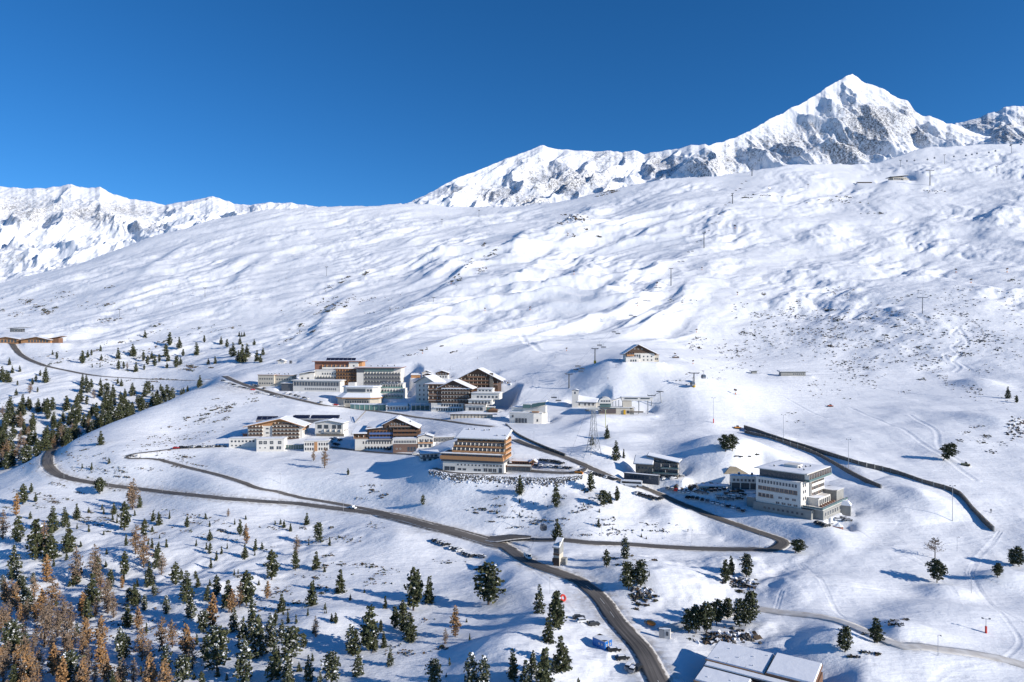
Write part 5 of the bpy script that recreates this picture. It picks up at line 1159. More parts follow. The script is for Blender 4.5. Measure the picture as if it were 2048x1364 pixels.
    for i in range(9): a = math.pi*i/8; P.append(((13-13*math.cos(a)*1.05)*k, (24+10*math.sin(a))*k))
    m.prism(P+[(26*k, 22*k), (0, 22*k)], -1*k, 30*k, WH); m.build('barrel_roof', b.root); b.wins('f', 3, 23, 4, 25.5, 3.4, 3, -1.1, 'd')
    b.slab([(24, 6, 26), (46, 14, 33), (46, 26, 33), (24, 18, 26)], .6, WH, 0, 'housing'); b.box(46, 108, 12, 24, 27, 34, WH, 'housing'); b.box(52, 78, 11.4, 12, 30.5, 32.5, GL, 'window_band'); b.box(84, 102, 11.4, 12, 30.5, 32.5, GL, 'window_band'); b.slab([(44, 11, 34.3), (110, 11, 34.3), (110, 25, 34.3), (44, 25, 34.3)], .2, WH, .25)
    b.box(48, 66, 10, 24, 13.9, 26, CR); 
    for x in (80, 98): b.box(x, x+1.6, 17, 19, 0, 27, MT, 'support_post')
    for x in (28, 34, 40): b.tubes = None; b.box(x, x+1.2, 16, 17.2, 13.9, 28, MT, 'support_post')
    b.box(60, 88, 2, 3, 4, 7, ST, 'ramp_wall')
    # --- alpine hut
    b = Bld('alpine_hut', 'alpine hut with dark brown timber gable over white walls on the snowy knoll', 'hut', 1250, 724, yaw=4, foot=(-6, 76, -8, 40), blend=6)
    b.box(3, 60, 0, 30, -6, 18, WH); b.gable(0, 62, 0, 30, 17, 34, ax=27, oh=4, m=DB, wallm=DB); b.box(0, 26, -8, 2, -8, 9, WH, label='low white front extension'); b.flat(0, 26, -8, 2, 9, .6, WH)
    b.wins('f', 34, 58, 3, 9.5, 2.8, 3, 0, 'd'); b.wins('f', 34, 58, 3, 2.5, 2.8, 3, 0, 'd'); b.wins('f', 18, 32, 3, 7, 3.4, 8, 0, 'd'); b.wins('f', 8, 22, 3, 1, 3, 4, -8, 'd'); b.wins('f', 16, 38, 3, 25, 2.4, 2.4, -.1, 'w'); b.balc('f', 3, 18, 12, 0, 3, 3, OR, 3, slabm=BR); b.box(2, 10, -1, 0, 10, 16, BR, 'timber_panel'); b.box(18, 20, 2, 4, 20, 26, WH, 'chimney')
    b.box(60, 70, 4, 26, -4, 14, CR); b.flat(60, 70, 4, 26, 14, .6, OR); b.wins('f', 62, 69, 2, 4, 2.6, 4, 4, 'd')
    b = Bld('snow_shed', 'tiny half-buried snow-roofed shed right of the alpine hut', 'shed', 1346, 716, yaw=0, foot=(-2, 16, -2, 8), blend=3)
    b.box(0, 12, 0, 6, 0, 2.2, DB); b.slab([(-1, -1, 2.2), (6, -1, 5.5), (6, 7, 5.5), (-1, 7, 2.2)], .2, DB, .3); b.slab([(6, -1, 5.5), (13, -1, 2.2), (13, 7, 2.2), (6, 7, 5.5)], .2, DB, .3)
    # --- stone villa
    b = Bld('villa', 'stone-clad villa with split snowy roof and glass balconies above the dark garage wall', 'villa', 1271, 953, yaw=-20, foot=(-6, 92, -8, 46), blend=5)
    b.box(0, 34, 0, 34, 0, 26, ST); b.wins('f', 3, 32, 4, 16.5, 3, 4, 0, 'd'); b.wins('f', 8, 30, 3, 3, 3.4, 7, 0, 'd'); b.slab([(-4, -4, 26), (36, -4, 26), (36, 20, 40), (-4, 20, 40)], .4, DG, .45)
    b.box(34, 82, 4, 34, 0, 30, ST); b.balc('f', 34, 84, 9.5, 4, 7, 3, GLB, 2, pt=9); b.balc('f', 50, 84, 20, 4, 6, 3, GLB, 2, pt=9); b.wins('f', 36, 80, 5, 10, 7, 7, 4, 'd'); b.wins('f', 36, 80, 5, 20.5, 7, 7, 4, 'd'); b.wins('f', 38, 80, 5, 1, 6, 6, 4, 'd')
    b.slab([(20, 10, 42), (86, -2, 33), (88, 38, 33), (20, 40, 43)], .4, DG, .35); b.box(20, 82, 12, 34, 26, 34, DG); b.wins('f', 26, 78, 5, 27.5, 6, 5, 12, 'w')
    b = Bld('garage', 'long dark garage wall with snowy roof cut into the roadside below the stone villa', 'garage', 1248, 955, yaw=-27, foot=(-3, 72, 0, 10), blend=3)
    b.box(0, 70, 0, 8, 0, 9, DG); b.flat(0, 70, 0, 8, 9, .8, ST, 1.6); b.wins('f', 4, 66, 8, 1, 6, 6, 0, 'd')
    # --- big white hotel at the right
    b = Bld('hotel', 'white and grey hotel with snowy flat roof, orange shutters and a terrace deck', 'hotel', 1512, 1019, yaw=-45, foot=(-26, 122, -6, 116), blend=24, scl=(1.06, 1.2))
    A, D = 62, 0
    # local frame: the long left front looks to the lower left, the right side to the lower right
    b.box(-4, 104, -3, 70, 0, 17, GY); b.wins('f', 14, 92, 9, 6, 4, 4, -3, 'd')
    b.box(0, 84, 0, 92, 17, 66, WH)
    b.wins('f', 4, 78, 13, 55, 4.6, 7, 0, 'w'); b.balc('f', 4, 78, 41, 1.2, 1.2, 4, WH, 9, pt=10, slabm=WH); b.wins('f', 4, 78, 9, 42, 7.4, 7.4, 0, 'o'); b.balc('f', 4, 34, 27.5, 1.2, 1.2, 3.4, WH, 4, pt=9); b.wins('f', 4, 34, 4, 28, 6, 7, 0, 'o'); b.wins('f', 40, 78, 3, 29, 8, 5, 0, 'w'); b.wins('f', 36, 80, 4, 18.5, 8, 5, 0, 'w')
    b.flat(0, 84, 0, 8, 66, .8, WH, 1.4, over=.4)
    b.box(2, 86, 9, 96, 66.5, 82, DG); b.wins('f', 8, 80, 8, 70, 7, 7, 9, 'd'); b.flat(-3, 92, 4, 100, 82.2, 1.6, WH, 2, over=2)
    b.stack('r', 34, 86, 6, 30, 12, 3, 84, 4, 5, WH, ww=6, wh=8, st='o'); b.wins('r', 6, 22, 2, 31, 4, 6, 84.1, 'd'); b.wins('r', 6, 22, 2, 44, 4, 6, 84.1, 'd'); b.wins('r', 6, 22, 2, 56, 4, 6, 84.1, 'd')
    b.balc('r', 10, 104, 67, 86, 9, 4.6, GLB, 9, pt=14, postm=WH); b.wins('r', 12, 94, 11, 68, 6, 10, 86.1, 'o')
    for i in range(9): b.box(86.2, 88.4, 13+i*10, (18 if i % 2 else 16)+i*10, 68, 81.5, OR, 'shutter')
    for z in (31, 43, 55):
        for i in range(4): b.box(84.3, 86, 38+i*13, 41+i*13, z, z+8, OR, 'shutter')
    b.box(96, 120, 8, 110, 0, 19, GY); b.flat(84, 120, 4, 112, 19.2, .8, WH, 0, over=1, name='terrace_deck'); b.balc('r', 4, 112, 20.2, 117, 4, 3.6, GLB, 10, pt=4, name='terrace_rail'); b.wins('r', 12, 104, 9, 5, 6, 9, 120.1, 'w'); b.balc('f', 86, 120, 20.2, 7, 4, 3.6, GLB, 3, pt=4, name='terrace_rail')
    b.box(84, 104, 26, 76, 20.2, 34, WH); b.wins('r', 28, 74, 6, 22, 5, 9, 104.1, 'd'); b.flat(84, 104, 26, 50, 34.2, .8, WH, 1.5); b.box(84, 112, 84, 116, 20.2, 40, GY); b.flat(84, 112, 84, 116, 40, .8, WH, 1.8)
    deck = mat('deck_furniture', (.22, .12, .08), .8)
    for i in range(6): b.box(107, 112, 22+i*10, 27+i*10, 20.3, 23, deck, 'deck_table')
    b.box(34, 60, 40, 60, 84, 90, WH, 'plant_room'); 
    for x, y in ((20, 30), (30, 56), (66, 60), (70, 70), (62, 44), (76, 30)): b.chimney(x, y, 84, 4, 2)
    b.box(-24, -4, 10, 40, 0, 20, GY); b.flat(-24, -4, 10, 40, 20, .8, WH, 1.4)
    # garage wing
    b = Bld('hotel_wing', 'low white wing on posts with open carport, linking the car park to the white hotel', 'hotel wing', 1462, 980, yaw=-12, foot=(-70, 60, -4, 30), blend=5)
    b.box(0, 56, 6, 26, 14, 27, WH); b.box(0, 56, 14, 26, 0, 13.8, DG); b.wins('f', 3, 54, 7, 17, 4.4, 5, 6, 'd'); b.flat(0, 56, 6, 26, 27.2, .8, WH, 1.6)
    for x in (0, 18, 36, 54): b.box(x, x+1.6, 6, 8, 0, 13.8, WH, 'post')
    b.chimney(17, 16, 29, 4, 4); b.chimney(42, 16, 29, 4, 4)
    b = Bld('carport', 'white flat-roofed carport with parked cars beneath, left of the low wing', 'carport', 1398, 984, yaw=-4, foot=(-4, 66, -4, 26), blend=5)
    b.box(0, 20, 2, 22, 0, 11, WH); b.box(20, 58, 18, 22, 0, 11, DG); b.flat(-1, 62, 0, 22, 11.2, 1.4, WH, 1.4)
    for x in (32, 44, 58): b.box(x, x+1.2, 1, 2.2, 0, 11, WH, 'post')
    b = Bld('embankment_wall', 'folded cream concrete slope wall rising behind the carport', 'wall', 1404, 972, yaw=-4, foot=None)
    k = b.k; m = MB(); m.prism([(0, -2), (110*k, -2), (122*k, 0), (96*k, 22*k), (74*k, 34*k), (62*k, 35*k), (46*k, 16*k), (22*k, 8*k)], 26*k, 30*k, mat('wall_concrete', (.50, .42, .30), .85, nscale=.4, namp=.25)); m.build('wall', b.root)
    # small outbuildings right of the hotel
    b = Bld('garden_house', 'white dome-like snow-capped pavilion behind the right corner of the white hotel', 'pavilion', 1679, 1030, yaw=-30, foot=(-2, 26, -2, 26), blend=4)
    b.box(0, 20, 0, 20, 0, 20, GY); b.poly([(-1, -1), (21, -1), (21, 21), (-1, 21)], 20.2, 28, SN, 'snow_cover', [(5, 5), (15, 5), (15, 15), (5, 15)])
    b = Bld('hut', 'little brown wooden hut with pointed snow cap at the back corner of the white hotel', 'hut', 1667, 1060, yaw=-20, foot=(-6, 30, -6, 20), blend=4)
    b.poly([(0, 4), (5, 0), (13, 0), (18, 4), (18, 12), (0, 12)], 0, 7, RB); b.poly([(-1, 3), (5, -1.5), (13, -1.5), (19, 3), (19, 13), (-1, 13)], 7.2, 14, SN, 'snow_cover', [(8, 6), (10, 6), (10, 8), (8, 8)])
    # --- tower hut by the road
    b = Bld('tower_hut', 'narrow tall hut with steep single-pitch snowy roof standing beside the main road', 'hut', 1107, 1130, yaw=-24, foot=(-4, 30, -3, 20), blend=4)
    b.box(0, 12, 0, 24, 0, 38, CR); b.box(-.3, 12.3, -.4, 0, 0, 15, DB, 'door'); b.box(-.4, 12.4, -.6, 0, 20, 24, BR, 'timber_panel'); b.wins('f', .5, 11.5, 1, 25, 10, 8, -.4, 'b'); b.box(12, 12.5, 0, 24, 22, 46, GY, 'cladding')
    k = b.k; m = MB(); m.box(0, 12*k, 4*k, 24*k, 38*k, 42*k, GY); m.build('upper_wall', b.root)
    b.slab([(-1.5, -3, 36), (14, -3, 36), (14, 25, 50), (-1.5, 25, 50)], .25, GY, .3)
    b.box(12, 22, 10, 22, 0, 12, GY); b.box(-8, 0, 14, 20, 0, 8, DB, 'annex')
    # --- blue container
    b = Bld('container', 'blue site container with snow on its roof beside the lower road', 'container', 1185, 1290, yaw=-48, foot=(-4, 40, -4, 22), blend=3)
    bl = mat('blue_steel', (.02, .16, .50), .45, nscale=4, namp=.2)
    b.box(0, 32, 0, 22, 0, 16, bl, 'body'); b.flat(0, 32, 0, 22, 16.2, .5, WH, .9, over=.2); b.wins('f', 14, 28, 2, 7, 3, 3.4, 0, 'w'); b.wins('r', 2, 20, 3, 6, 3, 4, 32.1, 'w'); b.box(32, 32.5, 10.4, 11.4, 0, 16, YE, 'corner_post')
    # --- bottom right large roof
    b = Bld('large_building', 'big flat-roofed building with layered snowy roofs cut by the bottom edge', 'building', 1392, 1364+22, yaw=-33, foot=(-12, 250, -10, 190), blend=10, dz=-1, scl=(.86, 1))
    b.box(0, 240, 10, 180, 0, 30, BR); b.slab([(-6, 0, 31), (110, 0, 31), (110, 60, 33), (-6, 60, 33)], .6, DG, .5); b.wins('f', 2, 100, 9, 12, 7, 9, 10, 'b')
    b.slab([(-6, 64, 36), (240, 64, 36), (240, 80, 37), (-6, 80, 37)], .5, DG, .4); b.slab([(-8, 82, 40), (130, 82, 40), (130, 180, 42), (-8, 180, 42)], .8, WH, .5); b.slab([(134, 82, 44), (240, 82, 44), (240, 180, 46), (134, 180, 46)], .8, BR, .5)
    b.wins('l', 84, 176, 8, 30, 7, 6, -.1, 'b')
    for x, y in ((60, 120), (90, 140), (100, 100), (30, 150), (20, 96), (118, 160), (70, 30), (20, 20)): b.chimney(x, y, 42 if y > 80 else 32, 4, 2, MT)
    for x in (43, 86): b.box(x, x+.6, 84, 178, 42, 43.7, GY, 'roof_seam')
    b.box(-6, 110, -.6, 0, 30.2, 31.8, OR, 'gutter_board'); b.box(-8, 130, 81, 82, 39, 41.5, OR, 'gutter_board')
    # --- far left timber lodge
    b = Bld('timber_lodge', 'long orange timber lodge with low snowy gables on the far left', 'lodge', 42, 686, yaw=-4, foot=(-60, 90, -8, 24), blend=8)
    b.box(0, 62, 0, 18, 0, 9, OR); b.wins('f', 14, 58, 7, 1, 4.4, 6, 0, 'o'); b.gable(0, 62, 0, 18, 6, 12, oh=3, m=BR, wallm=OR, ax=34); b.slab([(60, -2, 9), (84, 2, 14), (84, 18, 14), (60, 18, 9)], .4, BR, .3); b.box(60, 76, 4, 16, 0, 10, BR)
    b.box(-56, -8, 2, 18, 0, 9, OR); b.wins('f', -52, -10, 6, 1, 4, 6, 2, 'd'); b.gable(-56, -8, 2, 18, 8, 12, oh=3, m=BR, wallm=OR)
    b = Bld('lift_station', 'dark open lift base frame above the far left timber lodge', 'lift station', 20, 664, yaw=0, foot=(-10, 40, -4, 10), blend=6)
    b.box(0, 24, 0, 8, 0, 7, DG); b.slab([(-6, -2, 8), (36, -2, 10), (36, 10, 10), (-6, 10, 8)], .5, DG, .4); b.wins('f', 3, 22, 3, 1, 5, 4, 0, 'w')
    # --- stations far up and on the right slope
    b = Bld('top_station', 'distant mountain station with flat dark roof on the crest at the right', 'lift station', 1783, 361, yaw=6, foot=(-10, 50, -6, 30), blend=30)
    b.box(4, 34, 0, 16, 0, 7, CR); b.wins('f', 5, 32, 6, 2, 3.6, 3, 0, 'd'); b.slab([(-2, -2, 7.5), (34, -4, 11), (34, 16, 12), (-2, 16, 8)], 1.2, DG, 1.0); b.box(24, 36, -2, 4, -2, 4, CR)
    b = Bld('mountain_hut', 'tiny dark flat hut on the distant crest left of the mountain station', 'hut', 1716, 367, yaw=0, foot=(-4, 34, -4, 10), blend=20)
    b.box(0, 28, 0, 8, 0, 2.6, DB); b.slab([(-2, -2, 2.6), (30, -2, 2.6), (28, 8, 4.6), (0, 8, 4.6)], .6, DB, .6)
    b = Bld('snow_barn', 'long grey flat-roofed building half sunk into the right slope', 'building', 1562, 752, yaw=2, foot=(-6, 60, -6, 14), blend=5)
    b.box(0, 50, 0, 10, 0, 8.5, GY); b.wins('f', 24, 48, 6, 1.5, 3.4, 4.4, 0, 'w'); b.slab([(-4, -2, 9), (54, -2, 9), (54, 11, 10.5), (-4, 11, 10.5)], .4, DG, .5)
    b = Bld('pump_hut', 'small grey hut on the snow just left of the long half-sunk building', 'hut', 1504, 747, yaw=0, foot=(-4, 16, -4, 8), blend=4)
    b.box(0, 10, 0, 6, 0, 5, GY); b.slab([(-3, -2, 5), (12, -2, 6), (12, 8, 6), (-3, 8, 5)], .3, DG, .4)
    # --- small hut left of the complex
    b = Bld('ski_hut', 'small flat hut with snowy roof on the slope above the left end of the complex', 'hut', 556, 727, yaw=-8, foot=(-4, 34, -4, 12), blend=4)
    b.box(0, 14, 0, 8, 0, 6, WH); b.slab([(-3, -2, 5), (7, -2, 9), (7, 10, 9), (-3, 10, 5)], .3, DB, .4); b.slab([(7, -2, 9), (16, -2, 5), (16, 10, 5), (7, 10, 9)], .3, DB, .4); b.box(24, 28, 0, 4, 0, 6, DG)
    b = Bld('silver_kiosk', 'silver boxy kiosk with snowy lid beside the shaded bend of the lower road', 'kiosk', 1318, 1272, yaw=-20, foot=(-4, 26, -3, 14), blend=3)
    b.box(0, 10, 0, 9, 0, 13, MT, 'body'); b.box(10.5, 22, 0, 9, 0, 14, WH, 'body'); b.flat(0, 22, 0, 9, 14.2, .4, WH, 1.6, over=.2); b.wins('f', 12, 20, 1, 3, 5, 8, 0, 'd')
    # --- avalanche walls
    def longwall(label, pts, h, posts=4.0, thick=.5):
        L = pix_line(pts, 6, posts); k = 0; r = thing('retaining_wall', label, 'wall', tuple(L[0]), 0)
        m = MB()
        for a, c in zip(L[:-1], L[1:]):
            a = Vector(a)-r.location; c = Vector(c)-r.location; d = (c-a); d.z = 0; d.normalize(); n = Vector((-d.y, d.x, 0))*thick
            P = [a-n, c-n, c+n, a+n]
            m.solid([p-Vector((0,0,1.5)) for p in P]+[p+Vector((0,0,h)) for p in P], [(0,3,2,1),(4,5,6,7),(0,1,5,4),(1,2,6,5),(2,3,7,6),(3,0,4,7)], DB2)
        m.build('wall', r)
        pb = MB(); sb = MB()
        for i, a in enumerate(L):
            a = Vector(a)-r.location; pb.box(a.x-.25, a.x+.25, a.y-.85, a.y+.85, a.z-1.5, a.z+h+.15, GY)
        pb.build('post', r)['kind'] = 'stuff'
        return L
    DB2 = mat('weathered_planks', (.20, .175, .15), .85, nscale=1.2, namp=.5)
    LW.append(longwall('long dark plank wall curving down beside the ski run', [(1489,857),(1530,870),(1565,882),(1610,897),(1653,910),(1716,929),(1780,945),(1843,965),(1906,985),(1925,997),(1944,1020),(1970,1048),(1986,1062)], 2.4))
    LW.append(longwall('shorter straight dark plank wall below the long curving one', [(1490,866),(1552,881),(1621,905),(1669,929),(1716,956),(1761,976)], 1.9))
    LW.append(longwall('low dark roadside wall holding the bank behind the orange hotel', [(1012,850),(1030,866),(1055,880),(1090,895),(1130,911)], 1.1))
LW = []
# ------------------------------------------------------------------ vehicles
CARP = {}
def car_proto(col, name, snowy):
    paint = mat('car_paint_'+name, col, .3, spec=.6); ty = mat('tyre', (.02,.02,.02), .9); gl = mat('car_glass', (.02,.025,.03), .1, spec=.8)
    b = MB(); prof = [(-2.2,.35),(2.2,.35),(2.22,.75),(1.95,.92),(1.0,1.0),(-2.05,1.02),(-2.25,.8)]
    b.prism(prof, -.88, .88, paint); g = MB(); g.prism([(-1.95,1.0),(1.05,1.0),(.45,1.42),(-1.5,1.45)], -.78, .78, gl)
    r = MB(); r.solid([(-1.55,-.72,1.45),(.5,-.72,1.42),(.5,.72,1.42),(-1.55,.72,1.45),(-1.5,-.68,1.52),(.42,-.68,1.5),(.42,.68,1.5),(-1.5,.68,1.52)], [(0,3,2,1),(4,5,6,7),(0,1,5,4),(1,2,6,5),(2,3,7,6),(3,0,4,7)], M_SN if snowy else paint)
    if snowy: r.box(1.05, 1.95, -.75, .75, 1.0, 1.09, M_SN)
    wh = MB(); wh.tube((0,-.1,0), (0,.1,0), .33, .33, ty, 10); wm = wh.mesh('wheel')
    return b.mesh('body'), g.mesh('windows'), r.mesh('roof'), wm
def get_car(c):
    if c not in CARP:
        col = {'dark': (.025,.027,.03), 'white': (.72,.73,.74), 'grey': (.22,.23,.25), 'red': (.5,.03,.03), 'blue': (.04,.08,.22)}[c[0:-1] if c[-1] == 's' else c]
        CARP[c] = car_proto(col, c, c[-1] == 's')
    return CARP[c]
CARN = {}
def car(px, py, yaw, c, lot, lift=.12, label=None):
    x, y, z = hit(px, py); z = gz(x, y)
    nm = c[:-1] if c[-1] == 's' else c
    lb = label or ('%s%s car %s' % ('snow-covered ' if c[-1] == 's' else '', nm, lot))
    o = thing('parked_car', lb, 'car', (x, y, z+lift), math.radians(yaw), 'cars '+lot)
    if label is None: AUTO.setdefault(lb, []).append((px, py, o))
    bm, gm, rm, wm = get_car(c); part('body', bm, o); part('windows', gm, o); part('roof', rm, o)
    for sx in (-1.35, 1.4):
        for sy in (-.82, .82): part('wheel', wm, o, (sx, sy, .33))
    return o
def ang(p, q):
    a = hit(*p); b = hit(*q); return math.degrees(math.atan2(b[1]-a[1], b[0]-a[0]))
def cars(pts, ox, oy, k, yaw, lot, cols, jit=6):
    R = random.Random(len(lot)+len(pts)*7)
    for i, t in enumerate(pts): car(ox+t[0]/k, oy+t[1]/k, yaw+R.uniform(-jit, jit), t[2] if len(t) > 2 else R.choice(cols), lot)
def vehicles():
    mix = ['dark', 'dark', 'darks', 'grey', 'whites', 'greys', 'white']
    cars([(30,352),(62,364),(98,378),(135,392),(165,404),(200,414),(240,424),(285,432),(322,441,'red'),(370,466),(408,474),(450,482),(505,494),(560,504),(600,514)], 440, 690, 4.876, 20, 'lining the upper village road', mix)
    cars([(330,396),(352,404),(380,408),(432,428),(645,478),(690,486),(738,497),(770,508),(820,520),(855,530),(985,562)], 440, 690, 4.876, 80, 'parked above the upper village road', mix)
    cars([(1130,590,'red'),(1195,602)], 440, 690, 4.876, 10, 'beside the glass pavilion', ['whites'])
    car(352, 897.5, 10, 'red', '', label='small red car at the left end of the row before the white hotel')
    cars([(1455,1026),(1490,1026),(1525,1025),(1560,1024),(1600,1023),(1640,1022),(1680,1021),(1720,1019),(1755,1018),(1795,1017)], 0, 640, 4.012, 75, 'in the row left of the white gabled hotel', mix)
    cars([(1362,1006),(1400,1010),(1440,1014),(1500,1018),(1560,1021),(1620,1024),(1655,1026)], 440, 690, 4.876, 85, 'parked in front of the brown chalet hotel', mix)
    cars([(1050,935),(1090,925),(1130,915),(1170,935),(1080,955),(1125,972),(1150,980)], 440, 690, 4.876, 60, 'in the shaded yard between lower hotels', mix)
    car(831, 910, 20, 'whites', '', label='snow-covered white car at the corner of the brick-based annex')
    cars([(1325,1178),(1372,1182),(1425,1186),(1475,1190),(1522,1194),(1570,1198),(1615,1202),(1660,1206)], 800, 690, 4.872, 70, 'in the neat row right of the orange hotel', ['whites', 'darks', 'whites'])
    cars([(1380,1128),(1425,1132),(1462,1138),(1500,1143),(1540,1150),(1580,1160)], 800, 690, 4.872, 60, 'in the back row right of the orange hotel', ['dark', 'darks', 'grey'])
    cars([(1010,442),(1055,452),(1092,462),(1130,472),(1178,484),(1206,491),(1236,498),(1262,506)], 980, 860, 5.053, 55, 'between the snow groomer and the bus', ['dark', 'darks', 'whites', 'dark'])
    cars([(1490,645),(1522,656),(1555,666),(1590,676),(1622,686),(1662,702),(1722,704)], 980, 860, 5.053, 50, 'in the roadside row just below the bus', ['dark', 'whites', 'darks', 'grey'])
    lot = 'on the shaded hotel car park'
    cars([(575,540),(610,546),(650,556),(690,566),(735,578),(772,586),(812,596),(852,606),(895,614),(932,630),(970,642)], 1240, 860, 3.938, 62, lot, ['dark', 'whites', 'dark', 'darks', 'grey'])
    cars([(780,530),(795,548),(832,536),(868,552),(905,538),(940,546),(850,508),(882,516),(928,520),(962,514),(900,494),(945,490),(632,500),(668,506)], 1240, 860, 3.938, -5, lot, ['dark', 'grey', 'darks', 'whites'])
    car(1377, 997, 40, 'dark', '', label='dark van-like car alone at the left entrance of the shaded car park')
    cars([(718,486),(748,482),(785,478),(822,472)], 1240, 860, 3.938, 80, 'parked under the white carport', ['dark', 'darks'])
    cars([(345,392),(415,386),(482,370)], 1240, 860, 3.938, 30, 'on the snowy forecourt of the stone villa', ['whites', 'greys'])
    cars([(380,464),(412,474),(442,482,'red'),(472,488),(503,494),(540,496)], 1240, 860, 3.938, 60, 'in the row right of the dark garage wall', ['whites', 'greys', 'dark'])
    cars([(1560,740,'dark'),(1595,752,'dark'),(1622,762,'dark'),(1662,756,'whites')], 1240, 860, 3.938, 20, 'below the terrace of the big white hotel', mix)
    cars([(1722,712,'whites'),(1765,702),(1795,716)], 1240, 860, 3.938, 10, 'snowed in right of the big white hotel', ['whites', 'greys'])
    y0 = ang((870, 1085), (960, 1112))
    cars([(1050,414),(1076,424),(1100,434),(1122,442),(1165,464),(1188,470),(1212,480),(1250,500),(1266,506),(1283,512),(1302,518)], 560, 960, 3.376, y0+65, 'on the snowy main road shoulder', ['darks', 'whites', 'darks', 'greys'])
    car(964, 1115, y0+5, 'greys', '', label='low grey car parked apart at the right end of the shoulder row')
    cars([(1302,772,'dark'),(1332,798,'whites'),(1422,826,'dark')], 840, 1050, 4.096, 12, 'above the blue container beside the lower road', mix)
    cars([(1590,1036,'darks'),(1658,1102,'darks')], 840, 1050, 4.096, 14, 'below the blue container beside the lower road', mix)
    cars([(1710,1172),(1745,1196),(1785,1184)], 840, 1050, 4.096, 60, 'jammed together at the bottom of the roadside lot', ['dark', 'greys'])
    gl = mat('car_glass', (.02,.025,.03), .1); wp = mat('vehicle_white', (.78,.78,.77), .35); ty = mat('tyre', (.02,.02,.02), .9)
    # van driving down the main road
    def wheels(o, xs, r, w):
        m = MB(); m.tube((0,-.12,0), (0,.12,0), r, r, ty, 12); me = m.mesh('wheel')
        for x in xs:
            for s in (-w, w): part('wheel', me, o, (x, s, r))
    def on_road(px, py, k):
        """nearest point of road k and its heading"""
        L = LINES[k][1]; x, y, z = hit(px, py); i = int(np.argmin(np.hypot(L[:,0]-x, L[:,1]-y))); i = min(max(i, 1), len(L)-2)
        return L[i], math.atan2(L[i+1][1]-L[i-1][1], L[i+1][0]-L[i-1][0])
    p, a = on_road(1058, 1120, 4)
    v = thing('van', 'white delivery van driving along the main road near the tower hut', 'van', (p[0]+math.sin(a)*1.7, p[1]-math.cos(a)*1.7, p[2]+.1), a+math.pi)
    b = MB(); b.prism([(-2.6,.4),(2.6,.4),(2.65,1.0),(1.95,1.25),(1.35,2.25),(-2.5,2.3),(-2.62,1.9)], -1, 1, wp); b.build('body', v); b = MB(); b.prism([(1.9,1.32),(2.02,1.32),(1.46,2.12),(1.36,2.12)], -.85, .85, gl); b.box(-.2, 1.2, -1.03, -1.005, 1.35, 1.95, gl); b.box(-.2, 1.2, 1.005, 1.03, 1.35, 1.95, gl); b.build('windows', v); b = MB()
    b.box(2.6, 2.72, -.85, -.5, .8, 1.05, M_SN); b.build('headlight', v); b = MB(); b.box(2.6, 2.72, .5, .85, .8, 1.05, M_SN); b.build('headlight', v); wheels(v, (-1.6, 1.7), .38, .9)
    p, a = on_road(1266, 972, 5); nx, ny = -math.sin(a), math.cos(a)
    if ny > 0: nx, ny = -nx, -ny
    v = thing('bus', 'long white coach parked on the roadside opposite the dark garage wall', 'bus', (p[0]+nx*5.2, p[1]+ny*5.2, p[2]+.1), a)
    b = MB(); b.prism([(-6,.35),(6,.35),(6.1,1.4),(5.8,3.2),(-5.9,3.2),(-6.05,2.8)], -1.25, 1.25, wp); b.build('body', v); b = MB(); b.box(-5.6, 5.3, -1.28, -1.255, 1.6, 2.7, gl); b.box(-5.6, 5.3, 1.255, 1.28, 1.6, 2.7, gl); b.box(5.98, 6.08, -1.1, 1.1, 1.5, 2.8, gl); b.build('windows', v)
    b = MB(); b.box(-5, 4.5, -1, 1, 3.205, 3.35, M_SN); b.build('snow_cover', v); wheels(v, (-3.6, 4.0), .5, 1.15)
    # bus snow-covered small truck at the fork
    p, a = on_road(713, 1010, 6)
    v = thing('pickup', 'snow-covered white pickup standing on the verge of the narrow side road', 'pickup', (p[0]+.5, p[1]-4.2, gz(p[0]+.5, p[1]-4.2)+.1), a)
    b = MB(); b.prism([(-2.5,.4),(2.5,.4),(2.5,1.0),(1.2,1.1),(.8,1.8),(-.6,1.85),(-.7,1.05),(-2.5,1.05)], -.95, .95, wp); b.build('body', v); b = MB(); b.box(-.4, .7, -.97, -.955, 1.15, 1.65, gl); b.build('windows', v); wheels(v, (-1.5, 1.6), .4, .88)
    # snow groomers
    og = mat('groomer_orange', (.62, .24, .03), .5)
    def groomer(px, py, yaw, label, s=1.0, col=None):
        x, y, z = hit(px, py); g = thing('snow_groomer', label, 'snow groomer', (x, y, gz(x, y)), math.radians(yaw), None, s); c = col or og
        b = MB(); b.prism([(-2.6,.8),(2.2,.8),(2.3,1.5),(1.6,1.6),(-2.6,1.7)], -1.3, 1.3, c); b.build('body', g); b = MB(); b.prism([(-.2,1.7),(1.5,1.62),(1.1,2.9),(0,2.95)], -1.1, 1.1, gl); b.build('cab', g)
        for sy in (-1.75, 1.75): b = MB(); b.prism([(-2.8,.3),(-2.3,0),(2.2,0),(2.7,.3),(2.4,.8),(-2.6,.85)], sy-.5, sy+.5, ty); b.build('track', g)
        b = MB(); b.prism([(2.9,.1),(3.2,.1),(3.0,.6),(3.25,1.2),(3.0,1.2),(2.75,.6)], -2.3, 2.3, c); b.build('blade', g); b = MB(); b.box(-3.8, -2.7, -2.2, 2.2, .1, .5, DG); b.build('tiller', g)
    groomer(1157, 947, -15, 'orange wheeled snow machine parked at the tip of the hotel car park', .8)
    groomer(1474, 857, 10, 'orange snow machine parked at the upper end of the two plank walls', .8)
    groomer(1930, 931, -25, 'yellowish snow machine half hidden in blown snow below the crooked pine', .8, mat('groomer_yellow', (.55,.45,.22), .6))
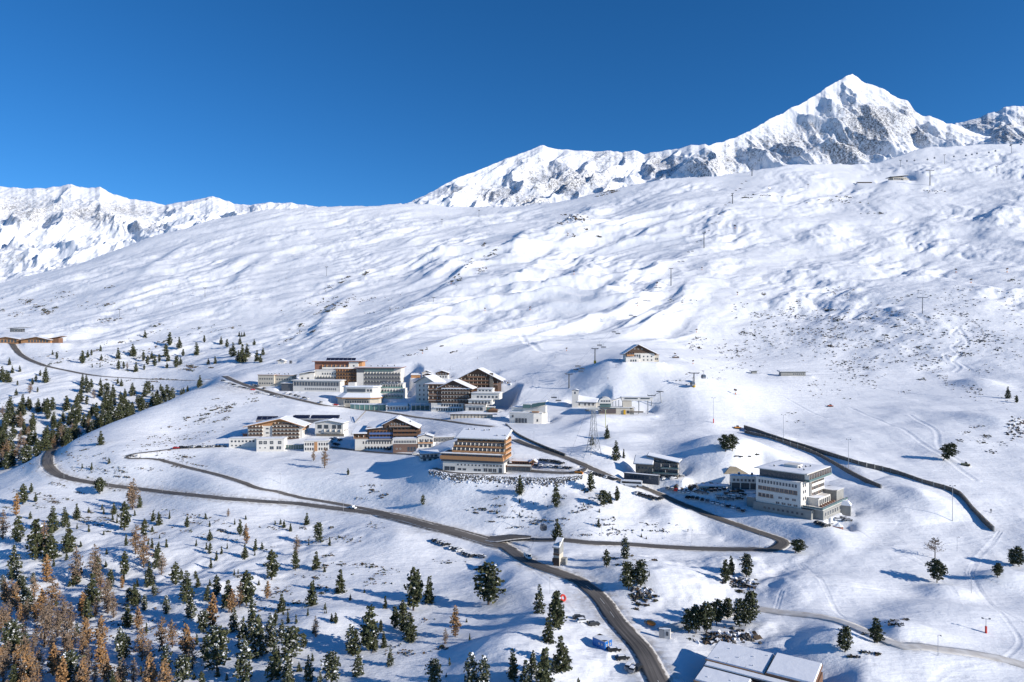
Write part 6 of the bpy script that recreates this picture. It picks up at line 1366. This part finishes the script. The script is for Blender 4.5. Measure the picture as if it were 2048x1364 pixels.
    groomer(1660, 813, 10, 'red snow machine working on the middle of the wide piste', .7, mat('groomer_red', (.5,.08,.03), .5))
# ------------------------------------------------------------------ lifts
def air(px, py, dy):
    x, y, z = hit(px, py+dy); return Vector(((px-1024)/F*y, y, Z0-(py-HOR)*y/F))
PS = mat('pylon_steel', (.13, .135, .14), .6, metal=.2)
def pylon(px, py, hpx, label, arm=3.4, yaw=0, pad=False, r=.62, seg=True):
    x, y, z = hit(px, py); h = hpx*y/F; o = thing('lift_pylon', label, 'pylon', (x, y, gz(x, y)-.2), math.radians(yaw)); w = arm*y/700. if arm > 3.3 and y > 900 else arm; rr = r*max(1, y/900)
    b = MB(); b.tube((0,0,-1), (0,0,h), rr, rr*.75, PS, 8); b.build('mast', o); b = MB(); b.box(-w, w, -rr*.6, rr*.6, h-.2, h+.45*max(1, y/800), PS); b.build('crossarm', o)
    for s in (-1, 1): b = MB(); b.box(s*w-.25, s*w+.25, -2.2, 2.2, h+.3, h+.75*max(1, y/900), DG); b.build('sheave_train', o)
    if pad: b = MB(); b.box(-.9, .9, -.9, .9, 0, 3.0, YE); b.build('crash_pad', o)
    return Vector((x, y, gz(x, y)-.2+h+.5)), w
def cable(pts, label, r=.045, sag=.012):
    b = MB()
    for a, c in zip(pts[:-1], pts[1:]):
        n = 8; prev = a
        for i in range(1, n+1):
            t = i/n; q = a.lerp(c, t)-Vector((0,0,4*t*(1-t)*(c-a).length*sag)); b.tube(prev, q, r, r, DG, 3); prev = q
    o = b.build('lift_cable'); tagm(o, label, 'cable'); return o
_gm = {}
def chair_at(p, s, label, group, rz=0):
    if 'c' not in _gm:
        b = MB(); b.tube((0,0,0), (0,0,-2.6), .06, .06, DG, 4); _gm['c'] = b.mesh('hanger'); b = MB(); b.box(-2.1, 2.1, -.4, .4, -3.3, -3.1, DG); b.box(-2.1, 2.1, .3, .4, -3.1, -2.5, DG); b.box(-2.0, 2.0, -.9, -.8, -3.9, -3.8, DG); b.box(-1.2, 1.2, -.05, .05, -2.6, -2.45, DG); _gm['c2'] = b.mesh('seat')
    o = thing('lift_chair', label, 'lift chair', p, rz, group, s); part('hanger', _gm['c'], o); part('seat', _gm['c2'], o)
def cabin_at(p, s, label, group, rz=.4):
    if 'g' not in _gm:
        b = MB(); b.tube((0,0,0), (0,0,-1.9), .07, .07, DG, 4); b.box(-.5,.5,-.1,.1,-.1,.15,DG); _gm['g'] = b.mesh('hanger'); b = MB(); b.poly = None
        b.hull([(-.9,-.7),(.9,-.7),(.9,.7),(-.9,.7)], -4.2, -3.3, mat('cabin_grey', (.18,.19,.21), .4), [(-1.1,-.9),(1.1,-.9),(1.1,.9),(-1.1,.9)]); b.hull([(-.95,-.75),(.95,-.75),(.95,.75),(-.95,.75)], -2.2, -1.9, mat('cabin_grey', (.18,.19,.21), .4), [(-.6,-.5),(.6,-.5),(.6,.5),(-.6,.5)]); _gm['g2'] = b.mesh('cabin')
        b = MB(); b.hull([(-1.08,-.88),(1.08,-.88),(1.08,.88),(-1.08,.88)], -3.3, -2.2, GL, [(-.95,-.75),(.95,-.75),(.95,.75),(-.95,.75)]); _gm['g3'] = b.mesh('windows')
    o = thing('gondola_cabin', label, 'gondola', p, rz, group, s); part('hanger', _gm['g'], o); part('cabin', _gm['g2'], o); part('windows', _gm['g3'], o)
def lifts():
    L1 = [(1138,776,28,'short chairlift pylon left of the church tower',False),(1190,727,30,'chairlift pylon with yellow pad left of the alpine hut',True),(1342,571,34,'tall chairlift pylon in the middle of the centre slope',False),(1408,496,30,'chairlift pylon above the middle one on the centre slope',False),(1465,407,20,'small distant chairlift pylon on the upper centre slope',False),(1504,352,14,'tiny chairlift pylon on the distant crest left of the mountain hut',False)]
    T = []; wd_ = []
    for px, py, h, lb, pd in L1: t, w = pylon(px, py, h, lb, 3.0, -20, pd); T.append(t); wd_.append(w)
    off = Vector((2.8, -.9, 0))
    cable([air(1048,836,14)]+[t-off for t in T], 'left rope of the centre slope chairlift'); cable([air(1056,838,14)]+[t+off for t in T], 'right rope of the centre slope chairlift')
    def on_line(pxs, sgn):
        best = None
        for a, c in zip(T[:-1], T[1:]):
            a = a+off*sgn; c = c+off*sgn; u = (pxs-1024)/F
            den = (c.x-a.x)-u*(c.y-a.y)
            t = (u*a.y-a.x)/den
            if 0 <= t <= 1: return a.lerp(c, t)-Vector((0,0,4*t*(1-t)*(c-a).length*.012))
    for i, px in enumerate((1160, 1203, 1232, 1266, 1294, 1316, 1362, 1381, 1398, 1414, 1428, 1442, 1455, 1476, 1488)):
        for s in (-1, 1):
            p = on_line(px+(4 if s > 0 else -4), s)
            if p: chair_at(p, 1.15*max(1, p.y/1300), 'empty dark chair hanging in pairs on the centre slope chairlift', 'chairs of the centre slope chairlift')
    for px, py in ((1108, 793), (1117, 799), (1152, 738), (1162, 741)): chair_at(air(px, py-6, 25), 1.1, 'dark chair of the chairlift near the church and valley station', 'chairs near the valley station')
    # gondola line
    tA, _ = pylon(1388, 774, 28, 'slanted gondola pylon with yellow pad right of the lift station', 4.2, -35, True)
    tB, _ = pylon(1845, 627, 32, 'big gondola pylon alone on the right slope', 5.5, -20, False, .5)
    tC, _ = pylon(1860, 371, 30, 'distant lattice-like gondola pylon on the crest right of the mountain station', 4, 0, False, .6)
    cable([air(1318,790,20), tA, tB, tC], 'rope of the gondola lift over the right slope', .05)
    cabin_at(air(1407,742,30), 1.5, 'gondola cabin right of the yellow-padded pylon', None); cabin_at(air(1385,756,20), 1.5, 'gondola cabin hanging beside the mast of the yellow-padded pylon', None)
    lat = lattice(1187, 907, 88)
    g = air(1087, 1038, 40); cabin_at(g, 1.35, 'gondola cabin hanging low over the snow above the branch road', None); cable([lat, g+Vector((0,0,.2)), g+(g-lat)*.9+Vector((0,0,6))], 'rope of the valley gondola leaving the lattice pylon', .05, .01)
    for px, py, h, lb in ((1801,334,13,'tiny pylon left in the far row on the upper right snowfield'),(1889,328,18,'pylon in the middle of the far row on the upper right snowfield'),(2023,306,17,'pylon at the right end of the far row by the dark outcrop'),(1993,346,13,'tiny pylon in the nearer row at the right edge of the crest'),
        (653,552,18,'leaning drag lift pylon high above the stepped hotel complex'),(410,594,18,'drag lift pylon on the middle of the left slope'),(239,634,15,'small pylon on the left slope below the ridge line'),(884,449,10,'tiny pylon just under the skyline at centre left'),(958,434,13,'thin pylon just under the skyline left of the rocky mountain'),
        (1303,811,20,'left of the two short return-wheel pylons beside the lift station'),(1616,377,8,'tiny pylon on the distant crest below the peak'),(867,604,9,'short drag lift pylon on the ridge above the dark timber hotel')):
        pylon(px, py, h, lb, 2.4 if h < 19 else 3, -10, False, .26)
    for i, (px, py) in enumerate([(1814,322),(1829,321),(1855,319),(1869,316),(1908,313),(1932,311),(1944,309),(1954,307),(1978,305),(1991,302),(2021,291),(2042,289),(1874,357),(1892,354),(1904,354),(1913,356),(1924,356),(1946,341),(1962,345),(1966,343),(1980,339),(2014,332),(2025,332),(2024,339)]):
        y = 2150+i*4; p = Vector(((px-1024)/F*y, y, Z0-(py-4-HOR)*y/F)); cabin_at(p, 2.0, 'far tiny gondola cabin in the dotted rows on the upper right crest', 'far gondola cabins')
    cabin_at(air(1538,372,12), 2.0, 'single dark gondola cabin on the crest left of the mountain hut', None)
    # return wheel pylon
    x, y, z = hit(1322, 806); o = thing('lift_pylon', 'return-wheel pylon with big horizontal disc right beside the lift station', 'pylon', (x, y, gz(x, y)), 0)
    b = MB(); b.tube((.6,0,-1), (-.8,0,9), .35, .3, MT, 8); b.build('mast', o); b = MB(); b.tube((-.8,0,9), (-.8,0,9.6), 2.9, 2.9, DG, 20); b.build('return_wheel', o); b = MB(); b.tube((-.8,0,8.6), (-5,0,6.8), .2, .2, MT, 5); b.build('crossarm', o)
    # goal-post drag lift frames
    for px, py, lb in ((735,668,'left goal-post shaped drag lift frame above the stepped hotel complex'),(773,662,'right goal-post shaped drag lift frame above the stepped hotel complex')):
        x, y, z = hit(px, py); o = thing('drag_lift_frame', lb, 'drag lift', (x, y, gz(x, y)), 0); k = y/F
        for s in (-1, 1): b = MB(); b.tube((s*5*k,0,-.5), (s*4.4*k,0,11*k), .2, .16, MT, 5); b.build('leg', o)
        b = MB(); b.tube((-4.8*k,0,11*k), (4.8*k,0,11*k), .18, .18, MT, 5); b.build('crossbar', o)
    x, y, z = hit(1211, 855); o = thing('marker_mast', 'pale yellow mast standing behind the pine below the lift station', 'mast', (x, y, gz(x, y)), 0); b = MB(); b.tube((0,0,0), (0,0,13), .3, .22, mat('pale_yellow', (.55,.55,.30), .6), 8); b.build('mast', o); b = MB(); b.box(-1, 1, -.2, .2, 12.9, 13.3, MT); b.build('crossarm', o)
def lattice(px, py, hpx):
    x, y, z = hit(px, py); k = y/F; h = hpx*k; o = thing('lattice_pylon', 'big steel lattice pylon on four splayed legs between church and road', 'pylon', (x, y, gz(x, y)-.3), .35)
    lv = [0, .16, .30, .42, .54, .70, .88, 1.0]; wv = [3.6, 3.0, 2.5, 2.0, 1.6, 1.3, 1.1, 1.0]
    for sx in (-1, 1):
        for sy in (-1, 1):
            b = MB()
            for i in range(len(lv)-1): b.tube((sx*wv[i], sy*wv[i], lv[i]*h), (sx*wv[i+1], sy*wv[i+1], lv[i+1]*h), .17, .15, MT, 5)
            b.build('leg', o)
    b = MB()
    for i in range(len(lv)-1):
        w0, w1, a, c = wv[i], wv[i+1], lv[i]*h, lv[i+1]*h
        for p, q in ((( -1,-1),(1,-1)), ((1,-1),(1,1)), ((1,1),(-1,1)), ((-1,1),(-1,-1))):
            b.tube((p[0]*w0, p[1]*w0, a), (q[0]*w1, q[1]*w1, c), .07, .07, MT, 4); b.tube((q[0]*w0, q[1]*w0, a), (p[0]*w1, p[1]*w1, c), .07, .07, MT, 4); b.tube((p[0]*w1, p[1]*w1, c), (q[0]*w1, q[1]*w1, c), .08, .08, MT, 4)
    b.build('bracing', o)
    b = MB(); b.box(-4.6, 4.6, -.3, .3, h, h+.6, MT); b.build('crossarm', o)
    for s in (-4.2, 4.2): b = MB(); b.box(s-.3, s+.3, -3, 3, h-.5, h+.2, DG); b.build('sheave_train', o)
    b = MB(); b.box(-3.5, 3.5, -.9, .9, h+.7, h+.85, MT); b.box(-3.5, 3.5, -.95, -.9, h+.85, h+1.7, MT); b.build('platform', o)
    return o.location+Vector((-4, 0, h))
# ------------------------------------------------------------------ lamps, snow makers, people, odd things
def small_things():
    red = mat('signal_red', (.62, .05, .03), .5); orr = mat('signal_orange', (.75, .22, .03), .5); thin = mat('pole_grey', (.40, .41, .43), .5, metal=.3)
    for px, py, h, lb, rd in ((1427,846,50,'tall floodlight mast with red foot left of the plank walls',1),(1567,882,52,'tall floodlight mast rising behind the middle of the plank walls',0),(1697,937,58,'tall floodlight mast between the two plank walls',0),(1905,1042,70,'tallest floodlight mast below the long plank wall at the right',0),(1972,1266,28,'slim mast with red foot at the lower right snowfield',1)):
        x, y, z = hit(px, py); o = thing('floodlight_mast', lb, 'floodlight mast', (x, y, gz(x, y)), -.3); H_ = h*y/F
        b = MB(); b.tube((0,0,-1), (0,0,H_), .16, .09, thin, 6); b.build('mast', o); b = MB(); b.box(-1.3, 1.3, -.08, .08, H_-.05, H_+.08, thin)
        b.build('crossarm', o)
        for s in (-1.1, 1.1): b = MB(); b.box(s-.3, s+.3, -.3, .2, H_+.1, H_+.4, DG); b.build('floodlight', o)
        if rd: b = MB(); b.tube((0,0,0), (0,0,3.2 if h > 30 else 2.4), .36, .36, red, 8); b.build('padding', o)
    proto = None
    for px, py, lb in ((126,957,'first street lamp inside the left road bend'),(215,974,'second street lamp from the left along the long road'),(323,984,'third street lamp along the long road right of the pinkish larch'),(440,994,'fourth street lamp in the middle of the long road'),(557,1005,'fifth street lamp from the left before the road fork'),(686,1024,'street lamp just left of the road fork'),(1039,1060,'street lamp above the big road junction'),
        (1204,1075,'street lamp on the branch road right of the tower hut'),(1385,1088,'street lamp halfway along the branch road'),(1520,1096,'street lamp just before the hairpin'),(1068,884,'street lamp on the road beside the orange hotel'),(1168,921,'street lamp on the road above the lone pines'),(1100,1190,'street lamp on the snowy shoulder left of the red ring'),(1432,1028,'street lamp beside the shaded car park exit'),(1449,1030,'second street lamp beside the shaded car park exit'),
        (1917,1104,'thin pole between the bare tree and the right edge pines'),(1946,1190,'thin pole beside the curved snow tracks'),(1880,1316,'thin pole beside the lower snow track'),(880,842,'street lamp on the village road below the post wall'),(660,806,'street lamp on the village road below the rotunda'),(560,970,'street lamp beside the narrow side road'),(800,1003,'street lamp on the slope over the fork')):
        x, y, z = hit(px, py); lo = (x, y+1.0, gz(x, y+1.0)-.1)
        if proto is None:
            proto = thing('street_lamp', lb, 'street lamp', lo, 0); b = MB(); b.tube((0,0,-.5), (0,0,6.6), .085, .06, thin, 6); b.build('pole', proto); b = MB(); b.tube((0,0,6.5), (0,-1.1,6.9), .06, .05, thin, 5); b.build('arm', proto); b = MB(); b.box(-.16, .16, -1.7, -1.05, 6.85, 7.0, DG); b.build('lamp_head', proto)
        else: dup(proto, lo, 0, lb)
    # snow cannons on the pistes
    cn = None
    for px, py, s, lb in ((1393,665,1.5,'snow cannon on the piste above the alpine hut'),(1314,572,1.9,'snow cannon just left of the tall middle pylon'),(1475,590,1.6,'snow cannon on the crest right of the middle pylon'),(1404,540,1.6,'snow cannon between the two upper centre pylons'),(1912,545,2.2,'snow cannon on the far right slope'),(1942,566,2.2,'snow cannon below right of the far right one'),(1471,789,1.5,'brownish snow cannon on the wide piste above the plank walls'),(1350,713,1.2,'snow cannon right beside the half-buried shed'),
        (1386,728,1.2,'yellow-tipped snow cannon down the ridge right of the alpine hut'),(1133,702,1.2,'snow cannon on the flat ridge left of the alpine hut'),(1275,612,1.6,'snow cannon under the centre chairlift'),(1148,549,2.0,'snow cannon in the shaded gully of the centre slope'),(1060,620,1.6,'snow cannon on the terrace above the dark timber hotel'),(902,568,1.8,'snow cannon at the end of the traverse path'),(970,622,1.5,'snow cannon between the traverse path and the village'),(2014,545,2.4,'snow cannon close to the right edge'),(845,707,1.2,'snow cannon on the slope behind the stepped complex'),(1470,457,2.6,'snow cannon high on the slope below the distant pylon')):
        x, y, z = hit(px, py); lo = (x, y, gz(x, y))
        if cn is None:
            cn = thing('snow_cannon', lb, 'snow cannon', lo, .5, None, s); b = MB(); b.tube((0,0,-.4), (0,0,2.2), .12, .1, MT, 6); b.tube((-.7,0,0), (.7,0,0), .08, .08, MT, 4); b.build('stand', cn); b = MB(); b.tube((-.7,0,2.4), (.8,0,2.75), .42, .5, orr if False else DB, 12); b.build('barrel', cn); b = MB(); b.tube((0,0,0.1), (0,0,.9), .3, .3, orr, 8); b.build('padding', cn)
        else: dup(cn, lo, px*.1, lb, None, s)
    # snow-making lances along the left and centre piste
    ln = None; R = random.Random(4)
    for px, py in ((558,563),(572,558),(470,578),(478,575),(376,592),(386,588),(273,622),(345,609),(700,566),(728,540),(762,518),(1036,700),(1000,742),(955,718),(900,740),(1216,758),(1110,716),(1232,735),(1075,654),(1057,690),(925,690),(850,648),(620,598),(520,600)):
        x, y, z = hit(px, py); lo = (x, y, gz(x, y)); s = 1.0*max(1, y/800)
        if ln is None:
            ln = thing('snow_lance', 'thin snow-making lance on the piste', 'snow lance', lo, 0, 'snow lances on the left and centre pistes', s); b = MB(); b.tube((0,0,-.3), (0,0,2.0), .16, .14, DB, 6); b.build('base', ln); b = MB(); b.tube((0,0,2), (.9,0,4.4), .06, .05, MT, 5); b.build('lance', ln)
        else: dup(ln, lo, R.uniform(0, 6), None, None, s)
    # red ring and orange cover
    x, y, z = hit(1126, 1202); o = thing('inflatable_ring', 'red inflatable ring standing on the snow behind the narrow pine', 'inflatable', (x, y, gz(x, y)), .5); b = MB(); n = 16; rr = 1.0
    for i in range(n): a0 = math.pi*2*i/n; a1 = math.pi*2*(i+1)/n; b.tube((math.cos(a0)*rr, math.sin(a0)*.5, 1.2+math.sin(a0)*.9), (math.cos(a1)*rr, math.sin(a1)*.5, 1.2+math.sin(a1)*.9), .42, .42, red, 8)
    b.build('ring', o, True); b = MB(); b.tube((-3.4,0,.4), (-.8,.2,.6), .35, .5, red, 8); b.build('tail', o)
    x, y, z = hit(1302, 1252); o = thing('machine_cover', 'orange oval cover tilted on the shaded snow left of the silver kiosk', 'cover', (x, y, gz(x, y)), .2); me = bpy.data.meshes.new('cover'); bm = bmesh.new(); bmesh.ops.create_uvsphere(bm, u_segments=18, v_segments=9, radius=1); bmesh.ops.transform(bm, matrix=Matrix.Translation((0,0,1.1)) @ Matrix.Rotation(.3, 4, 'Y') @ Matrix.Diagonal((1.9, 1.2, .85, 1)), verts=bm.verts); bm.to_mesh(me); bm.free(); me.materials.append(orr); me.shade_smooth(); part('cover', me, o)
    b = MB(); b.prism([(-2.6,1.4),(-1.3,.5),(-1.1,1.5),(-2.2,2.2)], -.4, .4, DG); b.build('handle', o)
    # people
    def person(px, py, label, yaw, jacket, ski=True, s=1.0):
        x, y, z = hit(px, py); V = [(0,0,.95),(0,0,1.2),(0,0,1.42),(0,0,1.55),(0,.02,1.68),(-.2,0,1.4),(-.33,.08,1.15),(-.3,.3,1.02),(.2,0,1.4),(.33,.08,1.15),(.3,.3,1.02),(-.12,.05,.9),(-.15,.15,.5),(-.15,.0,.1),(-.15,.16,.04),(.12,.05,.9),(.15,.15,.5),(.15,.0,.1),(.15,.16,.04)]
        E = [(0,1),(1,2),(2,3),(3,4),(2,5),(5,6),(6,7),(2,8),(8,9),(9,10),(0,11),(11,12),(12,13),(13,14),(0,15),(15,16),(16,17),(17,18)]
        Rr = [.17,.18,.16,.07,.12,.08,.06,.045,.08,.06,.045,.1,.08,.06,.05,.1,.08,.06,.05]
        me = bpy.data.meshes.new('body'); me.from_pydata(V, E, []); me.materials.append(jacket)
        o = thing('person', label, 'person', (x, y, gz(x, y)+.02), yaw, None, s); bo = part('body', me, o); md = bo.modifiers.new('skin', 'SKIN'); me.skin_vertices[0].data[0].use_root = True
        for i, r in enumerate(Rr): me.skin_vertices[0].data[i].radius = (r, r)
        bo.modifiers.new('sub', 'SUBSURF').levels = 1
        if ski:
            for sx in (-.15, .15): b = MB(); b.box(sx-.05, sx+.05, -.8, .9, -.02, .02, DG); b.build('ski', o)
            for sx in (-.36, .36): b = MB(); b.tube((sx,.32,1.05), (sx*1.4,.1,.0), .012, .012, DG, 4); b.build('ski_pole', o)
    jk = mat('jacket_dark', (.03,.035,.05), .8); jr = mat('jacket_red', (.4,.04,.03), .8)
    person(1982, 1025, 'dark-clad skier gliding right of the long plank wall', 2.4, jk, s=1.15)
    person(1376, 1064+0, 'person in dark clothes walking near the branch road hairpin lamp', .3, jk, False)
    person(372, 989, 'person in dark clothes standing on the long road', 1.0, jk, False)
    person(1240, 720, 'person in a red jacket standing left of the alpine hut', 1.0, jr, True)
def tracks():
    for pts, hw, d in [([(1998,1062),(1981,1088),(1955,1115),(1941,1144),(1955,1174),(2003,1222),(2046,1246),(2090,1270)], .6, .45), ([(1996,1064),(1977,1088),(1950,1117),(1936,1146),(1950,1172),(2008,1235),(2036,1278),(2026,1300),(2008,1316)], .55, .45),
        ([(1594,1120),(1615,1140),(1639,1158),(1655,1190),(1687,1235)], .5, .35), ([(1687,1067),(1735,1085),(1780,1100),(1861,1139)], .5, .35), ([(1858,1364),(1875,1345),(1896,1332),(1939,1324),(1960,1326)], .5, .45), ([(1868,1364),(1884,1347),(1902,1337),(1940,1329)], .5, .45),
        ([(1594,1125),(1640,1160),(1700,1172),(1780,1182),(1850,1190)], .45, .3), ([(1548,1222),(1556,1198),(1562,1180)], .5, .35), ([(1690,1040),(1760,1045),(1900,1050),(1960,1062)], .45, .3),
        ([(1916,655),(1903,668),(1919,681),(1904,695),(1920,708),(1906,721),(1919,734),(1909,744)], 1.6, .8), ([(1918,655),(1936,686),(1919,702),(1890,708),(1895,720),(1919,726),(1942,740)], 1.6, .8), ([(1420,745),(1480,765),(1560,790),(1650,835)], 1.2, .5),
        ([(1040,660),(1052,685),(1078,700),(1110,705)], 2.6, 1.3), ([(642,580),(760,576),(880,570),(905,567)], 2.2, 1.0), ([(905,567),(990,575),(1040,590),(1060,598)], 2.0, .8), ([(640,650),(740,625),(850,610),(905,600)], 2.0, .8), ([(700,705),(780,668),(870,650),(1020,630)], 1.8, .6),
        ([(1750,775),(1850,790),(1960,800),(2050,800)], 2.0, .8), ([(1560,752),(1700,745),(1850,752),(2048,760)], 2.2, .8), ([(1700,815),(1780,850),(1850,890),(1950,960)], 1.3, .4), ([(1820,830),(1870,860),(1880,895),(1930,930)], 1.2, .4), ([(1020,1090),(1060,1135),(1110,1180),(1150,1230)], .5, .35), ([(1990,1070),(1930,1085),(1850,1095),(1790,1092)], .5, .3), ([(1700,1060),(1750,1082),(1800,1098),(1858,1135),(1910,1190)], .5, .3), ([(1950,1150),(1990,1165),(2048,1180)], .5, .3), ([(1700,1320),(1780,1335),(1850,1345),(1930,1352)], .5, .3), ([(1560,1130),(1620,1150),(1700,1165),(1800,1178)], .5, .3), ([(700,1180),(620,1210),(560,1225),(500,1290)], .6, .3), ([(690,1130),(720,1120),(790,1100),(850,1085)], .6, .3)]:
        if hw < .8:      # pairs of shallow ruts
            for dx, dy in ((0, 0), (5, 1.2)): carve_track([(a+dx, b+dy) for a, b in pts], .38, .12)
        else: carve_track(pts, hw, d*.5)
# ------------------------------------------------------------------ assemble
build_mountains()
relief()
village()
LINES = make_ground()
tracks()
PYf = pygrid()
finish_ground(LINES)
road_marks(LINES[4][1], 10, 90, 0, 5, 7, .14)
vehicles()
lifts()
small_things()
place_trees()
place_scrub()
